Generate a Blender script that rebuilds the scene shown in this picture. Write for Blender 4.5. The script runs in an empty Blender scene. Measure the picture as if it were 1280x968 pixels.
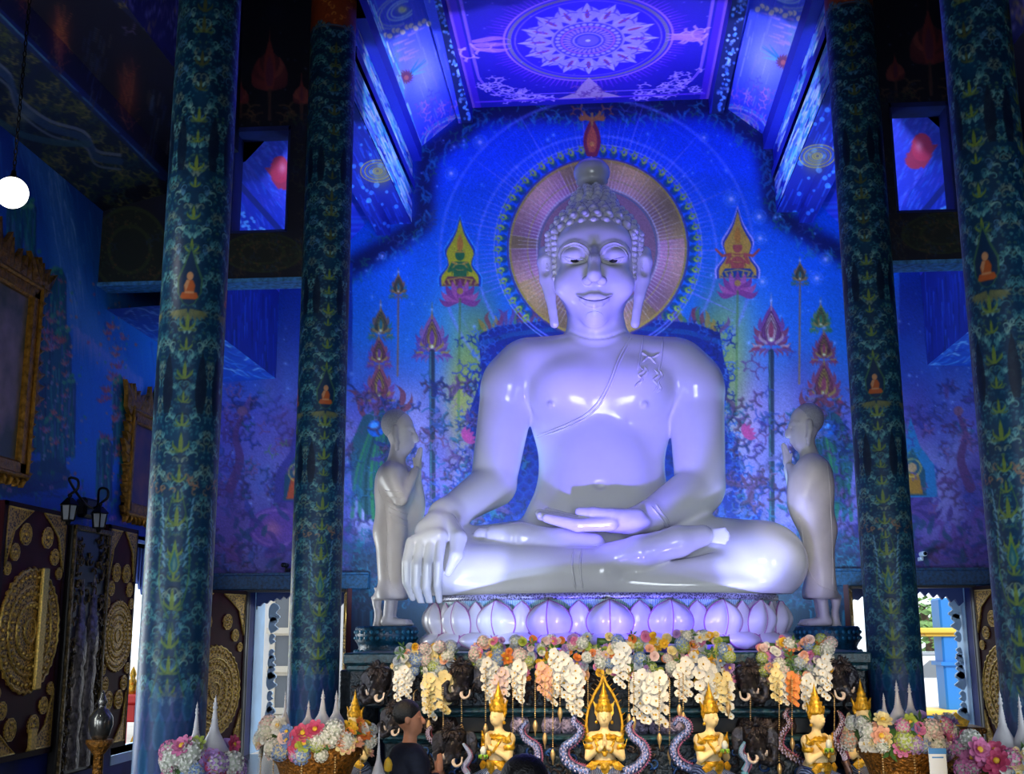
import bpy, math, random
import numpy as np
from mathutils import Vector, Matrix, Euler

SC = bpy.context.scene
COL = SC.collection
# ------------------------------------------------------------------ camera
FPX = 1440.0
CAM = np.array([.05, 0.0, 1.6])
def _cam_axes():
    yaw, pitch, roll = np.radians([4.4, 11.9, -.22])
    cy, sy, cp, sp, cr, sr = np.cos(yaw), np.sin(yaw), np.cos(pitch), np.sin(pitch), np.cos(roll), np.sin(roll)
    F = np.array([-sy*cp, cy*cp, sp]); R0 = np.array([cy, sy, 0]); U0 = np.cross(R0, F)
    return F, cr*R0 + sr*U0, -sr*R0 + cr*U0
CF, CR, CU = _cam_axes()
cd = bpy.data.cameras.new('camera'); cam = bpy.data.objects.new('camera', cd); COL.objects.link(cam)
cd.sensor_width = 36.0; cd.lens = FPX*36.0/1280; cd.clip_end = 300
cam.matrix_world = Matrix(((CR[0], CU[0], -CF[0], CAM[0]), (CR[1], CU[1], -CF[1], CAM[1]), (CR[2], CU[2], -CF[2], CAM[2]), (0, 0, 0, 1)))
SC.camera = cam
# ------------------------------------------------------------------ world, exposure, lamps
SC.view_settings.view_transform = 'Standard'; SC.view_settings.look = 'None'
SC.view_settings.exposure = 0.0; SC.view_settings.gamma = 1.0; SC.view_settings.use_curve_mapping = False
SC.cycles.use_denoising = True
SC.cycles.max_bounces = 6; SC.cycles.diffuse_bounces = 3; SC.cycles.glossy_bounces = 3
SC.cycles.caustics_reflective = False; SC.cycles.caustics_refractive = False
SC.cycles.sample_clamp_indirect = 4.0
w = bpy.data.worlds.new('world'); SC.world = w; w.use_nodes = True
w.node_tree.nodes['Background'].inputs[0].default_value = (.80, .90, 1.0, 1)
w.node_tree.nodes['Background'].inputs[1].default_value = 2.0

def lamp(name, kind, loc, target, power, color, **kw):
    l = bpy.data.lights.new(name, kind); l.energy = power; l.color = color
    for k, v in kw.items(): setattr(l, k, v)
    o = bpy.data.objects.new(name, l); COL.objects.link(o); o.location = loc
    d = Vector(target) - Vector(loc)
    o.rotation_euler = d.to_track_quat('-Z', 'Y').to_euler()
    return o
R_ = math.radians
VIO = (.14, .10, 1.0)
lamp('sun', 'SUN', (4, -6, 16), (0, 12, 0), 3.0, (1, .95, .88), angle=R_(2))
# blue-violet floodlights lying behind the flowers at the foot of the statue, pointing up
lamp('flood_chest', 'SPOT', (.0, 9.75, 1.75), (.02, 12.2, 4.0), 640, VIO, spot_size=R_(50), spot_blend=.35, shadow_soft_size=.04)
for x_ in (-.75, .8): lamp('flood_head', 'SPOT', (x_, 9.6, 1.7), (.02, 12.2, 5.2), 520, (.2, .15, 1.0), spot_size=R_(30), spot_blend=.5, shadow_soft_size=.06)
for x_, y_ in ((-1.5, -2.1), (1.5, 2.2)): lamp('disciple_fill', 'SPOT', (x_*1.1, 7.4, 3.6), (y_, 12.45, 2.55), 260, (1, .93, .86), spot_size=R_(17), spot_blend=.6, shadow_soft_size=.05)  # added fill spots with no visible source, to brighten the two disciples
lamp('flood_knee_left', 'SPOT', (-.9, 10.5, 1.62), (-1.26, 11.6, 2.32), 125, (.3, .32, 1.0), spot_size=R_(36), spot_blend=.6, shadow_soft_size=.03)
lamp('flood_knee_right', 'SPOT', (1.2, 10.5, 1.62), (1.50, 11.6, 2.32), 170, (.3, .34, 1.0), spot_size=R_(36), spot_blend=.6, shadow_soft_size=.03)
lamp('flood_roof_left', 'SPOT', (-2.3, 14.2, 2.0), (1.9, 13.0, 8.3), 1100, (.16, .12, 1.0), spot_size=R_(66), spot_blend=.9, shadow_soft_size=.2)
lamp('flood_roof_right', 'SPOT', (2.4, 14.2, 2.0), (-1.9, 13.0, 8.3), 1100, (.16, .12, 1.0), spot_size=R_(66), spot_blend=.9, shadow_soft_size=.2)
for i_, (x_, p_, c_) in enumerate(((-1.15, 8, (.36, .46, 1.0)), (-.45, 9, VIO), (.25, 9, VIO), (.9, 9, VIO), (1.45, 8, (.3, .26, 1.0)))):
    lamp('flood_petals', 'SPOT', (x_, 10.42, 1.50), (x_*1.02, 11.25, 1.78), p_*5, c_, spot_size=R_(80), spot_blend=.6, shadow_soft_size=.03)
lamp('roof_wash_left', 'SPOT', (-2.3, 14.3, 1.9), (2.5, 12.9, 7.9), 3400, (.45, .62, 1.0), spot_size=R_(34), spot_blend=.9, shadow_soft_size=.1)
lamp('roof_wash_right', 'SPOT', (2.4, 14.3, 1.9), (-2.5, 12.9, 7.9), 3400, (.45, .62, 1.0), spot_size=R_(34), spot_blend=.9, shadow_soft_size=.1)
# floods standing behind the statue that wash the painted wall
lamp('wall_wash_left', 'SPOT', (-1.9, 13.2, 1.8), (-1.6, 15.3, 5.0), 620, (.36, .72, 1.0), spot_size=R_(150), spot_blend=.8, shadow_soft_size=.3)
lamp('wall_wash_right', 'SPOT', (2.0, 13.2, 1.8), (1.7, 15.3, 5.0), 620, (.36, .72, 1.0), spot_size=R_(150), spot_blend=.8, shadow_soft_size=.3)
# daylight that comes in through the open front doors behind the photographer
lamp('front_door_daylight', 'AREA', (.3, -2.6, 2.0), (0, 12, 2.3), 40, (.80, .88, 1.0), shape='RECTANGLE', size=4.4, size_y=3.0, spread=R_(47))
# daylight at the left windows
lamp('window_daylight', 'AREA', (-6.6, 13.4, 1.5), (-2.7, 11.2, 1.6), 170, (.9, .96, 1.0), shape='RECTANGLE', size=1.3, size_y=2.2)
lamp('side_fill_left', 'AREA', (-5.0, 4.4, 1.3), (-2.5, 9.0, 1.0), 48, (.85, .95, 1.0), shape='RECTANGLE', size=1.4, size_y=2.2, spread=R_(110))  # added fill in front of the closed wall, lifts the lower column
lamp('side_fill_right', 'AREA', (5.0, 4.4, 1.3), (2.5, 9.0, 1.0), 48, (.85, .95, 1.0), shape='RECTANGLE', size=1.4, size_y=2.2, spread=R_(110))  # the same added fill on the right, no door behind it
lamp('window_daylight_front', 'AREA', (-5.0, 8.1, 1.6), (-2.7, 7.45, 1.8), 60, (.9, .96, 1.0), shape='RECTANGLE', size=.5, size_y=2.2)
# warm halogen spots over the offering tables
lamp('warm_spot_left', 'SPOT', (-1.9, 7.6, 3.0), (-1.0, 10.0, .5), 380, (1, .72, .38), spot_size=R_(46), spot_blend=.7, shadow_soft_size=.08)
lamp('warm_spot_right', 'SPOT', (1.9, 7.6, 3.0), (1.1, 10.0, .5), 380, (1, .72, .38), spot_size=R_(46), spot_blend=.7, shadow_soft_size=.08)
lamp('warm_spot_middle', 'SPOT', (0, 7.4, 3.0), (0, 10.0, .6), 330, (1, .78, .5), spot_size=R_(40), spot_blend=.7, shadow_soft_size=.08)

for x_ in (-2.05, 2.15): lamp('bowl_spot', 'SPOT', (x_*.8, 6.6, 1.0), (x_, 8.3, .72), 42, (1, .74, .42), spot_size=R_(44), spot_blend=.7, shadow_soft_size=.05)
# ------------------------------------------------------------------ pixel <-> place
def ray(px, py): return CF + CR*((px-640)/FPX) - CU*((py-484)/FPX)
def at(px, py, Y):
    d = ray(px, py); return CAM + d*((Y-CAM[1])/d[1])
def atx(px, py, X):
    d = ray(px, py); return CAM + d*((X-CAM[0])/d[0])
def atz(px, py, Z):
    d = ray(px, py); return CAM + d*((Z-CAM[2])/d[2])
def prj(P):
    d = np.asarray(P, float) - CAM; z = d @ CF
    return 640 + FPX*(d @ CR)/z, 484 - FPX*(d @ CU)/z
def mpp(P):                       # metres per photo pixel at a point
    return float((np.asarray(P) - CAM) @ CF)/FPX

# ------------------------------------------------------------------ materials
def lin(c):
    c = np.asarray(c, float)/255.0
    return np.where(c <= .04045, c/12.92, ((c+.055)/1.055)**2.4)
def hx(r, g, b): return tuple(lin((r, g, b))) + (1.0,)
MATS = {}
def mat(name, col, rough=.5, metal=0.0, coat=0.0, noise=0.0, nscale=20.0, bump=0.0, bscale=40.0, emit=None, spec=None, trans=0.0, col2=None, pattern=None):
    if name in MATS: return MATS[name]
    m = bpy.data.materials.new(name); m.use_nodes = True; nt = m.node_tree; N = nt.nodes; L = nt.links
    b = N['Principled BSDF']; MATS[name] = m
    b.inputs['Base Color'].default_value = hx(*col); b.inputs['Roughness'].default_value = rough; b.inputs['Metallic'].default_value = metal
    b.inputs['Coat Weight'].default_value = coat; b.inputs['Coat Roughness'].default_value = .08
    if spec is not None: b.inputs['Specular IOR Level'].default_value = spec
    if trans: b.inputs['Transmission Weight'].default_value = trans
    if emit: b.inputs['Emission Color'].default_value = hx(*col); b.inputs['Emission Strength'].default_value = emit
    if noise or bump or col2: tc = N.new('ShaderNodeTexCoord')
    if noise or col2:
        if pattern == 'voronoi':
            t = N.new('ShaderNodeTexVoronoi'); t.inputs['Scale'].default_value = nscale; fac = t.outputs['Distance']
        elif pattern == 'wave':
            t = N.new('ShaderNodeTexWave'); t.inputs['Scale'].default_value = nscale; t.inputs['Distortion'].default_value = 4; fac = t.outputs['Fac']
        else:
            t = N.new('ShaderNodeTexNoise'); t.inputs['Scale'].default_value = nscale; t.inputs['Detail'].default_value = 5; fac = t.outputs['Fac']
        L.new(tc.outputs['Object'], t.inputs['Vector'])
        r = N.new('ShaderNodeValToRGB'); L.new(fac, r.inputs[0])
        c2 = col2 if col2 else tuple(x*(1-noise) for x in col)
        r.color_ramp.elements[0].position = .3; r.color_ramp.elements[1].position = .62
        r.color_ramp.elements[0].color = hx(*c2); r.color_ramp.elements[1].color = hx(*col)
        L.new(r.outputs[0], b.inputs['Base Color'])
    if bump:
        t2 = N.new('ShaderNodeTexNoise' if pattern != 'vbump' else 'ShaderNodeTexVoronoi'); t2.inputs['Scale'].default_value = bscale
        L.new(tc.outputs['Object'], t2.inputs['Vector'])
        bp = N.new('ShaderNodeBump'); bp.inputs['Strength'].default_value = bump; bp.inputs['Distance'].default_value = .02
        L.new(t2.outputs[0], bp.inputs['Height']); L.new(bp.outputs[0], b.inputs['Normal'])
    return m
def vmat(name, rough=.5, metal=0.0, coat=0.0, bump=0.0, spec=.5):
    """Paint held as a colour per vertex, with a fine brush grain over it."""
    if name in MATS: return MATS[name]
    m = bpy.data.materials.new(name); m.use_nodes = True; nt = m.node_tree; N = nt.nodes; L = nt.links
    b = N['Principled BSDF']; MATS[name] = m
    a = N.new('ShaderNodeVertexColor'); a.layer_name = 'paint'
    tc = N.new('ShaderNodeTexCoord'); t = N.new('ShaderNodeTexNoise'); t.inputs['Scale'].default_value = 45; t.inputs['Detail'].default_value = 4
    L.new(tc.outputs['Object'], t.inputs['Vector'])
    mr = N.new('ShaderNodeMapRange'); mr.inputs[3].default_value = .75; mr.inputs[4].default_value = 1.2; L.new(t.outputs['Fac'], mr.inputs[0])
    mx = N.new('ShaderNodeVectorMath'); mx.operation = 'SCALE'; L.new(a.outputs['Color'], mx.inputs[0]); L.new(mr.outputs[0], mx.inputs['Scale'])
    L.new(mx.outputs[0], b.inputs['Base Color'])
    b.inputs['Roughness'].default_value = rough; b.inputs['Metallic'].default_value = metal; b.inputs['Coat Weight'].default_value = coat
    b.inputs['Specular IOR Level'].default_value = spec
    return m

# ------------------------------------------------------------------ objects
def tag(o, label=None, cat=None, group=None, kind=None):
    if label: o['label'] = label
    if cat: o['category'] = cat
    if group: o['group'] = group
    if kind: o['kind'] = kind
    return o
def empty(name, loc, label=None, cat=None, group=None, kind=None):
    o = bpy.data.objects.new(name, None); COL.objects.link(o); o.location = Vector([float(v) for v in loc]); o.empty_display_size = .1
    return tag(o, label, cat, group, kind)
def rootloc(o):
    while o.parent is not None: o = o.parent
    return np.array(o.location)
def link(name, me, parent=None, kind=None):
    o = bpy.data.objects.new(name, me); COL.objects.link(o)
    if parent is not None: o.parent = parent
    if kind: o['kind'] = kind
    return o
def copy_tree(o, parent=None):
    c = o.copy(); COL.objects.link(c); c.parent = parent
    for ch in list(o.children): copy_tree(ch, c)
    return c
def npmesh(name, V, Q, mats, smooth=True, cols=None):
    """mesh from arrays: V n x 3, Q m x 4 (quads)."""
    V = np.ascontiguousarray(V, np.float32); Q = np.ascontiguousarray(Q, np.int32); k = Q.shape[1]
    me = bpy.data.meshes.new(name); me.vertices.add(len(V)); me.vertices.foreach_set('co', V.ravel())
    me.loops.add(Q.size); me.loops.foreach_set('vertex_index', Q.ravel())
    me.polygons.add(len(Q)); me.polygons.foreach_set('loop_start', np.arange(0, Q.size, k, dtype=np.int32))
    try: me.polygons.foreach_set('loop_total', np.full(len(Q), k, np.int32))
    except Exception: pass
    me.polygons.foreach_set('use_smooth', np.full(len(Q), bool(smooth)))
    if cols is not None:
        ca = me.color_attributes.new('paint', 'FLOAT_COLOR', 'POINT')
        c4 = np.ones((len(V), 4), np.float32); c4[:, :3] = cols; ca.data.foreach_set('color', c4.ravel())
    for m in (mats if isinstance(mats, (list, tuple)) else [mats]): me.materials.append(m)
    me.update(calc_edges=True); me.validate()
    return me
def basis(ax):
    ax = np.asarray(ax, float); ax = ax/np.linalg.norm(ax)
    t = np.array([0, 0, 1.0]) if abs(ax[2]) < .9 else np.array([1.0, 0, 0])
    u = np.cross(t, ax); u /= np.linalg.norm(u); return u, np.cross(ax, u), ax
class MB:
    """collects shapes into ONE mesh."""
    def __init__(s): s.V = []; s.F = []; s.S = []; s.M = []; s.n = 0; s.mi = 0; s.T = None
    def add(s, V, F, smooth=True):
        V = np.asarray(V, float).reshape(-1, 3)
        if s.T is not None: V = V @ s.T[:3, :3].T + s.T[:3, 3]
        s.V.append(V)
        for f in F: s.F.append(tuple(i + s.n for i in f)); s.S.append(smooth); s.M.append(s.mi)
        s.n += len(V); return s
    def box(s, lo, hi, bev=0.0):
        lo = np.asarray(lo, float); hi = np.asarray(hi, float)
        if bev <= 0:
            V = [(x, y, z) for x in (lo[0], hi[0]) for y in (lo[1], hi[1]) for z in (lo[2], hi[2])]
            return s.add(V, [(0, 1, 3, 2), (4, 6, 7, 5), (0, 4, 5, 1), (2, 3, 7, 6), (0, 2, 6, 4), (1, 5, 7, 3)], False)
        b = min(bev, *(.49*(hi-lo)))
        V = []; F = []
        c = [(lo, hi)]
        for ax in range(3):
            pass
        ids = {}
        for sx in (0, 1):
            for sy in (0, 1):
                for sz in (0, 1):
                    for ax in range(3):
                        p = [(lo, hi)[q][i] for i, q in enumerate((sx, sy, sz))]
                        for i, q in enumerate((sx, sy, sz)):
                            if i != ax: p[i] += b if q == 0 else -b
                        ids[(sx, sy, sz, ax)] = len(V); V.append(p)
        for ax in range(3):
            o1, o2 = [(1, 2), (2, 0), (0, 1)][ax]
            for q in (0, 1):
                f = []
                for a, bb in ((0, 0), (1, 0), (1, 1), (0, 1)):
                    k = [0, 0, 0]; k[ax] = q; k[o1] = a; k[o2] = bb; f.append(ids[(*k, ax)])
                F.append(tuple(f if q else f[::-1]))
            for a in (0, 1):
                for bb in (0, 1):
                    k0 = [0, 0, 0]; k1 = [0, 0, 0]; k0[ax] = 0; k1[ax] = 1
                    for k in (k0, k1): k[o1] = a; k[o2] = bb
                    F.append((ids[(*k0, o1)], ids[(*k1, o1)], ids[(*k1, o2)], ids[(*k0, o2)]))
        for sx in (0, 1):
            for sy in (0, 1):
                for sz in (0, 1): F.append((ids[(sx, sy, sz, 0)], ids[(sx, sy, sz, 1)], ids[(sx, sy, sz, 2)]))
        return s.add(V, F, False)
    def quad(s, a, b, c, d): return s.add([a, b, c, d], [(0, 1, 2, 3)], False)
    def lathe(s, prof, n=24, c=(0, 0, 0), sx=1.0, sy=1.0, smooth=True, wob=None, a0=0.0, a1=2*math.pi):
        full = abs(a1-a0-2*math.pi) < 1e-6; V = []; F = []; k = len(prof); na = n if full else n+1
        for i in range(na):
            a = a0 + (a1-a0)*i/n
            for r, z in prof:
                if wob: r = r*wob(a, z)
                V.append((c[0]+r*math.cos(a)*sx, c[1]+r*math.sin(a)*sy, c[2]+z))
        for i in range(n):
            j = (i+1) % na if full else i+1
            for q in range(k-1): F.append((i*k+q, j*k+q, j*k+q+1, i*k+q+1))
        return s.add(V, F, smooth)
    def tube(s, pts, r, n=8, cap=True, smooth=True, flat=1.0):
        P = np.asarray(pts, float); m = len(P); rr = np.broadcast_to(np.asarray(r, float), (m,))
        T = np.gradient(P, axis=0); T /= np.linalg.norm(T, axis=1)[:, None] + 1e-12
        u, v, _ = basis(T[0]); V = []; F = []
        for i in range(m):
            u = u - T[i]*(u @ T[i]); u /= np.linalg.norm(u) + 1e-12; v = np.cross(T[i], u)
            for j in range(n):
                a = 2*math.pi*j/n; V.append(P[i] + rr[i]*(u*math.cos(a) + v*math.sin(a)*flat))
        for i in range(m-1):
            for j in range(n):
                k = (j+1) % n; F.append((i*n+j, i*n+k, (i+1)*n+k, (i+1)*n+j))
        if cap: F.append(tuple(range(n))[::-1]); F.append(tuple((m-1)*n+j for j in range(n)))
        return s.add(V, F, smooth)
    def ball(s, c, r, nu=12, nv=8, rot=None):
        r = np.broadcast_to(np.asarray(r, float), (3,)); V = []; F = []
        for i in range(nv+1):
            t = math.pi*i/nv
            for j in range(nu):
                a = 2*math.pi*j/nu; V.append((r[0]*math.sin(t)*math.cos(a), r[1]*math.sin(t)*math.sin(a), r[2]*math.cos(t)))
        V = np.array(V)
        if rot is not None: V = V @ np.asarray(rot).T
        V = V + np.asarray(c, float)
        for i in range(nv):
            for j in range(nu):
                k = (j+1) % nu; F.append((i*nu+j, (i+1)*nu+j, (i+1)*nu+k, i*nu+k))
        return s.add(V, F, True)
    def prism(s, poly, o, u, v, d, smooth=False, dome=0.0):
        """poly (2-D) on the plane o + x u + y v, extruded by vector d; dome lifts its middle."""
        o, u, v, d = (np.asarray(q, float) for q in (o, u, v, d)); n = len(poly)
        A = [o + x*u + y*v for x, y in poly]; B = [a + d for a in A]
        F = [(i, (i+1) % n, n+(i+1) % n, n+i) for i in range(n)]
        F.append(tuple(range(n))[::-1])
        if dome:
            c = np.mean(B, 0) + d/np.linalg.norm(d)*dome
            F += [(n+i, n+(i+1) % n, 2*n) for i in range(n)]
            return s.add(A + B + [c], F, smooth)
        F.append(tuple(range(n, 2*n)))
        return s.add(A + B, F, smooth)
    def mesh(s, name, mats, off=None):
        V = np.concatenate(s.V) if s.V else np.zeros((0, 3))
        if off is not None: V = V - off
        me = bpy.data.meshes.new(name); me.from_pydata(V.tolist(), [], s.F)
        for m in (mats if isinstance(mats, (list, tuple)) else [mats]): me.materials.append(m)
        me.polygons.foreach_set('use_smooth', s.S); me.polygons.foreach_set('material_index', s.M); me.update(); return me
    def build(s, name, mats, parent=None, kind=None, label=None):
        o = link(name, s.mesh(name, mats, rootloc(parent) if parent is not None else None), parent, kind)
        if label: o['label'] = label
        return o
def struct(o): o['kind'] = 'structure'; return o
def spline(pts, n=24):
    """smooth curve through points (Catmull-Rom)."""
    P = np.asarray(pts, float)
    if len(P) < 3: return np.linspace(P[0], P[-1], n)
    E = np.vstack([2*P[0]-P[1], P, 2*P[-1]-P[-2]]); out = []
    m = len(P)-1
    for t in np.linspace(0, m, n):
        i = min(int(t), m-1); f = t-i; a, b, c, d = E[i:i+4]
        out.append(.5*((2*b) + (c-a)*f + (2*a-5*b+4*c-d)*f*f + (3*b-a-3*c+d)*f**3))
    return np.array(out)
# ------------------------------------------------------------------ brushes for the murals
class Cv:
    """a painting in the coordinates x0..x1, y0..y1; colours 0..255."""
    def __init__(s, x0, y0, x1, y1, k=1.0, base=(0, 0, 0)):
        s.x0, s.y0, s.k = x0, y0, k; s.W = int((x1-x0)*k)+1; s.H = int((y1-y0)*k)+1
        s.a = np.empty((s.H, s.W, 3), np.float32); s.a[:] = base
        s.gx = x0 + np.arange(s.W)/k; s.gy = y0 + np.arange(s.H)/k
    def win(s, xa, ya, xb, yb):
        i0 = max(0, int((xa-s.x0)*s.k)); i1 = min(s.W, int((xb-s.x0)*s.k)+2); j0 = max(0, int((ya-s.y0)*s.k)); j1 = min(s.H, int((yb-s.y0)*s.k)+2)
        if i1 <= i0 or j1 <= j0: return None
        X, Y = np.meshgrid(s.gx[i0:i1], s.gy[j0:j1]); return (slice(j0, j1), slice(i0, i1)), X, Y
    def mix(s, sl, col, m): s.a[sl] += (np.asarray(col, np.float32) - s.a[sl])*np.clip(m, 0, 1)[..., None].astype(np.float32)
    def vgrad(s, stops):
        ys = [p for p, _ in stops]
        for c in range(3): s.a[..., c] = np.interp(s.gy, ys, [q[c] for _, q in stops])[:, None]
    def glow(s, x, y, r, col, al=1.0, ry=None, p=2.0):
        ry = ry or r; g = s.win(x-r*2, y-ry*2, x+r*2, y+ry*2)
        if g: sl, X, Y = g; s.mix(sl, col, al*np.exp(-(((X-x)/r)**2 + ((Y-y)/ry)**2)**(p/2)*1.2))
    def disc(s, x, y, r, col, al=1.0, ry=None):
        ry = ry or r; g = s.win(x-r-2, y-ry-2, x+r+2, y+ry+2)
        if g: sl, X, Y = g; d = np.sqrt(((X-x)/r)**2 + ((Y-y)/ry)**2); s.mix(sl, col, al*np.clip((1-d)*min(r, ry)*s.k + .5, 0, 1))
    def ring(s, x, y, r, w, col, al=1.0, ry=None, soft=.7):
        ry = ry or r; g = s.win(x-r-w-2, y-ry-w-2, x+r+w+2, y+ry+w+2)
        if g: sl, X, Y = g; d = np.abs(np.sqrt((X-x)**2 + ((Y-y)*r/ry)**2) - r); s.mix(sl, col, al*np.clip((w/2-d)/soft + .5, 0, 1))
    def poly(s, pts, col, al=1.0):
        p = np.asarray(pts, float); g = s.win(p[:, 0].min()-1, p[:, 1].min()-1, p[:, 0].max()+1, p[:, 1].max()+1)
        if not g: return
        sl, X, Y = g; m = np.zeros(X.shape); h = .25/s.k
        for ox, oy in ((-h, -h), (h, -h), (-h, h), (h, h)):
            ins = np.zeros(X.shape, bool); xx, yy = X+ox, Y+oy
            for (xa, ya), (xb, yb) in zip(p, np.roll(p, -1, 0)):
                if ya == yb: continue
                c = ((ya > yy) != (yb > yy)) & (xx < (xb-xa)*(yy-ya)/(yb-ya) + xa); ins ^= c
            m += ins
        s.mix(sl, col, al*m/4)
    def line(s, pts, w, col, al=1.0, w1=None, soft=.8):
        p = np.asarray(pts, float); w1 = w if w1 is None else w1; W = max(w, w1)/2 + 1.5
        g = s.win(p[:, 0].min()-W, p[:, 1].min()-W, p[:, 0].max()+W, p[:, 1].max()+W)
        if not g: return
        sl, X, Y = g; best = np.full(X.shape, -9.0); n = len(p)-1
        for i in range(n):
            ax, ay = p[i]; dx, dy = p[i+1]-p[i]; L = dx*dx + dy*dy + 1e-9
            t = np.clip(((X-ax)*dx + (Y-ay)*dy)/L, 0, 1); d = np.hypot(X-ax-t*dx, Y-ay-t*dy)
            best = np.maximum(best, (w + (w1-w)*(i+t)/n)/2 - d)
        s.mix(sl, col, al*np.clip(best/soft + .5, 0, 1))
    def curl(s, x, y, r, ang, col, w=1.4, al=.8, turn=1, n=9):
        """a flame scroll: a stem that winds into a spiral."""
        t = np.linspace(0, 1, n); th = ang + turn*(t**1.3)*4.6; st = r*.55*(1-t*.72)
        pts = np.cumsum(np.stack([np.cos(th)*st, np.sin(th)*st], 1), 0)*.62 + (x, y)
        s.line(pts, w, col, al, w*.5)
        if r > 8:      # flame barbs along the outer side
            for q in (2, 4, 6):
                t_ = pts[min(q+1, n-1)]-pts[q-1]; b_ = math.atan2(t_[1], t_[0]) - turn*1.1
                s.flame(pts[q][0], pts[q][1], r*(.62-.05*q), r*.17, b_, col, al*.9, -.35*turn)
    def flame(s, x, y, h, wd, ang, col, al=1.0, bend=.3):
        """a tapering flame tongue from (x, y)."""
        t = np.linspace(0, 1, 9); ca, sa = math.cos(ang), math.sin(ang)
        mid = np.stack([t*h, bend*h*np.sin(t*math.pi)*t], 1); hw = wd*.5*np.sin(np.pi*(.18+.82*t))
        A = np.vstack([mid + np.stack([0*t, hw], 1), (mid - np.stack([0*t, hw], 1))[::-1]])
        s.poly(np.stack([x + A[:, 0]*ca - A[:, 1]*sa, y + A[:, 0]*sa + A[:, 1]*ca], 1), col, al)
    def star(s, x, y, r, col=(190, 205, 255), al=.9):
        s.glow(x, y, r, col, al*.6); s.disc(x, y, max(.7, r*.3), col, al)
    def sample(s, px, py):
        fx = np.clip((np.asarray(px)-s.x0)*s.k, 0, s.W-1.001); fy = np.clip((np.asarray(py)-s.y0)*s.k, 0, s.H-1.001)
        i = fx.astype(int); j = fy.astype(int); u = (fx-i)[:, None]; v = (fy-j)[:, None]; a = s.a
        return lin(np.clip((a[j, i]*(1-u) + a[j, i+1]*u)*(1-v) + (a[j+1, i]*(1-u) + a[j+1, i+1]*u)*v, 0, 255))
def grid_quads(nu, nv, keep=None):
    i = np.arange(nu-1)[:, None]*nv + np.arange(nv-1)[None, :]
    Q = np.stack([i, i+nv, i+nv+1, i+1], -1)
    return Q[keep] if keep is not None else Q.reshape(-1, 4)
def painted(name, o, u, v, nu, nv, cv, m, parent=None, flip=False, keepf=None, uvmap=None):
    """a plane o + a u + b v (a, b in 0..1) as a fine grid that carries the painting cv."""
    o, u, v = (np.asarray(q, float) for q in (o, u, v)); a = np.linspace(0, 1, nu); b = np.linspace(0, 1, nv)
    A, B = np.meshgrid(a, b, indexing='ij'); V = (o + A[..., None]*u + B[..., None]*v).reshape(-1, 3)
    if uvmap: px, py = uvmap(V)
    else: px, py = prj(V)
    keep = None
    if keepf:
        c = V.reshape(nu, nv, 3); cen = (c[:-1, :-1] + c[1:, 1:])/2; keep = keepf(cen)
    Q = grid_quads(nu, nv, keep)
    if flip: Q = Q[:, ::-1]
    off = rootloc(parent) if parent is not None else 0
    return link(name, npmesh(name, V-off, Q, m, True, cv.sample(px, py)), parent)
# ------------------------------------------------------------------ the painted wall behind the statue
rng = random.Random(7)
def bud_tower(cv, x, y, s, c1, c2, c3, stem=None, tiers=1):
    """a painted lotus-bud finial (y is its foot) with flame leaves round it."""
    yy = y
    for t in range(tiers):
        k = s*(1-.28*t)
        for a in (-1, 1):
            for q, (an, L) in enumerate(((.35, .9), (.75, .8), (1.1, .7))):
                cv.flame(x, yy-k*.25, k*L, k*.28, -math.pi/2 + a*an*1.25, c1 if q % 2 else c2, .85, .3*a)
        cv.flame(x, yy, k*1.5, k*.75, -math.pi/2, c2, .95, 0); cv.flame(x, yy-k*.15, k*1.05, k*.42, -math.pi/2, c3, .95, 0)
        cv.flame(x, yy-k*.3, k*.6, k*.2, -math.pi/2, c1, .95, 0)
        for a in (-1, 1):
            cv.curl(x+a*k*.25, yy+k*.1, k*.4, -.5 if a > 0 else math.pi+.5, c1, 1.3, .8, a)
        dk_ = tuple(q*.35 for q in c1)
        for q in (.5, .72, .95): cv.line(spline([(x-k*.30*q, yy-k*.2), (x-k*.34*q, yy-k*.55), (x, yy-k*(.55+.75*q))], 8), 1.1, dk_, .7); cv.line(spline([(x+k*.30*q, yy-k*.2), (x+k*.34*q, yy-k*.55), (x, yy-k*(.55+.75*q))], 8), 1.1, dk_, .7)
        for a in (-1, 1):
            for q in range(4): cv.flame(x+a*k*(.16+.09*q), yy-k*.05+q*1.5, k*(.5-.06*q), k*.13, -math.pi/2+a*(.5+.35*q), (c3, c1)[q % 2], .85, .4*a); cv.flame(x+a*k*(.1+.1*q), yy+k*.1, k*.4, k*.1, math.pi/2-a*(.3+.3*q), (c2, c1)[q % 2], .8, -.3*a)
        cv.disc(x, yy-k*.2, k*.07, (230, 220, 180), .9)
        cv.line([(x, yy-k*1.3), (x, yy-k*1.95)], 1.8, c3, .9, .6); yy -= k*1.55
    cv.star(x, yy-s*.1, 2.2)
    if stem: cv.line([(x, y), (x-1, stem)], 2.4, c2, .75)
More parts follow.
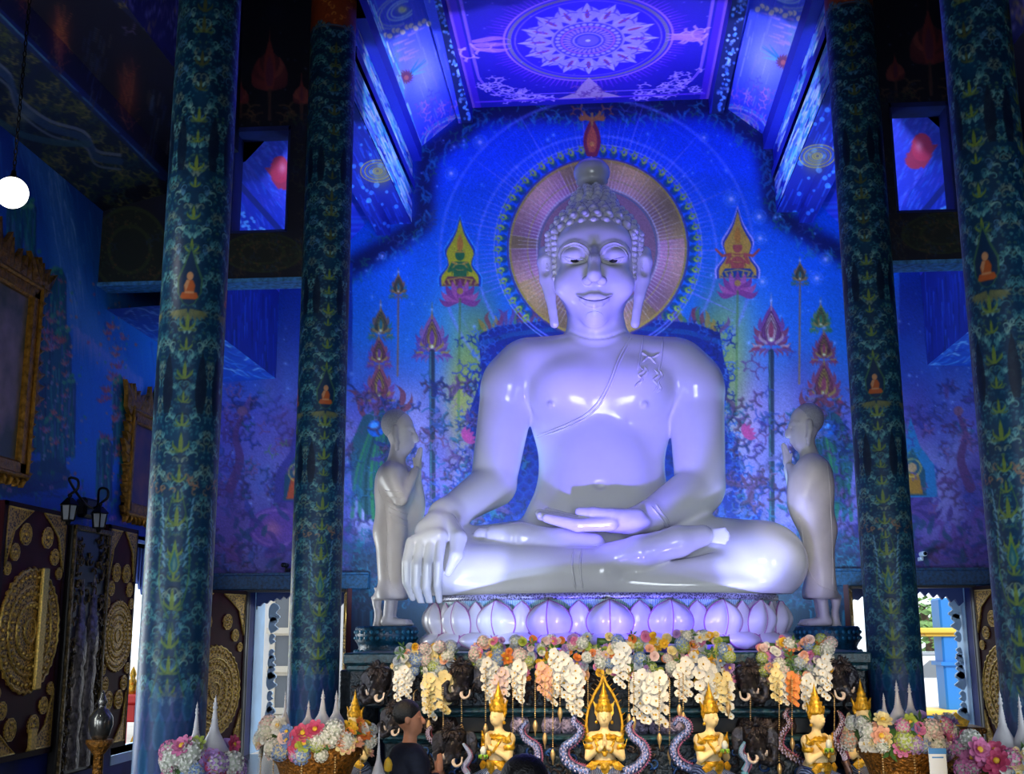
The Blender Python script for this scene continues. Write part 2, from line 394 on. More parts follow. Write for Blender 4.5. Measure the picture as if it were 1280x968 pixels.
def paint_back_wall():
    cv = Cv(255, 118, 1255, 765, 1.15, (8, 40, 170))
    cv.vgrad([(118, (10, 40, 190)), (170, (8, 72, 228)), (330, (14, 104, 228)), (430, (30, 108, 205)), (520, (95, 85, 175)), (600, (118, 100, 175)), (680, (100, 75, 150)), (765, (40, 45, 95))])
    n = 0
    for _ in range(60):      # soft clouds of lilac, white and teal low on the wall
        x = rng.uniform(300, 1210); y = rng.uniform(450, 700)
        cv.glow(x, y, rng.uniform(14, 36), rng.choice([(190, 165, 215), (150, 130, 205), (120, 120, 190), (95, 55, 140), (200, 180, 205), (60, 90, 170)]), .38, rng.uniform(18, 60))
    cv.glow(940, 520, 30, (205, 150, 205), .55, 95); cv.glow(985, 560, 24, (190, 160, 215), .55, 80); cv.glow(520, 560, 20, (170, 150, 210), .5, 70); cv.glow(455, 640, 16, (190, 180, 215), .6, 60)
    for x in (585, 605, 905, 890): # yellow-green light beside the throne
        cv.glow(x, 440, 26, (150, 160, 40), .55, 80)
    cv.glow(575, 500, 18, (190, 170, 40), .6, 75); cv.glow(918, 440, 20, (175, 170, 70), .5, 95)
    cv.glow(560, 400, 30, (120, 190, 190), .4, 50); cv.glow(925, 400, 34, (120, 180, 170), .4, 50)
    # dark scrolled border that follows the stepped roof
    edge = [(430, 345), (470, 322), (505, 300), (528, 285), (533, 200), (585, 163), (600, 146), (740, 142), (895, 138), (905, 150), (958, 185), (968, 270), (1000, 292), (1025, 308), (1066, 330)]
    for (xa, ya), (xb, yb) in zip(edge, edge[1:]):
        L = math.hypot(xb-xa, yb-ya); k = max(2, int(L/5))
        for i in range(k):
            t = i/k; x = xa+(xb-xa)*t; y = ya+(yb-ya)*t
            cv.glow(x, y-6, 13, (4, 12, 70), .45)
    for (xa, ya), (xb, yb) in zip(edge, edge[1:]):
        k = max(2, int(math.hypot(xb-xa, yb-ya)/7))
        for i in range(k):
            t = (i+.5)/k; x = xa+(xb-xa)*t+rng.uniform(-3, 3); y = ya+(yb-ya)*t+rng.uniform(-9, 5)
            cv.curl(x, y, rng.uniform(9, 15), rng.uniform(0, 6.3), rng.choice([(20, 90, 130), (40, 120, 160), (60, 70, 130), (30, 110, 90)]), 1.5, .75, rng.choice((-1, 1)))
            cv.flame(x, y+5, 14, 3.5, math.pi/2 + rng.uniform(-.5, .5), (40, 130, 190), .55, rng.choice((-.5, .5)))
    # stars
    for _ in range(170):
        x = rng.uniform(440, 1070); y = rng.uniform(165, 450); cv.star(x, y, rng.choice((1.5, 1.8, 2.4, 3.2)), (150, 180, 255), rng.uniform(.3, .9))
    for x, y, r in ((600, 178, 8), (564, 217, 7), (914, 249, 9), (949, 271, 8), (950, 298, 7), (880, 172, 5), (1032, 324, 7), (1021, 348, 7), (953, 352, 6), (590, 310, 4), (478, 320, 4)):
        cv.ring(x, y, r*1.1, 1.2, (90, 130, 255), .5); cv.star(x, y, r*.9, (190, 190, 255), .9)
    # great arcs and rays
    for r, w_, al in ((196, 4, .45), (150, 3.5, .5), (185, 2, .2)):
        cv.ring(746, 320, r, w_, (140, 140, 255), al, soft=2.5)
    for i in range(150):
        a = 2*math.pi*i/150 + rng.uniform(-.01, .01); r0 = 128; r1 = rng.uniform(140, 168) if i % 10 else 195
        if math.sin(a) > .45: continue
        cv.line([(746+r0*math.cos(a), 312+r0*math.sin(a)), (746+r1*math.cos(a), 312+r1*math.sin(a))], 2.0 if i % 10 else 2.8, (150, 130, 245), .55, .4)
    # throne back: dark blue frame with scrolled edge, fish-scale cloth inside it
    thr = [(598, 418), (622, 408), (690, 400), (800, 398), (868, 404), (900, 416), (905, 450), (912, 470), (905, 520), (922, 560), (930, 620), (955, 655), (1000, 690), (1000, 760), (500, 760), (540, 680), (575, 640), (590, 570), (585, 520), (602, 470)]
    cv.poly(thr, (8, 28, 120), .96)
    cv.poly([(632, 432), (690, 424), (810, 424), (868, 432), (868, 470), (640, 470)], (150, 90, 110), .9)
    cv.line([(600, 430), (640, 418), (690, 412), (800, 410), (862, 416), (900, 428)], 6, (10, 70, 140), .9)
    for i in range(24):
        for j in range(16):
            x = 640 + j*15 + (i % 2)*7; y = 470 + i*10
            cv.ring(x, y, 7, 1.2, (18, 60, 140), .65); cv.disc(x, y+2, 3, (5, 20, 80), .5)
    for _ in range(260):
        sd = rng.choice((-1, 1)); y = rng.uniform(415, 690); x = 747+sd*(rng.uniform(95, 165)+max(0, y-560)*.5); cv.curl(x, y, rng.uniform(8, 15), rng.uniform(0, 6.3), rng.choice([(14, 40, 140), (30, 80, 170), (8, 24, 96), (60, 100, 180), (40, 40, 120)]), 2.2, .85, rng.choice((-1, 1)))
    for (xa, ya), (xb, yb) in zip(thr, thr[1:12]+thr[12:]+thr[:1]):
        if min(ya, yb) > 700: continue
        k = max(2, int(math.hypot(xb-xa, yb-ya)/5))
        for i in range(k):
            t = i/k; x = xa+(xb-xa)*t; y = ya+(yb-ya)*t
            cv.curl(x+rng.uniform(-5, 5), y+rng.uniform(-6, 6), rng.uniform(7, 12), rng.uniform(0, 6.3), rng.choice([(20, 50, 150), (40, 90, 180), (10, 30, 110), (70, 110, 190)]), 1.8, .85, rng.choice((-1, 1)))
            if ya < 470 and yb < 470 and y < 420:
                cv.flame(x, y, rng.uniform(14, 26), 6, -math.pi/2+rng.uniform(-.6, .6), rng.choice([(150, 50, 60), (180, 130, 50), (120, 60, 120), (90, 120, 60)]), .7, rng.uniform(-.4, .4))
    # ring of light behind the head
    H = (747.5, 311)
    g = cv.win(610, 170, 885, 450); sl, X, Y = g; d = np.hypot(X-H[0], (Y-H[1])*.985); an = np.arctan2(Y-H[1], X-H[0])
    tone = np.interp(d, [0, 72, 76, 88, 98, 108, 111], [0, 0, 0, .35, .9, 1, 1])
    ringc = np.array([232, 150, 140])*(1-tone[..., None]) + np.array([236, 172, 100])*tone[..., None]
    ringc = ringc*(.82 + .18*np.sin(an*5 + 1)[..., None]) + np.array([10, -5, 40])*(np.sin(an*2.2+.8)[..., None] > .5)
    m = np.clip((111-d), 0, 1); m2 = np.clip(d-73, 0, 1)
    cv.a[sl] += ((ringc - cv.a[sl])*(m*m2*.95)[..., None]).astype(np.float32)
    cv.disc(H[0], H[1], 73.5, (165, 108, 116), .95)
    for r, w_, c in ((73.5, 2.5, (110, 110, 130)), (76.5, 1.4, (190, 180, 200)), (88, 1.5, (190, 150, 90)), (110, 3, (190, 150, 60)), (113, 2, (90, 60, 120)), (126, 2, (110, 110, 220)), (130, 1.2, (150, 150, 230))):
        cv.ring(H[0], H[1], r, w_, c, .9)
    for i in range(120):
        a = 2*math.pi*i/120; r1 = 100 if i % 3 else 111
        cv.line([(H[0]+76*math.cos(a), H[1]+76*math.sin(a)), (H[0]+r1*math.cos(a), H[1]+r1*math.sin(a))], 1.2, (255, 230, 225), .6, .3)
    for i in range(58):       # little yellow-green scrolls round it
        a = 2*math.pi*i/58; x = H[0]+119*math.cos(a); y = H[1]+119*math.sin(a)
        if y > 400: continue
        cv.disc(x, y, 5, (10, 60, 110), .7)
        cv.curl(x-3*math.sin(a), y+3*math.cos(a), 9, a-1.2, (150, 180, 60), 2.0, .95, 1); cv.flame(x, y, 9, 3.5, a, (190, 200, 80), .9, .4); cv.disc(x, y, 1.6, (40, 120, 90), .9)
    # flaming finial above the head
    cv.flame(740, 196, 50, 22, -math.pi/2, (150, 40, 60), .95, 0); cv.flame(740, 190, 34, 13, -math.pi/2, (225, 100, 60), .95, 0); cv.disc(740, 180, 3, (240, 150, 60), 1)
    cv.line([(740, 156), (740, 142)], 3, (190, 130, 60), .9)
    for a in (-1, 1):
        for q in range(3): cv.flame(740+a*3*q, 152-q*2, 18-q*3, 6, -math.pi/2 + a*(.5+.4*q), (190, 110, 50), .9, .4*a)
        cv.curl(740+a*10, 150, 16, -math.pi/2, (160, 90, 60), 2, .8, a)
    # two small seated deities in flame haloes on lotus flowers
    def deity(x, y, skin, aura, edge_, cloth, arms):
        pts = [tuple(q) for q in spline([(-23, 4), (-23, -8), (-14, -22), (-17, -38), (-11, -50), (-5, -62), (0, -80)], 22)]; pts += [(-x_, y_) for x_, y_ in pts[-2::-1]]
        for grow, c in ((4.5, edge_), (2.5, (20, 50, 160)), (0, aura)):
            P = [(x+px_*(1+grow/22), y-2+(py_+2)*(1+grow/45)) for px_, py_ in pts]; cv.poly(P, c, .95)
        cv.poly([(x-22, y+3), (x-16, y-8), (x+16, y-8), (x+24, y+3)], cloth, 1); cv.poly([(x-8, y-8), (x-10, y-27), (x+10, y-27), (x+8, y-8)], skin, 1)
        sh = tuple(q*.55 for q in skin)
        for a in (-1, 1): cv.line([(x+a*8, y-25), (x+a*10, y-10)], 1, sh, .7)
        cv.line([(x-4, y-16), (x+4, y-16)], 1, sh, .6); cv.ring(x, y-20, 8, 2, (215, 165, 60), .8, 4)
        for q in range(7): cv.flame(x-18+q*6, y+2, 8, 3, -math.pi/2+(q-3)*.25, (210, 160, 70), .8, 0)
        cv.disc(x, y-35, 6, skin, 1, 7); cv.flame(x, y-40, 22, 8, -math.pi/2, (215, 130, 40), 1, 0); cv.line([(x-6, y-39), (x+6, y-39)], 2, (200, 150, 50), 1)
        for a in (-1, 1):
            cv.line([(x+a*9, y-25), (x+a*14, y-15), (x+a*2, y-20)], 4, skin, 1, 3); cv.line([(x+a*9, y-26), (x-a*-4, y-24)], 2.4, (205, 150, 60), 1)
            if arms: cv.line([(x+a*9, y-26), (x+a*19, y-24), (x+a*27, y-32)], 4, skin, 1, 2.5)
        cv.line([(x-16, y-4), (x, y-7), (x+16, y-4)], 1.5, (210, 160, 60), .9)
        for i in range(-4, 5): cv.flame(x, y+22, 27, 9, -math.pi/2 + i*.36, ((150, 60, 130), (190, 90, 150))[i % 2], .95, .1*i)
        cv.disc(x, y+10, 4, (190, 140, 60), .9); cv.line([(x, y+20), (x-2, y+170)], 3, (95, 125, 60), .6)
    deity(575, 354, (45, 110, 60), (215, 190, 20), (60, 150, 235), (120, 50, 70), False)
    deity(922, 344, (190, 80, 70), (225, 160, 50), (205, 175, 245), (20, 60, 130), True)
    # lotus-bud poles
    P_, G_, B_ = (120, 60, 140), (170, 130, 60), (50, 80, 160); R2 = (150, 55, 85); T_ = (40, 110, 120)
    bud_tower(cv, 540, 440, 32, P_, (150, 90, 150), G_, 640); bud_tower(cv, 476, 418, 22, T_, (130, 90, 70), G_, None, 1); bud_tower(cv, 474, 500, 30, P_, (150, 70, 90), G_, None, 2)
    bud_tower(cv, 498, 368, 17, T_, (150, 95, 60), G_, 470); bud_tower(cv, 964, 432, 34, R2, (130, 60, 130), (190, 150, 160), 640); bud_tower(cv, 1000, 352, 16, T_, (160, 110, 60), G_, 480)
    bud_tower(cv, 1026, 410, 20, (50, 120, 80), (110, 130, 70), G_, None); bud_tower(cv, 1030, 498, 32, R2, (140, 60, 90), G_, None, 2)
    for x in (540, 964):
        cv.line([(x, 440), (x+1, 660)], 7, (25, 40, 60), .85); cv.line([(x-2, 440), (x-1, 660)], 1.5, (90, 140, 150), .7)
        for q in range(16):
            cv.curl(x+rng.choice((-1, 1))*rng.uniform(6, 22), 450+q*14, rng.uniform(12, 20), rng.uniform(0, 6.3), rng.choice([(60, 70, 160), (100, 60, 120), (40, 90, 140), (120, 70, 100)]), 2, .8, rng.choice((-1, 1)))
    # green serpents with a blue pearl either side
    for x, a in ((470, 1), (1034, -1)):
        cv.poly([(x-30*a, 610), (x-34*a, 560), (x-16*a, 520), (x+6*a, 508), (x+34*a, 540), (x+44*a, 600), (x+24*a, 640), (x-10*a, 650)], (20, 70, 75), .8)
        for q in range(7): cv.line(spline([(x-30*a+q*9*a, 650), (x-24*a+q*6*a, 590), (x-4*a+q*3*a, 530)], 10), 5, rng.choice([(30, 100, 80), (15, 55, 60), (50, 120, 70)]), .8, 2)
        cv.disc(x, 536, 10.5, (25, 90, 190), 1); cv.disc(x-2, 533, 5, (90, 160, 240), .8)
        for q in range(4): cv.flame(x+rng.uniform(-28, 40)*a, 520, 40, 9, -math.pi/2+rng.uniform(-.8, .8), (120, 50, 70), .85, .4*a)
    # scroll clouds and flame work across the lower wall
    for _ in range(1000):
        x = rng.uniform(265, 1245); y = rng.uniform(490, 760)
        if 655 < x < 850 and y < 690: continue
        c = rng.choice([(45, 60, 150), (70, 50, 130), (100, 60, 120), (40, 95, 130), (110, 95, 160), (25, 40, 110), (90, 50, 90), (60, 80, 150)])
        r = rng.uniform(9, 22); a = rng.uniform(0, 6.3); s_ = rng.choice((-1, 1))
        cv.curl(x+1.5, y+1.5, r, a, tuple(q*.4 for q in c), 2.8, .55, s_); cv.curl(x, y, r, a, c, 2.0, .7, s_); cv.curl(x, y, r*.6, a+.8, tuple(min(255, q*1.3) for q in c), 1.2, .5, -s_)
        if rng.random() < .5: cv.flame(x, y, r*1.1, r*.3, a, c, .7, .5*s_)
    for x, y in ((580, 543), (930, 538)):   # pink lotus buds by the throne
        for i in range(-2, 3): cv.flame(x, y+6, 16, 7, -.6+i*.4, (190, 60, 130), .9, .1*i)
    # foot of the wall: dark green-blue with dense scrolls
    sl, X, Y = cv.win(255, 630, 1255, 765); cv.mix(sl, (8, 30, 58), np.clip((Y-655)/50, 0, .85)*np.clip((X-425)/20, 0, 1)*np.clip((1085-X)/20, 0, 1))
    for _ in range(260):
        x = rng.choice((rng.uniform(432, 540), rng.uniform(990, 1075))); y = rng.uniform(670, 765); cv.curl(x, y, rng.uniform(7, 14), rng.uniform(0, 6.3), rng.choice([(20, 70, 110), (30, 60, 90), (16, 90, 110), (60, 50, 90), (40, 110, 140)]), 1.8, .8, rng.choice((-1, 1)))
    # the aisle ends: violet night with spirits, lotus leaves and a seated monk in a blue flame
    for sgn in (-1, 1):
        A = (lambda t: 265+t*175) if sgn < 0 else (lambda t: 1245-t*130)
        for _ in range(26):
            x = A(rng.random()); y = rng.uniform(360, 690); cv.glow(x, y, rng.uniform(10, 26), rng.choice([(110, 90, 180), (60, 40, 120), (40, 60, 150), (150, 140, 200), (90, 50, 110)]), .45, rng.uniform(14, 44))
        x0_ = 255 if sgn < 0 else 1125
        sl, X, Y = cv.win(x0_, 330, x0_+185 if sgn < 0 else 1255, 500); cv.mix(sl, (14, 40, 140), np.clip((500-Y)/110, 0, .8))
        for _ in range(60): cv.star(A(rng.random()), rng.uniform(360, 640), rng.choice((1.2, 1.6, 2.6)), (150, 170, 240), rng.uniform(.3, .8))
    def leaf_throne(x, y, blue, figure):
        for i in range(-5, 6): cv.flame(x, y+20, 40, 13, -math.pi/2+i*.33, ((60, 40, 110), (90, 60, 140))[i % 2], .85, .12*i)
        cv.poly([(x-30, y), (x-26, y-40), (x-10, y-62), (x-2, y-100), (x+10, y-64), (x+28, y-40), (x+32, y)], blue, .9)
        cv.poly([(x-18, y-2), (x-16, y-34), (x, y-62), (x+16, y-34), (x+18, y-2)], (30, 70, 90), .9)
        cv.poly([(x-14, y-4), (x-8, y-30), (x+8, y-30), (x+14, y-4)], figure, 1); cv.disc(x, y-37, 6, (190, 140, 100), 1); cv.ring(x, y-37, 11, 2, (220, 180, 90), .7)
        for q in range(22): cv.curl(x+rng.uniform(-44, 44), y-rng.uniform(-20, 90), rng.uniform(8, 15), rng.uniform(0, 6.3), rng.choice([(70, 60, 140), (120, 70, 120), (40, 100, 120), (90, 120, 90)]), 1.8, .8, rng.choice((-1, 1)))
    leaf_throne(372, 628, (60, 50, 130), (190, 70, 40)); leaf_throne(1140, 622, (25, 110, 170), (170, 110, 40))
    cv.disc(345, 660, 34, (110, 60, 150), .8, 26); cv.ring(345, 660, 30, 3, (150, 100, 170), .7, 22); cv.glow(340, 662, 12, (190, 110, 140), .7)
    for x, a in ((296, 1), (1205, -1)):     # dancing spirits
        cv.line(spline([(x-8*a, 610), (x+4*a, 575), (x-2*a, 545), (x+6*a, 520)], 14), 13, (95, 50, 100), .8, 5); cv.disc(x+7*a, 514, 6, (130, 80, 110), .9)
        for q in range(26): cv.curl(x+rng.uniform(-22, 26), rng.uniform(480, 640), rng.uniform(8, 14), rng.uniform(0, 6.3), rng.choice([(80, 40, 90), (130, 80, 130), (60, 60, 120)]), 1.8, .8, rng.choice((-1, 1)))
    for _ in range(90):
        x = rng.uniform(262, 440) if rng.random() < .6 else rng.uniform(1120, 1240); y = rng.uniform(650, 715); cv.flame(x, y, rng.uniform(14, 28), 7, rng.uniform(-2.6, -.5), rng.choice([(70, 45, 120), (40, 60, 110), (100, 60, 140), (30, 70, 100)]), .7, rng.uniform(-.5, .5))
    # fine brush grain
    nz = np.random.default_rng(3).normal(0, 1, cv.a.shape[:2]).astype(np.float32); cv.a *= (1 + .06*nz)[..., None]
    return cv

M_wall = vmat('mural_paint', .55)
M_gloss = vmat('glossy_paint', .42, spec=.25)
YB = 15.3
cvB = paint_back_wall()
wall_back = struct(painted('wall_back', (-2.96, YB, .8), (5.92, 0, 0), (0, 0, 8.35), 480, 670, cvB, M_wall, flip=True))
DOORS = ((-4.65, -3.35, 2.13), (3.22, 4.72, 2.13))
for sg, nm, (xa, xb, zt) in ((-1, 'wall_back_left', DOORS[0]), (1, 'wall_back_right', DOORS[1])):
    x0, x1 = (-5.2, -2.96) if sg < 0 else (2.96, 5.2)
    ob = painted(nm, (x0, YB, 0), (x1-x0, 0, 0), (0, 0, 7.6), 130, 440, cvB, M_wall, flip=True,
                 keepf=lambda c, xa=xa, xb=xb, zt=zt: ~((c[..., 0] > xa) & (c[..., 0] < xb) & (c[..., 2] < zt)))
    struct(ob)
# plain plaster behind the paint so that no daylight leaks round it
M_plain = mat('blue_plaster', (20, 40, 120), .7, noise=.3, nscale=3)
b = MB()
b.box((-5.6, YB+.02, 2.14), (5.6, YB+.3, 11)); b.box((-5.6, YB+.02, 0), (-4.66, YB+.3, 2.14)); b.box((-3.34, YB+.02, 0), (3.21, YB+.3, 2.14)); b.box((4.73, YB+.02, 0), (5.6, YB+.3, 2.14))
struct(b.build('wall_back_core', M_plain))
# ------------------------------------------------------------------ floor, side walls, roofs
M_floor = mat('polished_floor', (58, 40, 34), .22, noise=.35, nscale=2)
b = MB(); b.box((-5.6, -3.4, -.2), (5.6, YB+.3, 0)); struct(b.build('floor', M_floor))
Y0 = 11.35                      # the sanctuary bay starts here
def mirror_map(V):
    W = V.copy(); W[:, 0] = .1 - W[:, 0]; return prj(W)
# flat panel with the great mandala, drawn in centimetres on the ceiling itself
ZC = 8.95
def paint_ceiling():
    cv = Cv(-175, 1120, 175, 1535, .9, (22, 12, 150))
    c = atz(742, 47, ZC); rx = (atz(849, 47, ZC)[0]-atz(635, 47, ZC)[0])/2*100; X, Y = 0.0, c[1]*100
    ry_ = (atz(742, -8, ZC)[1], atz(742, 101, ZC)[1]); R = rx; Y = (ry_[0]+ry_[1])/2*100; RY = abs(ry_[0]-ry_[1])/2*100
    k = RY/R
    cv.glow(X, Y, R*1.25, (110, 30, 220), .85, R*1.25*k)
    for i in range(110):
        a = 2*math.pi*i/110; r1 = R*(1.13 + .1*rng.random())
        cv.line([(X+R*math.cos(a), Y+R*k*math.sin(a)), (X+r1*math.cos(a), Y+r1*k*math.sin(a))], 2.5, (150, 60, 230), .7, .8)
    cv.disc(X, Y, R, (60, 25, 215), 1, R*k)
    cv.ring(X, Y, R*.99, 3, (190, 120, 220), .9, R*.99*k); cv.ring(X, Y, R*.93, 5, (150, 130, 130), .8, R*.93*k); cv.ring(X, Y, R*.86, 2, (150, 110, 230), .8, R*.86*k)
    for i in range(16):
        a = 2*math.pi*i/16
        for q in (-1, 0, 1):
            cv_flame = (R*.40, .19 if q == 0 else .13)
            aa = a + q*.12
            cv.flame(X+R*.42*math.cos(a), Y+R*.42*k*math.sin(a), R*(.42 if q == 0 else .34), R*.12, aa, (185, 150, 255) if q else (205, 170, 255), .95, .35*q)
        cv.flame(X+R*.5*math.cos(a), Y+R*.5*k*math.sin(a), R*.2, R*.05, a, (170, 60, 110), .9, 0)
        for s_ in (-1, 1): cv.curl(X+R*.6*math.cos(a+s_*.12), Y+R*.6*k*math.sin(a+s_*.12), R*.15, a+s_, (90, 50, 220), 2, .8, s_)
    cv.disc(X, Y, R*.43, (70, 40, 215), 1, R*.43*k); cv.ring(X, Y, R*.42, 3, (185, 150, 255), .9, R*.42*k)
    for i in range(30):
        a = 2*math.pi*i/30; cv.disc(X+R*.36*math.cos(a), Y+R*.36*k*math.sin(a), R*.03, (200, 170, 255), .9); cv.flame(X+R*.2*math.cos(a), Y+R*.2*k*math.sin(a), R*.12, R*.04, a, (190, 140, 250), .9, .3)
    cv.ring(X, Y, R*.31, 3, (210, 110, 210), .8, R*.31*k); cv.disc(X, Y, R*.185, (50, 40, 200), 1, R*.185*k); cv.ring(X, Y, R*.17, 3, (190, 150, 255), .9, R*.17*k); cv.disc(X, Y, R*.13, (120, 90, 245), 1, R*.13*k); cv.disc(X, Y, R*.03, (220, 200, 255), 1)
    for _ in range(80): cv.star(rng.uniform(-155, 155), rng.uniform(1130, 1520), 1.6, (170, 150, 255), .7)
    # rounded border with corner and middle scrolls
    for s_ in (-1, 1):
        cv.line(spline([(s_*150, 1120), (s_*150, 1400), (s_*146, 1452), (s_*128, 1492)], 30), 4, (150, 90, 235), .9); cv.line([(s_*160, 1120), (s_*160, 1530)], 9, (90, 30, 200), .8); cv.line([(s_*167, 1120), (s_*167, 1530)], 5, (160, 90, 200), .8)
        for q in range(40):
            t = rng.random(); u = rng.random()*(1-t); x = s_*(150-t*85); y = 1512-u*95
            cv.curl(x, y, rng.uniform(9, 17), rng.uniform(0, 6.3), (205, 150, 245), 3, .85, rng.choice((-1, 1)))
        for q in range(7): cv.flame(s_*(80-0*q), 1508, 30, 6, math.pi/2+s_*(-1.4), (205, 150, 245), .6)
        for q in range(3):
            cv.curl(s_*150, Y+(-14+14*q), 30, math.pi/2+q, (210, 140, 225), 4, .9, s_); cv.flame(s_*148, Y+(-10+10*q), 50, 12, math.pi if s_ > 0 else 0, (200, 120, 220), .8, .2*(q-1))
    cv.line([(-130, 1494), (130, 1494)], 3, (150, 100, 240), .9); cv.line([(-160, 1512), (160, 1512)], 5, (110, 50, 220), .9)
    cv.poly([(-45, 1512), (-20, 1495), (-10, 1470), (0, 1450), (10, 1470), (20, 1495), (45, 1512)], (205, 150, 190), .9)
    for q in range(14): cv.curl(rng.uniform(-30, 30), rng.uniform(1480, 1508), 10, rng.uniform(0, 6), (130, 70, 160), 2.5, .9, rng.choice((-1, 1)))
    return cv
cvC = paint_ceiling()
struct(painted('ceiling', (-1.70, Y0, ZC), (3.40, 0, 0), (0, YB-Y0, 0), 300, 350, cvC, M_wall, flip=True, uvmap=lambda V: (V[:, 0]*100, V[:, 1]*100)))
# sloped side panels, clerestory bands and beams of the sanctuary roof (drawn for the left side, mirrored to the right)
def paint_roof_side():
    cv = Cv(400, -70, 620, 310, 1.6, (14, 22, 150))
    vp = (753, 788)
    def along(x, y, t): return (x+(vp[0]-x)*t, y+(vp[1]-y)*t)
    # sloped panel: violet milky sky with a comet, spiral galaxies and rosy puffs
    cv.poly([(455, -70), (528, -70), (576, 150), (526, 186), (460, -2)], (52, 62, 205), 1)
    for _ in range(240):
        x = rng.uniform(440, 590); y = rng.uniform(-70, 185); L = rng.uniform(8, 24)
        cv.line([(x, y), along(x, y, L/700)], rng.uniform(1, 2.4), rng.choice([(120, 110, 235), (80, 90, 225), (150, 140, 240), (40, 50, 190), (110, 80, 210), (170, 150, 240)]), .45)
    cv.glow(530, 90, 26, (150, 140, 245), .8, 40); cv.glow(510, 70, 22, (150, 130, 225), .5, 30); cv.glow(502, 105, 7, (150, 140, 60), .7, 20); cv.glow(496, 70, 7, (120, 150, 130), .6, 24)
    for q in range(10): cv.line([(510, 95), (510+rng.uniform(8, 26), 95-rng.uniform(4, 22))], 2.4, rng.choice([(40, 110, 170), (90, 160, 220)]), .7, .6)
    for q in range(14): cv.flame(508, 96, 10, 3, q*.45, (110, 40, 80), .9)
    cv.disc(508, 97, 3, (170, 80, 90), 1)
    for q in range(16):
        x = rng.uniform(486, 520); y = rng.uniform(30, 80); cv.line([(x, y), (x+12, y-5)], 3, (190, 130, 215), .6, .8)
    for cx, cy in ((503, 12), (560, 168), (470, -40)):
        for q in range(7):
            cv.line([(cx+(4+q*5)*math.cos(t), cy+(3+q*3.0)*math.sin(t)-.35*(4+q*5)*math.cos(t)) for t in np.linspace(.3*q, 4.6+.3*q, 18)], 2.2, rng.choice([(70, 130, 200), (150, 170, 200), (40, 70, 190), (130, 140, 190)]), .8)
        cv.glow(cx, cy, 7, (225, 205, 100), .8, 5)
    for q in range(11):
        x = 482+q*5.4; y = 44-q*1.7+3*math.sin(q*2); cv.disc(x, y, 3.2, (230, 190, 170), .85); cv.ring(x, y, 4.6, 1.2, (70, 90, 200), .8)
    for q in range(40):
        x, y = rng.uniform(520, 570), rng.uniform(118, 170); cv.curl(x, y, 9, rng.uniform(0, 6), rng.choice([(120, 70, 200), (180, 100, 190), (70, 60, 210)]), 1.4, .8, rng.choice((-1, 1)))
    # the dark beam beside the ceiling panel, strewn with blossom
    cv.poly([(528, -70), (566, -70), (597, 158), (578, 158)], (8, 16, 80), .95)
    for q in range(170):
        t = rng.random()**.8; k = rng.choice((.5, .5, .5, .3, .72)); x0 = 529+(548-529)*k*2; x = 516+k*42 + t*(579+k*15-516-k*42); y = -60+t*210
        cv.disc(x+rng.gauss(0, 1.6), y, rng.uniform(.9, 2.1), rng.choice([(110, 170, 245), (80, 120, 230), (170, 190, 250)]), .85*(.4+.6*abs(math.sin(t*25))))
    # bright brush-stroked bands
    for (a0, a1) in (((452, 8), (452, 92)), ((452, 105), (452, 152))):
        for _ in range(620):
            y = rng.uniform(a0[1]-60, a1[1]); x = a0[0]-rng.uniform(0, 22); t = rng.random()**1.0*.235; x, y = along(x, y, t); p2 = along(x, y, .02)
            cv.line([(x, y), (p2[0]+rng.uniform(-1, 1), p2[1])], rng.uniform(1.2, 2.2), rng.choice([(150, 190, 240), (200, 215, 240), (60, 120, 210), (40, 150, 190), (230, 230, 200), (90, 110, 220), (120, 200, 200)]), .75)
    return cv
def paint_beam_bottom():
    cv = Cv(400, 60, 560, 320, 1.5, (12, 24, 130))
    for _ in range(300): cv.line(*[[(x_ := rng.uniform(400, 530), y_ := rng.uniform(60, 310)), (x_+6, y_+12)]], 1.8, rng.choice([(30, 60, 190), (20, 40, 150), (40, 90, 200)]), .6)
    for q in range(70): x = rng.uniform(440, 512); y = rng.uniform(90, 300); cv.disc(x, y, rng.uniform(1.5, 3.5), (70, 140, 240), .7)
    for q in range(8): cv.ring(472, 214, 3+q*2.6, 1.6, rng.choice([(190, 160, 60), (60, 90, 170), (110, 110, 90)]), .8, 2+q*1.7)
    cv.glow(476, 218, 14, (150, 130, 50), .6, 18)
    return cv
cvR = paint_roof_side(); cvQ = paint_beam_bottom()
dark_roof = Cv(0, 0, 10, 10, 1, (14, 24, 150))
prof = [  # (x, z) -> (x, z), painting, name, part cells
 ((1.90, 8.82), (2.41, 8.39), cvR, 'ceiling_slope', 90), ((2.41, 8.39), (2.41, 8.16), dark_roof, 'trim_ledge', 3), ((2.41, 8.16), (2.54, 8.16), dark_roof, 'trim_ledge', 3),
 ((2.54, 8.16), (2.54, 7.83), cvR, 'wall_clerestory', 40), ((2.50, 7.83), (2.50, 7.71), dark_roof, 'trim_ledge', 3), ((2.50, 7.83), (2.54, 7.83), dark_roof, 'trim_ledge', 2), ((2.54, 7.71), (2.54, 7.24), cvR, 'wall_clerestory', 56),
 ((2.54, 7.22), (2.84, 7.22), cvQ, 'ceiling_strip', 36), ((1.68, 8.72), (1.88, 8.72), cvR, 'trim_beam', 26), ((1.68, 8.72), (1.68, 8.96), dark_roof, 'trim_beam', 3), ((1.88, 8.72), (1.90, 8.84), dark_roof, 'trim_beam', 3),
 ((2.84, 7.06), (3.03, 7.06), cvQ, 'trim_beam', 24), ((2.84, 7.06), (2.84, 7.24), cvQ, 'trim_beam', 20), ((3.03, 7.06), (3.03, 7.5), cvQ, 'trim_beam', 20)]
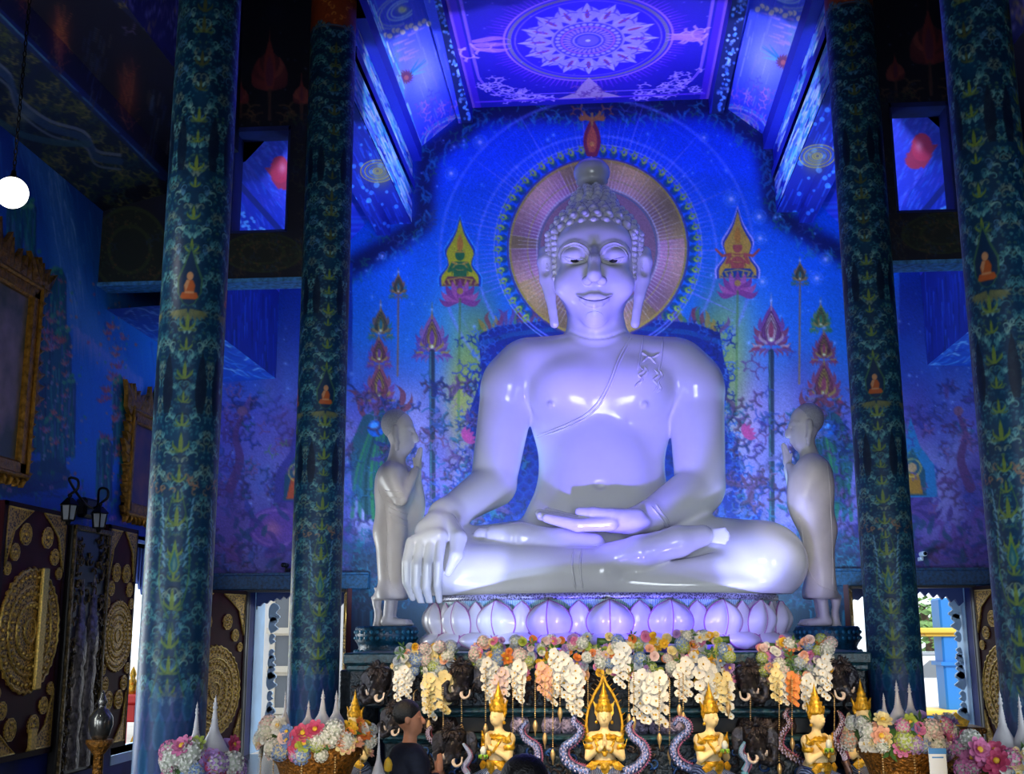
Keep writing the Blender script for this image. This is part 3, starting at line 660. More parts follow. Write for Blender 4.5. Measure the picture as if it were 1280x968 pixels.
for sg in (-1, 1):
    side = 'left' if sg < 0 else 'right'
    for (xa, za), (xb, zb), cv, nm, n in prof:
        yf = 10.7 if max(xa, xb) < 2.45 else Y0
        struct(painted(f'{nm}_{side}', (sg*xa, yf, za), (0, YB-yf, 0), (sg*(xb-xa), 0, zb-za), 220 if n > 5 else 3, max(n, 3), cv, M_wall, uvmap=(prj if sg < 0 else mirror_map)))
# aisle roofs: band, riser, slope (front bay sees the dark painted one, the sanctuary bay the blue one with a red flame)
def paint_front_roof():
    cv = Cv(-80, -90, 300, 300, 1.3, (6, 10, 42))
    cv.poly([(-80, 110), (-80, 20), (0, 22), (205, 222), (115, 250)], (16, 40, 72), 1)
    for _ in range(420):
        t = rng.random(); k = rng.random(); x = -60+t*255; lo = 20+(x/205)*200; hi = 165+x*.75; y = lo+(hi-lo)*k
        cv.curl(x, y, rng.uniform(8, 15), .8+rng.uniform(-1, 1), rng.choice([(95, 105, 60), (60, 80, 60), (40, 70, 90), (130, 125, 80), (20, 35, 60)]), 2.4, .8, rng.choice((-1, 1)))
    for off, c, w_ in ((0, (120, 135, 165), 4), (8, (45, 80, 130), 9), (18, (110, 125, 150), 3)):
        cv.line(spline([(-30, 60+off), (10, 90+off), (22, 120+off), (60, 150+off), (105, 165+off), (120, 188+off), (150, 194+off)], 40), w_, c, .85)
    cv.line(spline([(-30, 130), (20, 165), (70, 178), (110, 180)], 20), 8, (50, 95, 120), .8); cv.glow(30, 145, 14, (120, 140, 140), .7, 10)
    cv.line([(-60, -40), (0, 18), (205, 220)], 12, (14, 45, 110), .95)
    for _ in range(60): t = rng.random(); cv.line([(t*200-4, t*200+14), (t*200+5, t*200+22)], 2, (70, 130, 180), .6)
    for (x, y, h) in ((75, 40, 80), (160, 112, 90), (30, -30, 70)):
        cv.glow(x, y, 16, (110, 50, 50), .9, h*.45); cv.glow(x, y+8, 7, (160, 80, 60), .7, h*.25)
        for q in range(40): cv.line([(x+rng.gauss(0, 8), y+rng.uniform(-40, 44)), (x+rng.gauss(0, 6), y+rng.uniform(-30, 54))], 1.3, rng.choice([(150, 70, 60), (60, 25, 40), (180, 110, 70)]), .5)
    for (x, y) in ((120, 82), (195, 160)):
        for q in range(30): x_ = x+rng.gauss(0, 8); y_ = y+rng.uniform(-50, 40); cv.line([(x_, y_), (x_-3, y_+16)], 1.6, rng.choice([(70, 90, 120), (100, 90, 80), (40, 60, 110)]), .6)
    cv.poly([(125, -90), (300, -90), (300, 80), (235, 90), (140, 0)], (22, 32, 80), 1)
    for _ in range(170):
        x = rng.uniform(140, 290); y = rng.uniform(-80, 80)
        if y > x-140: continue
        cv.curl(x, y, rng.uniform(8, 16), rng.uniform(0, 6), rng.choice([(120, 120, 170), (70, 75, 130), (150, 130, 60), (90, 80, 120)]), 2.4, .85, rng.choice((-1, 1)))
    return cv
def paint_inner_roof():
    cv = Cv(280, 140, 400, 320, 1.6, (26, 44, 175))
    for _ in range(500):
        x = rng.uniform(280, 400); y = rng.uniform(140, 320); cv.line([(x, y), (x+rng.uniform(3, 7), y+rng.uniform(6, 13))], 1.6, rng.choice([(60, 80, 215), (30, 40, 160), (90, 110, 230), (40, 100, 215), (80, 60, 190)]), .6)
    for q in range(7): cv.flame(352, 235, 34-q*2, 12, -math.pi/2-.7+q*.28, (170, 25, 55), .95, .2)
    cv.disc(350, 212, 12, (200, 30, 60), 1, 17); cv.glow(353, 210, 5, (240, 130, 150), .8, 8)
    cv.line([(290, 220), (365, 305)], 7, (14, 24, 110), .9)
    for q in range(40): x = rng.uniform(285, 340); cv.disc(x, 250+(x-295)*.9+rng.uniform(4, 26), 2, (110, 180, 240), .8)
    return cv
cvF, cvI = paint_front_roof(), paint_inner_roof()
steps = [((5.2, 6.0), (4.42, 6.2), 80), ((4.42, 6.2), (4.38, 6.45), 24), ((4.38, 6.45), (3.75, 6.62), 64), ((3.75, 6.62), (2.97, 7.5), 60)]
for sg in (-1, 1):
    side = 'left' if sg < 0 else 'right'
    for (xa, za), (xb, zb), n in steps:
        for ya, yb, cv, nm in ((11.55, YB, cvI, 'ceiling_aisle_back'), (6.5, 11.3, cvF, 'ceiling_aisle_front')):
            if cv is cvF and za == 6.62: xb, zb = 3.80, 9.6
            struct(painted(f'{nm}_{side}', (sg*xa, ya, za), (0, yb-ya, 0), (sg*(xb-xa), 0, zb-za), 190 if cv is cvF and sg < 0 else 110, n, cv, M_wall, uvmap=prj if sg < 0 else mirror_map))
# low beam along each side wall of the sanctuary bay, its underside pale blue
def paint_low_beam():
    cv = Cv(90, 330, 400, 520, 1.3, (30, 70, 175))
    for _ in range(900):
        x = rng.uniform(95, 390); y = rng.uniform(335, 515); cv.line(spline([(x, y), (x+8, y+rng.uniform(-5, 7)), (x+16, y+rng.uniform(0, 14))], 5), 2, rng.choice([(90, 150, 220), (150, 190, 235), (30, 70, 190), (20, 45, 150), (60, 120, 215)]), .7, .8)
    return cv
def paint_streaks():
    cv = Cv(180, 330, 400, 500, 1.3, (12, 24, 120))
    for _ in range(500):
        x = rng.uniform(190, 390); y = rng.uniform(320, 480); cv.line([(x, y), (x+rng.uniform(-1, 1), y+rng.uniform(10, 40))], 1.8, rng.choice([(20, 50, 165), (8, 14, 80), (40, 80, 190), (16, 30, 130)]), .6, .6)
    return cv
cvL, cvS = paint_low_beam(), paint_streaks()
for sg in (-1, 1):
    side = 'left' if sg < 0 else 'right'; mp = prj if sg < 0 else mirror_map
    struct(painted(f'trim_low_beam_{side}', (sg*5.2, 11.55, 4.98), (0, YB-11.55, 0), (sg*-.79, 0, .04), 150, 40, cvL, M_wall, uvmap=mp))
    struct(painted(f'trim_low_beam_face_{side}', (sg*4.41, 11.55, 5.02), (0, YB-11.55, 0), (0, 0, 1.3), 150, 60, cvS, M_wall, uvmap=mp))
# walls across the aisles, each with a window-like opening
def paint_cross_wall():
    cv = Cv(90, -130, 400, 360, 1.3, (9, 13, 38))
    for _ in range(70): cv.glow(rng.uniform(95, 395), rng.uniform(-20, 350), 14, rng.choice([(16, 26, 66), (8, 10, 30), (20, 34, 60)]), .5)
    for _ in range(70): cv.star(rng.uniform(100, 390), rng.uniform(0, 270), 1.5, (110, 120, 150), .5)
    def bigflame(x, y, s):
        for a in (-1, 1):
            for q in range(4): cv.flame(x, y, s*(1-.13*q), s*.26, -math.pi/2+a*.26*q, rng.choice([(120, 50, 60), (90, 40, 55), (140, 70, 70)]), .85, .35*a)
        cv.flame(x, y, s*1.3, s*.3, -math.pi/2, (130, 55, 60), .9, 0); cv.flame(x, y-4, s*.8, s*.2, -math.pi/2, (95, 45, 75), .9, 0); cv.line([(x, y-s*1.1), (x, y-s*1.6)], 2, (120, 60, 60), .8, .7)
        cv.line([(x, y), (x, y+s*.75)], 4, (90, 60, 60), .8)
        for a in (-1, 1):
            cv.curl(x+a*6, y+s*.45, s*.4, -.4 if a > 0 else math.pi+.4, (100, 75, 60), 2.4, .8, a); cv.curl(x+a*4, y+s*.6, s*.3, -.2 if a > 0 else math.pi+.2, (90, 65, 55), 2.4, .8, a)
    bigflame(337, 112, 50); bigflame(377, 130, 24); bigflame(301, 130, 22); bigflame(170, 190, 20)
    for x, y, rx, ry in ((162, 312, 46, 52), (328, 316, 48, 24)):
        cv.disc(x, y, rx, (26, 34, 30), .95, ry)
        for q in range(4): cv.ring(x, y, rx*(1-.22*q), 4, ((48, 58, 34), (24, 34, 30))[q % 2], .9, ry*(1-.22*q))
        for q in range(90): a = rng.uniform(0, 6.3); k = rng.uniform(.5, 1); cv.disc(x+rx*k*math.cos(a), y+ry*k*math.sin(a), 1.3, rng.choice([(80, 85, 45), (100, 60, 40), (40, 60, 50)]), .7)
    for q in range(110):
        x = rng.choice((rng.uniform(110, 210), rng.uniform(366, 392), rng.uniform(290, 385))); y = rng.uniform(140, 350) if x < 290 or x > 366 else rng.uniform(292, 348)
        cv.curl(x, y, rng.uniform(7, 14), rng.uniform(0, 6.3), rng.choice([(60, 50, 45), (40, 60, 50), (30, 50, 80), (90, 65, 45)]), 1.6, .7, rng.choice((-1, 1)))
    return cv
cvX = paint_cross_wall()
M_edge = mat('pale_blue_edge', (70, 150, 225), .6, noise=.4, nscale=18)
for sg in (-1, 1):
    side = 'left' if sg < 0 else 'right'; mp = prj if sg < 0 else mirror_map
    xa, xb = (-5.2, -2.96) if sg < 0 else (2.96, 5.2); ox = (-3.80, -3.19) if sg < 0 else (3.09, 3.68); oz = (5.71, 6.90)
    struct(painted(f'wall_aisle_{side}', (xa, 11.3, 5.2), (xb-xa, 0, 0), (0, 0, 4.6), 170, 330, cvX, M_wall, flip=True, uvmap=mp,
           keepf=lambda c: ~((c[..., 0] > ox[0]) & (c[..., 0] < ox[1]) & (c[..., 2] > oz[0]) & (c[..., 2] < oz[1]))))
    b = MB(); y0, y1 = 11.305, 11.54
    b.box((xa, y0, 5.2), (ox[0], y1, 9.8)); b.box((ox[1], y0, 5.2), (xb, y1, 9.8)); b.box((ox[0], y0, 5.2), (ox[1], y1, oz[0])); b.box((ox[0], y0, oz[1]), (ox[1], y1, 9.8))
    struct(b.build(f'wall_aisle_core_{side}', M_plain))
    b = MB(); b.box((xa, 11.28, 5.16), (xb, 11.56, 5.2)); struct(b.build(f'trim_aisle_{side}', M_edge))
    b = MB()
    b.box((ox[0], 11.29, oz[1]-.05), (ox[1], 11.56, oz[1]+.001)); b.box((ox[0], 11.29, oz[0]-.001), (ox[1], 11.56, oz[0]+.02)); b.box((ox[0]-.001, 11.29, oz[0]), (ox[0]+.02, 11.56, oz[1])); b.box((ox[1]-.02, 11.29, oz[0]), (ox[1]+.001, 11.56, oz[1]))
    struct(b.build(f'trim_opening_{side}', M_plain))
# left wall: waterfalls and coral cliffs
def paint_left_wall():
    cv = Cv(-90, 130, 300, 720, 1.3, (10, 70, 185))
    cv.vgrad([(130, (10, 52, 150)), (260, (14, 84, 190)), (400, (28, 124, 224)), (560, (18, 110, 226)), (640, (10, 64, 185)), (720, (8, 44, 150))])
    for q in range(420):
        t = rng.random(); x = -60+rng.random()*220+t*70; y = 150+t*420
        cv.line([(x, y), (x+rng.uniform(2, 7), y+rng.uniform(18, 50))], rng.uniform(1.5, 4), rng.choice([(20, 110, 215), (60, 140, 225), (12, 70, 180), (40, 120, 220), (90, 150, 225)]), .4, .8)
    for q in range(5):
        o_ = q*7-14; cv.line(spline([(30+o_, 160), (70+o_, 250), (84+o_, 330), (108+o_, 410), (146+o_, 462), (168+o_, 505)], 30), 9, (90, 160, 240), .35, 14, 8)
    for q in range(110):
        x = 60+rng.uniform(-14, 14); y = rng.uniform(170, 380); cv.line([(x+(y-170)*.17, y), (x+(y-170)*.17+rng.uniform(2, 6), y+rng.uniform(14, 36))], 1.6, rng.choice([(150, 195, 250), (60, 130, 230), (120, 170, 245)]), .5, .5)
    for q in range(70):
        x = 92+q*1.25; y = 408+q*1.0+rng.uniform(-4, 4); cv.line([(x, y), (x+rng.uniform(-1, 1), y+rng.uniform(14, 46))], 2.2, rng.choice([(170, 160, 240), (130, 150, 240)]), .5, .5)
    for q in range(50): cv.glow(rng.uniform(60, 170), rng.uniform(470, 600), rng.uniform(6, 14), (30, 130, 240), .3, 40)
    cliffs = [(38, 316, 430, 12), (72, 336, 410, 9), (60, 395, 520, 13), (78, 410, 540, 9), (44, 440, 565, 12), (18, 230, 330, 10), (-20, 240, 330, 16), (148, 470, 570, 7), (130, 545, 625, 9), (66, 520, 590, 15), (-30, 420, 560, 20), (156, 500, 600, 6), (52, 350, 480, 8), (86, 470, 570, 7), (36, 250, 320, 8)]
    for (x, y0_, y1_, w_) in cliffs:
        edge = [(x-w_+rng.uniform(-2, 2), y1_), (x-w_, y0_+w_*1.2), (x-w_*.5, y0_), (x+w_*.5, y0_), (x+w_, y0_+w_*1.2), (x+w_+rng.uniform(-2, 2), y1_)]
        cv.poly([(a+2, b_+2) for a, b_ in edge], (6, 40, 90), .6); cv.poly(edge, (18, 100, 130), .9)
        for q in range(30): xx = x+rng.uniform(-w_, w_); yy = rng.uniform(y0_+3, y1_-10); cv.line([(xx, yy), (xx+rng.uniform(-1, 1), yy+rng.uniform(8, 26))], 1.8, rng.choice([(30, 140, 150), (10, 66, 110), (60, 160, 160), (80, 110, 180), (24, 120, 110)]), .7)
        for q in range(8): cv.disc(x+rng.uniform(-w_, w_), y0_+rng.uniform(-2, 10), rng.uniform(1.5, 3.5), rng.choice([(50, 160, 130), (90, 180, 140)]), .8)
    for q in range(330):
        x = rng.gauss(58, 24) if rng.random() < .7 else rng.gauss(146, 10); y = rng.uniform(340, 610)
        cv.disc(x, y, rng.uniform(.8, 2.2), rng.choice([(200, 110, 110), (225, 130, 120), (190, 100, 160), (60, 180, 150), (170, 160, 210), (230, 160, 130)]), .75)
    for q in range(60):
        x = rng.choice((rng.gauss(52, 20), rng.gauss(52, 20), rng.gauss(142, 9))); y = rng.uniform(390, 590)
        for a in range(5): cv.flame(x, y, rng.uniform(6, 11), 2.2, -math.pi/2+(a-2)*.5, rng.choice([(205, 100, 90), (220, 130, 125), (180, 90, 150), (140, 150, 200)]), .75)
    cv.poly([(-20, 590), (70, 572), (88, 590), (84, 610), (-20, 625)], (10, 70, 120), .8)
    for q in range(24): cv.line([(rng.uniform(-10, 84), 600), (rng.uniform(-10, 84), 622)], 1.5, (10, 50, 130), .5)
    for q in range(70): x = rng.uniform(-20, 180); y = rng.uniform(590, 655); cv.disc(x, y, rng.uniform(1.5, 3.2), rng.choice([(170, 90, 190), (200, 120, 200), (40, 130, 170), (30, 140, 120), (190, 130, 150)]), .65); cv.line([(x, y), (x, y+10)], 1.2, (20, 90, 110), .6)
    return cv
cvW = paint_left_wall()
WX = 5.2
struct(painted('wall_left', (-WX, 8.0, 2.62), (0, YB-8.0, 0), (0, 0, 3.5), 400, 190, cvW, M_wall, flip=True))
M_shut_wall = mat('maroon_lacquer', (44, 14, 26), .35, noise=.3, nscale=5)
WIN = (12.44, 14.3, .3, 2.58)          # opening in the left wall
b = MB(); b.box((-5.55, -3.4, 0), (-WX-.01, WIN[0], 2.62)); b.box((-5.55, WIN[1], 0), (-WX-.01, YB, 2.62)); b.box((-5.55, WIN[0], WIN[3]), (-WX-.01, WIN[1], 2.62)); b.box((-5.55, WIN[0], 0), (-WX-.01, WIN[1], WIN[2]))
b.box((-5.55, -3.4, 2.62), (-WX-.01, YB, 11)); struct(b.build('wall_left_lower', M_plain))
b = MB(); b.box((WX, -3.4, 0), (5.55, YB, 11)); struct(b.build('wall_right', M_plain))
# the hall goes on behind the photographer: front wall with its great door, high dark roof
M_dark = mat('night_blue_plaster', (10, 16, 50), .8)
b = MB(); b.box((-5.55, -3.4, 0), (-2.3, -3.2, 10.5)); b.box((2.3, -3.4, 0), (5.55, -3.2, 10.5)); b.box((-2.3, -3.4, 4.2), (2.3, -3.2, 10.5)); struct(b.build('wall_front', M_dark))
b = MB(); b.box((-5.6, -3.4, 10.5), (5.6, 11.6, 10.8)); b.box((-5.6, 11.35, 9.5), (5.6, YB+.3, 9.7)); b.box((-2.96, 11.36, 9.2), (2.96, 11.5, 10.6)); struct(b.build('ceiling_high', M_dark))

# ------------------------------------------------------------------ the four painted columns
COLR = .245
def paint_column():
    # x: 0..160 round the shaft (cm), y: height in cm
    cv = Cv(-6, -5, 166, 860, 1.7, (10, 46, 78))
    per = 40.0
    cv.vgrad([(0, (7, 52, 88)), (782, (6, 40, 70)), (785, (128, 54, 28)), (860, (128, 54, 28))])  # blue deepens up the shaft: the dimmer light higher up, painted in
    for _ in range(200): cv.glow(rng.uniform(0, 160), rng.uniform(0, 780), rng.uniform(5, 12), rng.choice([(5, 28, 60), (4, 20, 46), (14, 74, 106)]), .4)
    rr = random.Random(21)
    pale = [(70, 132, 140), (100, 158, 160), (56, 112, 128), (120, 164, 158), (72, 120, 158), (110, 130, 120)]
    motifs = []; fills = []
    y = 112
    while y < 772:             # one palmette after another up the shaft; each side mirrored about its axis, four repeats round
        st = rr.uniform(19, 25)
        for q in range(7):
            motifs.append((2.0+q*2.6+rr.uniform(-.6, .6), y+st*(.1+.13*q)+rr.uniform(-1.5, 1.5), rr.uniform(4.2, 7.0), rr.uniform(-1.9, -1.0)+.25*q, rr.choice(pale), 1 if q % 2 else -1, rr.uniform(.5, 1)))
        y += st
    for _ in range(900): fills.append((rr.uniform(1.5, 19.5), rr.uniform(110, 780), rr.uniform(1.8, 3.4), rr.uniform(-2.6, -.5), rr.choice([(50, 112, 126), (72, 136, 142), (36, 88, 116), (76, 108, 80)]), rr.choice((-1, 1))))
    for k in range(4):
        ax = per*(k+.5)
        for (x, y, r, a, c, tn) in fills:
            for s_ in (-1, 1): cv.curl(ax+s_*x, y, r, -(a if s_ > 0 else math.pi-a), c, .85, .8, tn*s_, 7)
        for (x, y, r, a, c, tn, q) in motifs:
            for s_ in (-1, 1):
                an = a if s_ > 0 else math.pi-a
                cv.curl(ax+s_*x, y+.6, r, -an, (4, 18, 38), 2.0, .6, tn*s_, 9); cv.curl(ax+s_*x, y, r, -an, c, 1.05, .9, tn*s_, 9)
                for e in (.0, .5, -.5): cv.flame(ax+s_*x, y, r*(.9-.3*abs(e)), r*.2, math.pi/2-s_*(.5+e), c, .75, .4*s_)
        y = 120
        while y < 770:
            h = rr.uniform(8, 14); gcol = (120, 138, 46) if y < 520 else (84, 84, 40)
            cv.flame(ax, y, h, h*.24, math.pi/2, gcol, .8, 0)
            for s_ in (-1, 1):
                cv.flame(ax+s_*.8, y, h*.7, h*.16, math.pi/2-s_*.55, gcol, .7, -.3*s_)
                if rr.random() < .4: cv.flame(ax+s_*1, y, h*.6, h*.16, math.pi/2-s_*1.1, (90, 110, 60), .7, -.4*s_)
            y += h*rr.uniform(1.1, 2.2)
        # foot: rows of lotus petals
        for row in range(6):
            for q in range(5):
                x = ax-20+ (q+.5*(row % 2))*8; cv.flame(x, 20+row*17, 24, 10, math.pi/2, ((40, 120, 165), (60, 80, 150), (90, 80, 140))[(row+q) % 3], .45, 0); cv.flame(x, 22+row*17, 17, 5, math.pi/2, (14, 60, 105), .5, 0)
        # lime almond with long lime arms
        P = [(0, 24), (3.2, 14), (5.2, 6), (3.6, 0), (0, -3), (-3.6, 0), (-5.2, 6), (-3.2, 14)]
        cv.poly([(ax+x*.8, 197+y_*.8) for x, y_ in P], (96, 128, 56), .85); cv.poly([(ax+x*.55, 198+y_*.55) for x, y_ in P], (20, 90, 110), .95); cv.flame(ax, 198, 8, 2.2, math.pi/2, (90, 130, 120), .8, 0)
        for s_ in (-1, 1):
            cv.line(spline([(ax+s_*2, 168), (ax+s_*9, 182), (ax+s_*11, 205), (ax+s_*7, 232), (ax+s_*2, 250)], 18), 1.3, (80, 118, 62), .7, .8)
            cv.line(spline([(ax+s_*12, 120), (ax+s_*6, 140), (ax+s_*1, 165)], 10), 1.0, (84, 116, 62), .6)
            for q in range(9): cv.flame(ax+s_*(6+q*.6), 200+q*5, 6, 1.6, math.pi/2-s_*(.9-.05*q), (110, 160, 190), .75, .3*s_)
        for s_ in (-1, 1):       # ochre scroll band
            for q in range(6): cv.curl(ax+s_*(5+q*2.2), 252+rr.uniform(-5, 6), 4.6, rr.uniform(0, 6), (150, 105, 80), 1.2, .8, s_)
        # niche with a seated monk
        nz = [(0, 34), (4, 22), (8.5, 12), (8, 3), (4, -4), (0, -6), (-4, -4), (-8, 3), (-8.5, 12), (-4, 22)]
        Y_ = 379
        cv.poly([(ax+x*1.18, Y_+y_*1.1) for x, y_ in nz], (60, 100, 70), .8); cv.poly([(ax+x, Y_+y_) for x, y_ in nz], (9, 40, 74), 1)
        robe = (160, 78, 36)
        cv.poly([(ax-7, Y_), (ax-5.5, Y_+3.5), (ax+5.5, Y_+3.5), (ax+7, Y_), (ax+5, Y_-1.6), (ax-5, Y_-1.6)], robe, 1)
        cv.poly([(ax-3.4, Y_+2), (ax-4.4, Y_+8), (ax-2.2, Y_+12), (ax+2.2, Y_+12), (ax+4.4, Y_+8), (ax+3.4, Y_+2)], robe, 1); cv.poly([(ax-4.2, Y_+8), (ax-2.2, Y_+12), (ax, Y_+11), (ax-2.5, Y_+4)], (176, 128, 92), 1)
        cv.disc(ax, Y_+14.6, 2.5, (176, 128, 92), 1, 3); cv.line([(ax-3, Y_+3.2), (ax+3, Y_+3.2)], 1.3, (180, 134, 100), 1)
        for s_ in (-1, 1):
            for q in range(5): cv.flame(ax+s_*(2+q*1.5), Y_-8-q*.4, 9, 3, -math.pi/2+s_*.3*q, (110, 110, 70), .8, 0)
        # dark lozenges higher up
        for yy in (300, 470, 610):
            for s_ in (-1, 1): cv.flame(ax+s_*13, yy, 42, 9, math.pi/2, (7, 22, 46), .85, 0)
        # capital band
        for q in range(26): cv.curl(ax+rr.uniform(-20, 20), rr.uniform(790, 855), 5, rr.uniform(0, 6), rr.choice([(190, 95, 45), (110, 45, 25), (205, 130, 60)]), 1.5, .8, rr.choice((-1, 1)))
        cv.line([(ax-20, 785), (ax+20, 785)], 1.6, (60, 90, 130), .9)
    return cv
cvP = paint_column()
na, nh = 232, 1400
A, Hh = np.meshgrid(np.linspace(0, 1, na), np.linspace(0, 1, nh), indexing='ij')
ht = 8.6
th = -math.pi/2 + (A-.5)*2*math.pi     # the painted seam is at the back
rad = COLR*(1 + .06*np.exp(-Hh*ht/.5)*0 - .015*Hh)
V = np.stack([rad*np.cos(th), rad*np.sin(th), Hh*ht], -1).reshape(-1, 3)
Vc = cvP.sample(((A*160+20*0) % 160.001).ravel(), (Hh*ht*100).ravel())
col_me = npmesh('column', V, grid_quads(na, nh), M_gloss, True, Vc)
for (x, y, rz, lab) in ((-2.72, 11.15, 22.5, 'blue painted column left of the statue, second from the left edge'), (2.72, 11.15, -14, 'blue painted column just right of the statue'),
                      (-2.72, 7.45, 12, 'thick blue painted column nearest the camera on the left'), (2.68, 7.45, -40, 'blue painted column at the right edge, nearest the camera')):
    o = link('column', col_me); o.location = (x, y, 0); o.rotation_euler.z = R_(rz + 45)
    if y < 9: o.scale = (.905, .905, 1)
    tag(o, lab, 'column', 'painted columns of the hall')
# ------------------------------------------------------------------ sculpting: smooth unions of rounded limbs on a grid
class Clay:
    def __init__(s, lo, hi, h):
        s.lo = np.asarray(lo, float); s.h = h; s.n = np.ceil((np.asarray(hi, float)-s.lo)/h).astype(int)+1
        s.d = np.full(s.n, .5, np.float32); s.ax = [s.lo[i] + h*np.arange(s.n[i]) for i in range(3)]
    def _blk(s, lo, hi):
        i0 = np.maximum(0, np.floor((lo-s.lo)/s.h).astype(int)); i1 = np.minimum(s.n, np.ceil((hi-s.lo)/s.h).astype(int)+1)
        if (i1 <= i0).any(): return None
        sl = tuple(slice(a, b) for a, b in zip(i0, i1))
        return sl, s.ax[0][sl[0]][:, None, None].astype(np.float32), s.ax[1][sl[1]][None, :, None].astype(np.float32), s.ax[2][sl[2]][None, None, :].astype(np.float32)
    def _put(s, sl, d, k, cut):
        a = s.d[sl]
        if cut:
            if k <= 0: s.d[sl] = np.maximum(a, -d)
            else: hh = np.maximum(k-np.abs(a+d), 0)/k; s.d[sl] = np.maximum(a, -d) + hh*hh*k*.25
        else:
            if k <= 0: s.d[sl] = np.minimum(a, d)
            else: hh = np.maximum(k-np.abs(a-d), 0)/k; s.d[sl] = np.minimum(a, d) - hh*hh*k*.25
    def cone(s, a, b, ra, rb=None, k=.05, cut=False, flat=None):
        """rounded cone from a (radius ra) to b (radius rb)."""
        rb = ra if rb is None else rb; a = np.asarray(a, float); b = np.asarray(b, float); m = max(ra, rb) + k + 3*s.h
        g = s._blk(np.minimum(a, b)-m, np.maximum(a, b)+m)
        if g is None: return s
        sl, X, Y, Z = g; ab = b-a; L = float(ab @ ab)+1e-12
        t = np.clip(((X-a[0])*ab[0] + (Y-a[1])*ab[1] + (Z-a[2])*ab[2])/L, 0, 1)
        d = np.sqrt((X-a[0]-t*ab[0])**2 + (Y-a[1]-t*ab[1])**2 + (Z-a[2]-t*ab[2])**2) - (ra + (rb-ra)*t)
        s._put(sl, d, k, cut); return s
    def chain(s, pts, rad, k=.05, cut=False):
        for i in range(len(pts)-1): s.cone(pts[i], pts[i+1], rad[i], rad[i+1], k, cut)
        return s
    def egg(s, c, r, rot=None, k=.05, cut=False):
        c = np.asarray(c, float); r = np.broadcast_to(np.asarray(r, float), (3,)); m = r.max() + k + 3*s.h
        g = s._blk(c-m, c+m) if rot is not None else s._blk(c-r-k-3*s.h, c+r+k+3*s.h)
        if g is None: return s
        sl, X, Y, Z = g; X = X-c[0]; Y = Y-c[1]; Z = Z-c[2]
        if rot is not None:
            M = np.asarray(rot); X, Y, Z = (M[0, i]*X + M[1, i]*Y + M[2, i]*Z for i in range(3))
        q = np.sqrt((X/r[0])**2 + (Y/r[1])**2 + (Z/r[2])**2); q2 = np.sqrt((X/r[0]**2)**2 + (Y/r[1]**2)**2 + (Z/r[2]**2)**2) + 1e-9
        s._put(sl, q*(q-1)/q2, k, cut); return s
    def slab(s, axis, v, keep_above, k=0):
        A = s.ax[axis].astype(np.float32); sh = [1, 1, 1]; sh[axis] = -1; d = (A.reshape(sh)-v)*(-1 if keep_above else 1)
        s.d = np.maximum(s.d, d); return s
    def val(s, P):
        q = (np.asarray(P)-s.lo)/s.h; i = np.clip(np.floor(q).astype(int), 0, s.n-2); f = q-i; o = 0
        for a in (0, 1):
            for b in (0, 1):
                for c in (0, 1): o += s.d[i[0]+a, i[1]+b, i[2]+c]*(f[0] if a else 1-f[0])*(f[1] if b else 1-f[1])*(f[2] if c else 1-f[2])
        return o
    def hit(s, px, py, t0=None, lift=0.0):
        """where the line of sight through a photo pixel meets the clay."""
        d = ray(px, py); d = d/np.linalg.norm(d); hi = s.lo + s.h*(s.n-1); t = max(0, (s.lo[1]-CAM[1])/d[1]); t1 = (hi[1]-CAM[1])/d[1]
        while t < t1:
            P = CAM + d*t
            if (P > s.lo).all() and (P < hi-1e-6).all():
                v = s.val(P)
                if v < 0:
                    a, b_ = t-s.h*1.5, t
                    for _ in range(12):
                        m = (a+b_)/2
                        if s.val(CAM+d*m) < 0: b_ = m
                        else: a = m
                    return CAM + d*(b_-lift)
            t += s.h*1.2
        return None
    def skin(s, name, mats, off=None, smooth=1, cols=None):
        import openvdb as vdb
        g = vdb.FloatGrid(.5); g.copyFromArray(np.ascontiguousarray(np.clip(s.d, -.5, .5)))
        V, Q = g.convertToQuads(isovalue=0.0)
        V = np.asarray(V, np.float64); Q = np.asarray(Q)[:, ::-1]
        for _ in range(smooth):      # light relaxation
            acc = np.zeros_like(V); cnt = np.zeros(len(V))
            for i in range(4):
                a, b_ = Q[:, i], Q[:, (i+1) % 4]
                for c in range(3): acc[:, c] += np.bincount(a, V[b_, c], len(V)) + np.bincount(b_, V[a, c], len(V))
                cnt += np.bincount(a, minlength=len(V)) + np.bincount(b_, minlength=len(V))
            V = V*.5 + .5*acc/np.maximum(cnt, 1)[:, None]
        V = V*s.h + s.lo
        if off is not None: V = V-off
        return npmesh(name, V, Q, mats, True, cols(V) if cols else None)
    def build(s, name, mats, parent=None, smooth=1, label=None):
        o = link(name, s.skin(name, mats, rootloc(parent) if parent is not None else None, smooth), parent)
        if label: o['label'] = label
        return o
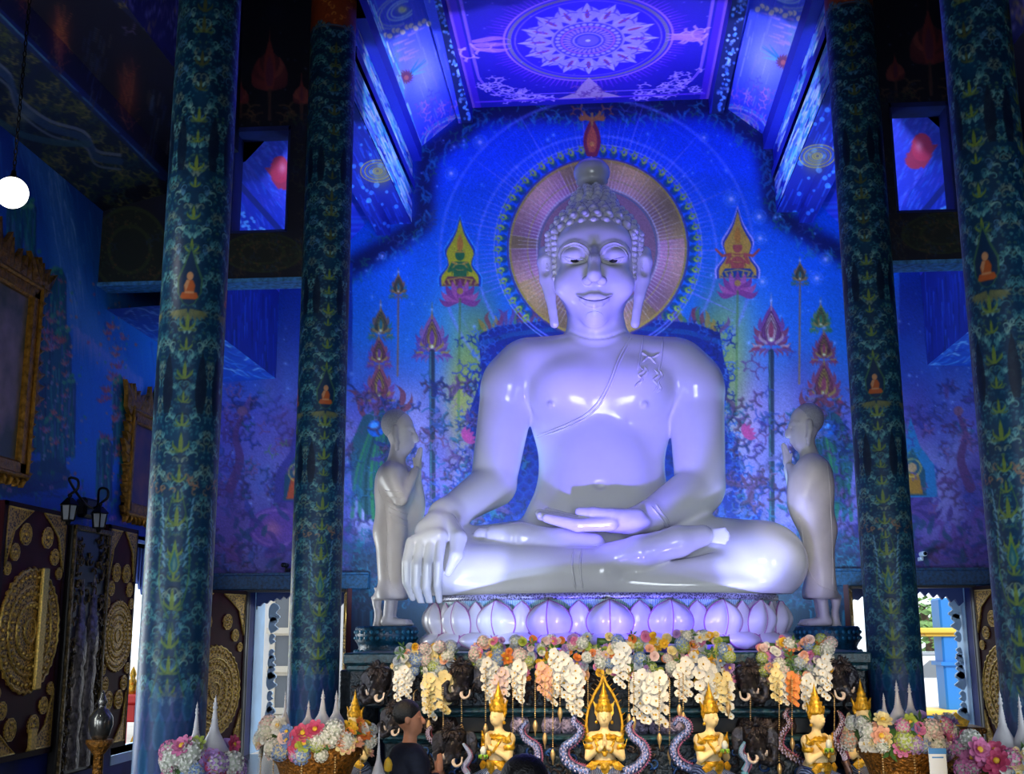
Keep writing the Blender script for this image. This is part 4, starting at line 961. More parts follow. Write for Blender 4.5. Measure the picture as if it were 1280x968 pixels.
# ------------------------------------------------------------------ the great seated statue
M_porc = mat('white_glazed_porcelain', (226, 226, 224), .16, coat=.35, noise=.03, nscale=2)
M_pupil = mat('black_pupil', (8, 8, 10), .3)
M_robe_line = mat('white_glazed_fold', (222, 222, 222), .15, coat=.4)
M_shade_line = mat('grey_shade_line', (120, 120, 140), .25)
def P(px, py, Y): return at(px, py, Y)
buddha = empty('buddha_statue', (0, 12.3, 1.93), 'huge glossy white seated Buddha statue with curled hair on a lotus pedestal', 'statue')
def sculpt_buddha():
    c = Clay((-2.35, 11.15, 1.86), (2.40, 13.55, 6.55), .0145)
    u = .0088                                  # metres per photo pixel at the statue
    # trunk
    c.egg(P(752, 655, 12.72), (.86, .62, .55), k=.1)
    c.egg(P(752, 600, 12.70), (.70, .50, .75), k=.2)
    c.egg(P(752, 520, 12.72), (.80, .50, .72), k=.22)
    c.cone(P(662, 466, 12.74), P(842, 466, 12.74), .40, .40, k=.2)
    for px in (712, 792): c.egg(P(px, 492, 12.42), (.44, .26, .36), k=.16)
    c.egg(P(752, 590, 12.36), (.42, .20, .46), k=.2); c.egg(P(750, 640, 12.36), (.50, .22, .26), k=.2)
    # neck and sloping shoulders
    c.cone(P(744, 395, 12.80), P(747, 436, 12.76), .32, .37, k=.03)
    for px, sx in ((640, 1), (866, -1)): c.cone(P(748+(-30 if sx > 0 else 30), 448, 12.74), P(px+sx*14, 472, 12.72), .25, .27, k=.16)
    # right arm (left in the photo): down and out to the knee
    c.egg(P(638, 484, 12.66), (.33, .36, .38), k=.08)
    c.cone(P(635, 492, 12.66), P(617, 602, 12.52), .31, .25, k=.05)
    c.cone(P(617, 606, 12.50), P(556, 645, 11.98), .255, .155, k=.03)
    # left arm (right in the photo): bent into the lap
    c.egg(P(868, 484, 12.66), (.33, .36, .38), k=.08)
    c.cone(P(870, 494, 12.66), P(875, 604, 12.48), .31, .27, k=.05)
    c.cone(P(873, 612, 12.46), P(812, 646, 11.95), .28, .165, k=.04)
    # folded legs
    c.cone(P(690, 694, 12.7), P(566, 705, 12.1), .42, .36, k=.12)      # thigh, photo left
    c.cone(P(820, 690, 12.7), P(952, 702, 12.1), .44, .41, k=.12)      # thigh, photo right
    c.egg(P(952, 703, 12.06), (.46, .46, .385), k=.1)
    c.egg(P(560, 708, 12.05), (.42, .42, .36), k=.1)
    c.cone(P(560, 713, 11.98), P(752, 714, 11.70), .325, .235, k=.05)   # shin in front
    c.cone(P(950, 714, 11.95), P(770, 736, 11.74), .27, .16, k=.06)     # other shin, below
    c.egg(P(752, 728, 12.0), (1.2, .45, .22), k=.1); c.egg(P(860, 733, 11.9), (1.0, .35, .16), k=.08)
    c.egg(P(640, 733, 11.9), (.9, .30, .16), k=.08)
    # upturned foot lying over the photo-right thigh
    c.chain([P(762, 698, 11.66), P(800, 691, 11.64), P(848, 677, 11.68), P(878, 670, 11.72)], [.155, .165, .15, .11], k=.05)
    for i, (dx, dy) in enumerate(((26, -6), (29, -2), (30, 2), (29, 6), (26, 10))): c.cone(P(878, 669+dy*.5, 11.72), P(877+dx*1.1, 668+dy*1.05, 11.74), .030, .025, k=.008)
    # upturned foot lying over the photo-left thigh
    c.chain([P(742, 683, 11.86), P(700, 680, 11.84), P(650, 672, 11.88), P(618, 669, 11.92)], [.13, .15, .15, .105], k=.05)
    for i, (dx, dy) in enumerate(((-24, -5), (-28, -1), (-29, 2), (-26, 6), (-22, 9))): c.cone(P(622, 669, 11.92), P(620+dx*.8, 668+dy*.7, 11.92), .048, .042, k=.022)
    c.egg(P(650, 664, 11.92), (.16, .12, .06), k=.06)
    # left hand palm up in the lap
    c.egg(P(778, 653, 11.78), (.30, .22, .115), k=.06)
    c.chain([P(812, 646, 11.95), P(790, 652, 11.82)], [.16, .14], k=.05)
    for j, (yy, x1, y1) in enumerate(((11.56, 683, 648), (11.66, 676, 645), (11.76, 674, 642), (11.86, 684, 640))):
        c.chain([P(764, 655-j*.8, yy), P(722, 657-j*1.5, yy), P(x1, y1, yy+.02)], [.074, .066, .046], k=.016)
    c.chain([P(796, 647, 11.70), P(765, 646, 11.60), P(742, 642, 11.62), P(724, 640, 11.66)], [.09, .082, .064, .046], k=.022)
    c.slab(2, 1.942, True)
    # right hand over the knee: back of the hand, four long fingers, thumb
    c.chain([P(556, 645, 11.98), P(545, 660, 11.76), P(538, 672, 11.62)], [.155, .14, .105], k=.10)
    c.cone(P(519, 678, 11.57), P(549, 672, 11.57), .080, .095, k=.07)
    c.cone(P(532, 664, 11.68), P(550, 666, 11.70), .11, .12, k=.06)
    for a, b_, m_, e_ in (((514, 678), (508, 702), (508, 728), (516, 748)), ((526, 680), (521, 706), (520, 734), (527, 755)), ((538.5, 680), (534.5, 706), (533, 736), (538, 757)), ((551, 677), (548, 704), (547, 732), (549, 751))):
        c.chain([P(*a, 11.53), P(*b_, 11.44), P(*m_, 11.44), P(*e_, 11.53)], [.056, .048, .044, .034], k=.003)
    c.chain([P(558, 656, 11.80), P(573, 673, 11.62), P(570, 694, 11.52), P(560, 716, 11.50)], [.12, .088, .068, .043], k=.02)
    # navel and chest dimples
    Q = c.hit(750, 607); c.egg(Q, (.055, .045, .035), k=.035, cut=True)
    for px in (688, 806):
        Q = c.hit(px, 506); c.egg(Q, (.03, .03, .03), k=.03)
    # ---- head
    K = .05
    c.egg(P(743, 318, 12.74), (.485, .56, .62), k=K)
    c.egg(P(743, 346, 12.58), (.455, .50, .50), k=.1)
    c.egg(P(743, 378, 12.44), (.29, .33, .25), k=.12)
    c.egg(P(743, 398, 12.30), (.11, .12, .09), k=.14)               # chin
    for px in (712, 774): c.egg(P(px, 356, 12.30), (.17, .16, .17), k=.12)
    c.egg(P(743, 302, 12.36), (.40, .24, .22), k=.12)                  # forehead
    # sockets, lids
    for px in (719, 767):
        q = P(px, 321, 12.12); c.egg(q, (.175, .13, .085), k=.06, cut=True)
        q = P(px, 321, 12.27); c.egg(q, (.165, .155, .105), k=.025)
    # brow ridges that run into the nose
    for s_ in (-1, 1):
        X = lambda d: 743+s_*d
        pts = spline([(X(43), 318), (X(36), 308), (X(24), 303), (X(12), 307), (X(5), 316)], 9)
        H_ = [c.hit(x, y) for x, y in pts]; H_ = [h for h in H_ if h is not None]
        c.chain([h + np.array([0, .012, 0]) for h in H_], [.026]*len(H_), k=.035)
    # nose
    a = c.hit(743, 314); b_ = c.hit(743, 350)
    tip = b_ + np.array([0, -.185, 0]); c.chain([a + np.array([0, .0, 0]), (a+tip)/2 + np.array([0, -.02, .02]), tip], [.050, .062, .080], k=.05)
    for s_ in (-1, 1):
        q = c.hit(743+s_*11, 352); c.egg(P(743+s_*9.0, 351, b_[1]-.075), (.060, .080, .050), k=.04)
    # lips
    up = [(-21.5, 369), (-13, 372.8), (-6, 371), (-2.5, 370.8), (0, 372), (2.5, 370.8), (6, 371), (13, 372.8), (21.5, 369)]
    hh = [c.hit(743+x, y) for x, y in up]; c.chain([h + np.array([0, -.012, 0]) for h in hh], [.014, .028, .033, .034, .034, .034, .033, .028, .014], k=.014)
    lo_ = [(-17, 375), (-8, 379), (0, 380.5), (8, 379), (17, 375)]
    hh = [c.hit(743+x, y) for x, y in lo_]; c.chain([h + np.array([0, -.004, 0]) for h in hh], [.016, .034, .040, .034, .016], k=.014)
    # ears with long lobes
    for s_, ex in ((-1, 684), (1, 803)):
        c.chain([P(ex-s_*-3, 316, 12.72), P(ex+s_*1.5, 328, 12.66), P(ex-s_*0, 350, 12.62), P(ex-s_*4, 372, 12.56)], [.075, .10, .085, .062], k=.03)
        c.chain([P(ex-s_*4, 372, 12.56), P(ex-s_*7, 390, 12.52), P(ex-s_*9, 405, 12.50)], [.06, .05, .052], k=.02)
        c.egg(P(ex+s_*2, 334, 12.54), (.045, .06, .11), k=.03, cut=True)
    # neck creases
    for yy, rr_ in ((421, .02),):
        pts = [c.hit(x, y) for x, y in spline([(712, yy-7), (730, yy), (745, yy+2), (762, yy), (782, yy-7)], 12)]; pts = [p_ for p_ in pts if p_ is not None]
        c.chain(pts, [.012]*len(pts), k=.02, cut=True)
    return c
clay = sculpt_buddha()
clay.build('body', M_porc, buddha, smooth=1)
def on_clay(c, pts, n=40, lift=0.0):
    out = [c.hit(x, y, lift=lift) for x, y in spline(pts, n)]
    return [p_ for p_ in out if p_ is not None]
def surface_tube(name, parent, curves, r, m, lift=.004, n=40, taper=True):
    b = MB()
    for pts in curves:
        q = on_clay(clay, pts, n, lift)
        if len(q) < 3: continue
        # drop jumps in depth
        keep = [q[0]]
        for p_ in q[1:]:
            if abs(p_[1]-keep[-1][1]) < .22: keep.append(p_)
        q = np.array(keep)
        if len(q) < 3: continue
        t = np.linspace(0, 1, len(q)); rr_ = r*(np.clip(np.minimum(t, 1-t)*8, .25, 1) if taper else np.ones(len(q)))
        b.tube(q, rr_, 6)
    return b.build(name, m, parent)
# eyes half closed: dark gap with pupils, lid lines
for s_ in (-1, 1):
    X = lambda d: 743+s_*d
    lid = surface_tube('eyelid', buddha, [[(X(39), 322), (X(32), 327.5), (X(24), 329), (X(15), 326), (X(10), 327)], [(X(39), 321), (X(30), 323.5), (X(22), 325), (X(14), 324), (X(10), 326.5)]], .010, M_robe_line)
    surface_tube('brow', buddha, [[(X(44), 319), (X(38), 309), (X(25), 303.5), (X(12), 308), (X(5), 318), (X(4), 330)], [(X(42), 321), (X(36), 312), (X(25), 307), (X(14), 311), (X(7), 321)]], .008, M_robe_line)
    b = MB(); q = clay.hit(743+s_*24-.5, 326.2); b.ball(q, (.048, .028, .022), 12, 8); b.build('pupil', M_pupil, lid, label='black painted pupil')
surface_tube('lip_line', buddha, [[(721, 370), (732, 374.8), (743, 376.5), (754, 374.8), (765, 370)]], .008, M_shade_line)
surface_tube('chin_ring', buddha, [[(731, 398), (735, 392), (743, 389.5), (751, 392), (755, 398)]], .006, M_robe_line)
surface_tube('robe_edge', buddha, [[(790, 423), (775, 452), (765, 478), (752, 503), (733, 522), (705, 536), (671, 548)], [(787, 421), (772, 451), (762, 477), (749, 501), (731, 519), (703, 533), (671, 545)]], .012, M_robe_line, n=70)
surface_tube('shoulder_sash', buddha, [[(805, 415), (801, 440), (797, 462)], [(829, 418), (827, 445), (823, 466)], [(801, 440), (813, 447), (825, 442)], [(803, 453), (811, 446), (820, 455)],
    [(800, 458), (804, 464), (798, 469), (803, 475), (796, 481), (794, 486)], [(806, 458), (809, 465), (803, 472), (800, 482)], [(818, 462), (823, 469), (817, 475), (822, 482), (818, 490)], [(824, 462), (828, 470), (823, 478), (826, 486), (822, 491)]], .013, M_robe_line)
surface_tube('cuff', buddha, [[(820, 631), (826, 640), (834, 650), (838, 661)], [(814, 633), (822, 643), (829, 652), (833, 662)]], .012, M_robe_line)
surface_tube('ankle_cuff', buddha, [[(717, 686), (715, 705), (717, 722), (720, 738)], [(727, 686), (725, 705), (726, 722), (729, 738)]], .011, M_robe_line)
# hair: tight curls in rows over cap and topknot dome, with the smooth onion finial
hb = MB()
hc = P(743, 309, 12.80); R1 = (.52, .60, .50)
hb.ball(hc, tuple(.94*q for q in R1), 32, 20)
uc = P(742, 264, 12.86); R2 = (.27, .31, .29); hb.ball(uc, tuple(.93*q for q in R2), 24, 14)
curl_prof = [(.95, -.3), (.98, .35), (.84, .66), (.62, .60), (.54, .80), (.34, 1.0), (0, 1.08)]
def curl_at(p_, nrm, r):
    u_, v_, n_ = basis(nrm); V = []; F = []; k = len(curl_prof); na_ = 9
    for i in range(na_):
        a = 2*math.pi*i/na_
        for rr_, z in curl_prof: V.append(p_ + u_*(rr_*r*math.cos(a)) + v_*(rr_*r*math.sin(a)) + n_*(z*r))
    for i in range(na_):
        j = (i+1) % na_
        for q in range(k-1): F.append((i*k+q, j*k+q, j*k+q+1, i*k+q+1))
    hb.add(V, F, True)
down = -CU; fwd = -np.array([0, 1, 0]) 
cnt = 0
for (cc, RR, rows, r) in ((hc, R1, 11, .066), (uc, R2, 7, .056)):
    for i in range(rows):
        ph = math.pi*(.06 + .62*i/(rows-1)) if cc is hc else math.pi*(.10 + .42*i/(rows-1))
        n_ = max(5, int(2*math.pi*RR[0]*math.sin(ph)/(r*1.95)))
        for j in range(n_):
            a = 2*math.pi*(j + .5*(i % 2))/n_
            nrm = np.array([math.sin(ph)*math.cos(a), math.sin(ph)*math.sin(a), math.cos(ph)]); p_ = cc + nrm*RR
            if nrm[1] > .55: continue
            px, py = prj(p_)
            if cc is hc:
                lim = 288 - ((px-743)/52)**2*6 if abs(px-743) < 44 else 350
                if nrm[1] < .05 and py > lim: continue
            nn = nrm/np.asarray(RR); curl_at(p_ - nrm*.012, nn/np.linalg.norm(nn), r); cnt += 1
for s_ in (-1, 1):          # the curls that run down in front of the ears
    for i in range(9):
        x = 743+s_*(50-.25*i); y = 290+i*7.2; q = P(x, y, 12.46); curl_at(q, np.array([s_*.7, -.7, 0]), .046)
        q = P(743+s_*(57-.2*i), 294+i*6.2, 12.62); curl_at(q, np.array([s_*.9, -.4, 0]), .05)
hair_o = hb.build('hair', M_porc, buddha)
b = MB(); kc = P(740, 231, 12.86)
b.lathe([(.0, 0), (.16, 0), (.19, .03), (.185, .055), (.205, .09), (.218, .15), (.205, .21), (.16, .265), (.09, .305), (.03, .335), (0, .36)], 28, kc)
b.build('topknot', mat('grey_white_glaze', (190, 192, 196), .2, coat=.3), hair_o)
# ------------------------------------------------------------------ lotus pedestal under the statue
M_lotus = mat('white_lotus_enamel', (216, 212, 220), .3, coat=.3, noise=.06, nscale=3)
M_pink = mat('pale_pink_line', (170, 110, 160), .4)
M_bead = mat('silver_beads', (170, 170, 190), .35, metal=.3, pattern='voronoi', noise=.6, nscale=60)
M_fringe = mat('teal_white_fringe', (200, 225, 230), .4, col2=(40, 130, 165), nscale=22, pattern='wave')
lotus = empty('lotus_pedestal', (.07, 12.42, 1.4), 'white and pink double lotus pedestal directly under the seated statue', 'pedestal')
LC = np.array([.07, 12.42, 0]); LX, LY = 1.80, 1.40
def ell(a, z, k=0.0): return np.array([LC[0] + (LX+k)*math.sin(a), LC[1] - (LY+k)*math.cos(a), z])
b = MB()
b.lathe([(0, .007), (.93, .007), (.95, .05), (.95, .16), (.90, .20), (.90, .46), (.97, .48), (.985, .53), (0, .535)], 64, (LC[0], LC[1], 1.395), LX, LY)
b.build('core', M_lotus, lotus)
b = MB(); b.lathe([(.975, -.055), (1.0, -.05), (1.0, .0), (.985, .01), (.97, .01)], 96, (LC[0], LC[1], 1.93), LX, LY); b.build('beaded_band', M_bead, lotus)
b = MB(); b.lathe([(.955, -.085), (.985, -.08), (.985, 0)], 96, (LC[0], LC[1], 1.88), LX, LY); b.build('fringe_band', M_fringe, lotus)
def lotus_petal(a, wid, z0, z1, bulge, lobes, lean, nu=12, nv=12, down=False):
    b = MB(); V = []; F = []
    for j in range(nv+1):
        v = j/nv; w_ = wid*(math.sin(math.pi*min(1, .16+.84*v))**.6 if v < .9 else math.sin(math.pi*(.16+.84*.9))**.6*(1-v)/.1*.9)
        if j == nv: w_ = 0.004
        out = bulge*math.sin(math.pi*(.15+.75*v)) + lean*v*v
        for i in range(nu+1):
            s_ = -1+2*i/nu; o = out*(1-.45*s_*s_) + (lobes*abs(math.sin(math.pi*s_))*math.sin(math.pi*v) if lobes else 0)
            da = s_*w_/((LX*math.cos(a))**2 + (LY*math.sin(a))**2)**.5
            V.append(ell(a+da, z0+(z1-z0)*v, o))
    for j in range(nv):
        for i in range(nu): k = j*(nu+1)+i; F.append((k, k+1, k+nu+2, k+nu+1))
    n = len(V); V += [p_ + (LC+np.array([0, 0, p_[2]])-p_)*.035 for p_ in V]
    F += [tuple(q+n for q in f[::-1]) for f in F]
    b.add(V, F, True); b.mi = 1
    edge = [V[j*(nu+1)] + 0*V[0] for j in range(nv+1)] + [V[j*(nu+1)+nu] for j in range(nv, -1, -1)]
    b.tube(np.array(edge), .008, 5)
    if lobes: b.tube(np.array([V[j*(nu+1)+nu//2] for j in range(1, nv+1)]), .008, 5)
    return b
for i in range(-7, 8):
    a = R_(1.3 + 18.0*i)
    lotus_petal(a, .215, 1.52, 1.872, .10, .045, .03).build('petal', [M_lotus, M_pink], lotus)
    lotus_petal(a+R_(9), .12, 1.52, 1.862, .055, 0, .02, 6, 10).build('narrow_petal', [M_lotus, M_pink], lotus)
for i in range(-8, 9):
    lotus_petal(R_(1.3 + 14.5*i), .20, 1.57, 1.412, .15, 0, .06, 8, 8).build('turned_down_petal', [M_lotus, M_pink], lotus)
# ------------------------------------------------------------------ dark carved altar
M_carve = mat('dark_teal_carving', (24, 40, 52), .35, metal=.2, noise=.7, nscale=22, bump=.9, bscale=30)
M_carve2 = mat('bronze_carving', (70, 58, 58), .38, metal=.45, noise=.75, nscale=26, bump=.9, bscale=34)
M_black = mat('black_recess', (10, 13, 20), .6)
M_tealrim = mat('teal_moulding', (34, 78, 92), .35, noise=.6, nscale=30, bump=.5, bscale=40)
M_leafrel = mat('violet_blue_relief', (176, 164, 200), .35, metal=.2, noise=.6, nscale=40, bump=.9, bscale=45)
altar = empty('altar_base', (0, 11.5, 0), 'dark carved tiered altar carrying the statue, dressed with flowers', 'altar')
Z1 = at(758, 886, 10.25)[2]; Z2 = at(758, 922, 10.0)[2]; Z3 = .27
def part(nm, m, *boxes, bev=.015):
    b = MB()
    for lo, hi in boxes: b.box(lo, hi, bev)
    return b.build(nm, m, altar)
part('side_wing', M_carve, ((-2.66, 12.0, 0), (-2.25, 12.95, 1.2)))
part('side_wing', M_carve, ((2.33, 12.0, 0), (2.74, 12.95, 1.2)))
part('cornice', M_tealrim, ((-2.28, 10.44, 1.30), (2.36, 11.95, 1.40)), ((-2.26, 10.48, 1.24), (2.34, 11.95, 1.30)), ((-1.9, 11.9, 1.30), (2.0, 13.6, 1.40)))
part('shelf', M_tealrim, ((-1.90, 10.22, Z1-.045), (1.94, 11.9, Z1)), ((-1.88, 10.27, Z1-.075), (1.92, 11.9, Z1-.045)))
part('middle_block', M_black, ((-1.91, 10.34, Z2), (1.90, 11.9, Z1-.07)))
part('middle_moulding', M_tealrim, ((-1.86, 10.08, Z2-.04), (1.90, 11.9, Z2)), ((-1.85, 10.12, Z2-.07), (1.89, 11.9, Z2-.04)))
part('foot', M_tealrim, ((-2.6, 9.2, Z3-.05), (2.72, 11.9, Z3)), ((-2.55, 9.25, 0), (2.67, 11.9, Z3-.05)))
# fan-shaped lotus leaves in relief along the middle tier
def fan(px, w_, h_, m=M_leafrel):
    q = at(px, 912, 10.32); b = MB()
    poly = [(-w_*.5, 0), (-w_*.62, h_*.35), (-w_*.45, h_*.72), (0, h_), (w_*.45, h_*.72), (w_*.62, h_*.35), (w_*.5, 0)]
    b.prism(poly, (q[0], 10.34, Z2), (1, 0, 0), (0, 0, 1), (0, -.035, 0), True, .03)
    for i in range(9):
        a = math.pi*(.12+.76*i/8); b.tube([(q[0]+.25*w_*math.cos(a)*.4, 10.295, Z2+.02), (q[0]+w_*.5*math.cos(a), 10.29, Z2+h_*.85*math.sin(a))], [.012, .005], 5)
    b.build('fan_relief', m, altar)
for px, w_ in ((538, .15), (560, .15), (650, .14), (690, .15), (712, .12), (800, .12), (824, .15), (846, .13), (935, .17), (962, .17), (985, .12)): fan(px, w_, .19, M_leafrel if 600 < px < 880 else M_carve2)
# scrolled relief over the upper block and lower tier
sr = random.Random(5)
def scrolls(b, x0, x1, z0, z1, y, n, mi, r=.05):
    b.mi = mi
    for _ in range(n):
        x = sr.uniform(x0, x1); z = sr.uniform(z0, z1); a = sr.uniform(0, 6.3); s_ = sr.choice((-1, 1)); rr_ = r*sr.uniform(.6, 1.3)
        t = np.linspace(0, 1, 8); th_ = a + s_*t*4.4; rad_ = rr_*(1-.75*t)
        b.tube(np.stack([x+rad_*np.cos(th_), np.full(8, y-.005)-.02*t, z+rad_*np.sin(th_)], 1), .014*(1-.6*t), 5)
b = MB(); b.box((-2.24, 10.52, Z1-.01), (2.32, 11.95, 1.395), .015); b.box((-1.85, 11.9, 0), (1.95, 13.6, 1.395), .015); scrolls(b, -2.2, 2.28, Z1+.03, 1.22, 10.52, 190, 1); b.build('upper_block', [M_carve, M_carve2], altar)
b = MB(); b.box((-1.84, 10.16, Z3), (1.88, 11.9, Z2-.06), .015); scrolls(b, -1.80, 1.84, Z3+.02, Z2-.08, 10.16, 130, 1); scrolls(b, -1.80, 1.84, Z3+.02, Z2-.08, 10.15, 60, 2); b.build('lower_block', [M_carve, M_carve2, mat('peacock_blue_carving', (30, 70, 130), .3, metal=.3)], altar)
for sg, px in ((-1, 483), (1, 1034)):
    # teal round stand of each disciple
    q = P(px, 790, 12.45); st = empty('disciple_stand', (q[0], 12.45, 1.2), ('left' if sg < 0 else 'right') + ' teal beaded round stand carrying the standing white disciple', 'stand')
    zt = at(px, 783, 12.45)[2]; b = MB(); h_ = zt-1.2
    b.lathe([(0, .005), (.27, .005), (.27, .02), (.27, h_*.35), (.31, h_*.4), (.29, h_*.5), (.31, h_*.6), (.33, h_*.66), (.33, h_-.02), (.31, h_), (0, h_)], 28, (q[0], 12.45, 1.2)); b.build('body', mat('teal_glaze', (22, 82, 110), .3, noise=.6, nscale=24, bump=.4, bscale=50), st)
    b = MB()
    for z in (h_*.72, h_*.86, h_*.4):
        for i in range(30): a = 2*math.pi*i/30; b.ball((q[0]+.325*math.cos(a), 12.45+.325*math.sin(a), 1.2+z), .022, 6, 4)
    b.build('bead_rows', mat('blue_bead', (30, 110, 140), .3), st)
# ------------------------------------------------------------------ two standing disciples in white
M_plaster = mat('white_painted_plaster', (205, 200, 196), .38, noise=.07, nscale=4)
def sculpt_monk():
    c = Clay((-.42, -.50, -.01), (.48, .50, 2.42), .0105)
    for y in (-.09, .09):
        c.cone((-.02, y, 1.55), (-.03, y, 1.0), .165, .155, k=.12); c.cone((-.03, y, 1.0), (-.0, y, .40), .155, .135, k=.1)
    c.cone((0, -.20, 1.62), (0, .20, 1.62), .125, .125, k=.12); c.egg((.02, 0, 1.45), (.20, .26, .22), k=.1)
    c.cone((.0, -.10, .33), (.0, .10, .33), .16, .16, k=.05); c.cone((-.06, 0, .30), (-.10, 0, .27), .12, .12, k=.05); c.egg((.02, 0, .22), (.30, .34, .07), k=.03, cut=True)
    c.cone((0, 0, 1.68), (.04, 0, 1.90), .105, .095, k=.07)            # neck
    c.egg((.055, 0, 2.12), (.150, .128, .20), k=.05); c.egg((.10, 0, 2.02), (.105, .095, .14), k=.06); c.egg((.12, 0, 1.91), (.055, .06, .05), k=.06); c.egg((.02, 0, 2.20), (.145, .130, .125), k=.05)
    c.chain([(.195, 0, 2.12), (.222, 0, 2.05), (.232, 0, 2.015)], [.022, .028, .034], k=.03)   # nose
    for s_ in (-1, 1):
        c.egg((.17, s_*.055, 2.085), (.035, .04, .026), k=.02, cut=True); c.egg((.158, s_*.055, 2.08), (.034, .04, .024), k=.01)
        c.chain([(.195, s_*.015, 2.13), (.175, s_*.07, 2.145), (.13, s_*.11, 2.13)], [.016, .016, .012], k=.02)
        c.chain([(.02, s_*.135, 2.13), (.015, s_*.142, 2.06), (.035, s_*.13, 1.97), (.04, s_*.12, 1.90)], [.034, .032, .026, .022], k=.02)
        c.chain([(.195, s_*.0, 1.965), (.175, s_*.035, 1.965)], [.020, .012], k=.012); c.chain([(.19, 0, 1.943), (.172, s_*.03, 1.945)], [.022, .014], k=.012)
        # feet with toes
        c.cone((-.01, s_*.08, .30), (-.03, s_*.08, .07), .06, .055, k=.03); c.cone((-.06, s_*.08, .045), (.17, s_*.09, .035), .05, .036, k=.03)
        for q in range(5): c.cone((.17, s_*(.06+.018*q), .03), (.22-.012*q, s_*(.06+.02*q), .022), .016, .013, k=.008)
    # bare right arm, forearms raised, palms together
    c.chain([(.0, -.27, 1.60), (.12, -.29, 1.33)], [.095, .075], k=.06); c.chain([(.12, -.29, 1.33), (.24, -.06, 1.66)], [.078, .048], k=.02)
    c.chain([(.02, .26, 1.60), (.15, .28, 1.33)], [.10, .085], k=.08); c.chain([(.15, .28, 1.33), (.24, .06, 1.66)], [.08, .048], k=.03)
    for s_ in (-1, 1):
        c.egg((.255, s_*.022, 1.735), (.045, .020, .075), k=.02)
        for q in range(4): c.cone((.225+.02*q, s_*.018, 1.78), (.262+.014*q, s_*.012, 1.93-.012*abs(q-1.6)), .013, .010, k=.004)
        c.cone((.225, s_*.03, 1.72), (.205, s_*.02, 1.81), .014, .011, k=.006)
    # the robe closes over the left side and swings forward at the elbow
    c.egg((.05, .20, 1.42), (.20, .14, .34), k=.12); c.egg((.11, .20, 1.26), (.19, .13, .28), k=.12); c.cone((.06, .19, 1.1), (-.02, .16, .45), .14, .11, k=.1)
    # turned-up robe tail behind the heels
    c.chain([(-.13, 0, .36), (-.17, 0, .24), (-.15, 0, .10), (-.16, 0, .0)], [.05, .04, .035, .05], k=.03); c.chain([(-.16, 0, .25), (-.22, 0, .30)], [.03, .015], k=.02); c.chain([(-.12, -.03, .35), (-.19, -.03, .40)], [.03, .012], k=.02)
    return c
mk = sculpt_monk()
def side_hit(c, x, z, sgn):
    y = c.lo[1]+.011 if sgn < 0 else c.lo[1]+c.h*(c.n[1]-1)-.011
    for _ in range(200):
        p_ = np.array([x, y, z])
        if c.val(p_) < 0: return p_
        y -= sgn*c.h*.6
    return None
def side_tubes(c, curves, sgn, r, lift=.003):
    b = MB()
    for pts in curves:
        q = [side_hit(c, x, z, sgn) for x, z in spline(pts, 36)]; q = np.array([p_ for p_ in q if p_ is not None])
        if len(q) > 3: b.tube(q, r, 6)
    return b
monk_me = mk.skin('body', M_plaster, None, 2)
foldsR = side_tubes(mk, [[(-.12, 1.66), (-.13, 1.45), (-.06, 1.27), (-.02, 1.0), (-.03, .7), (.02, .45), (.10, .36)]] + [[(-.05+.01*q, 1.42-.055*q), (.06, 1.40-.06*q), (.15, 1.40-.07*q)] for q in range(6)], -1, .007)
foldsL = side_tubes(mk, [[(.21, 1.1), (.17, .9), (.13, .6), (.05, .42), (-.12, .34)], [(-.10, 1.7), (-.12, 1.3), (-.12, .8), (-.10, .4)], [(.235, 1.0), (.20, .7), (.16, .4)]], 1, .007)
cap_ = MB(); cap_.ball((.03, 0, 2.165), (.162, .142, .170), 28, 16)
for sg, px, lab in ((-1, 490, 'white standing disciple statue with joined palms at the left of the seated statue'), (1, 1026, 'white standing disciple statue with joined palms at the right of the seated statue')):
    q = P(px, 782, 12.45); m = empty('disciple_statue', (q[0], 12.45, at(px, 783, 12.45)[2]), lab, 'statue')
    o = link('body', monk_me, m); f = link('robe_fold', foldsR.mesh('robe_fold', M_plaster), m); f2 = link('robe_fold', foldsL.mesh('robe_fold', M_plaster), m)
    h_ = link('hair', cap_.mesh('hair', mat('grey_stubble', (176, 176, 182), .6, noise=.1, nscale=60, bump=.3, bscale=120)), m); h_.location = (-.03, 0, .03)
    if sg > 0: m.rotation_euler.z = math.pi
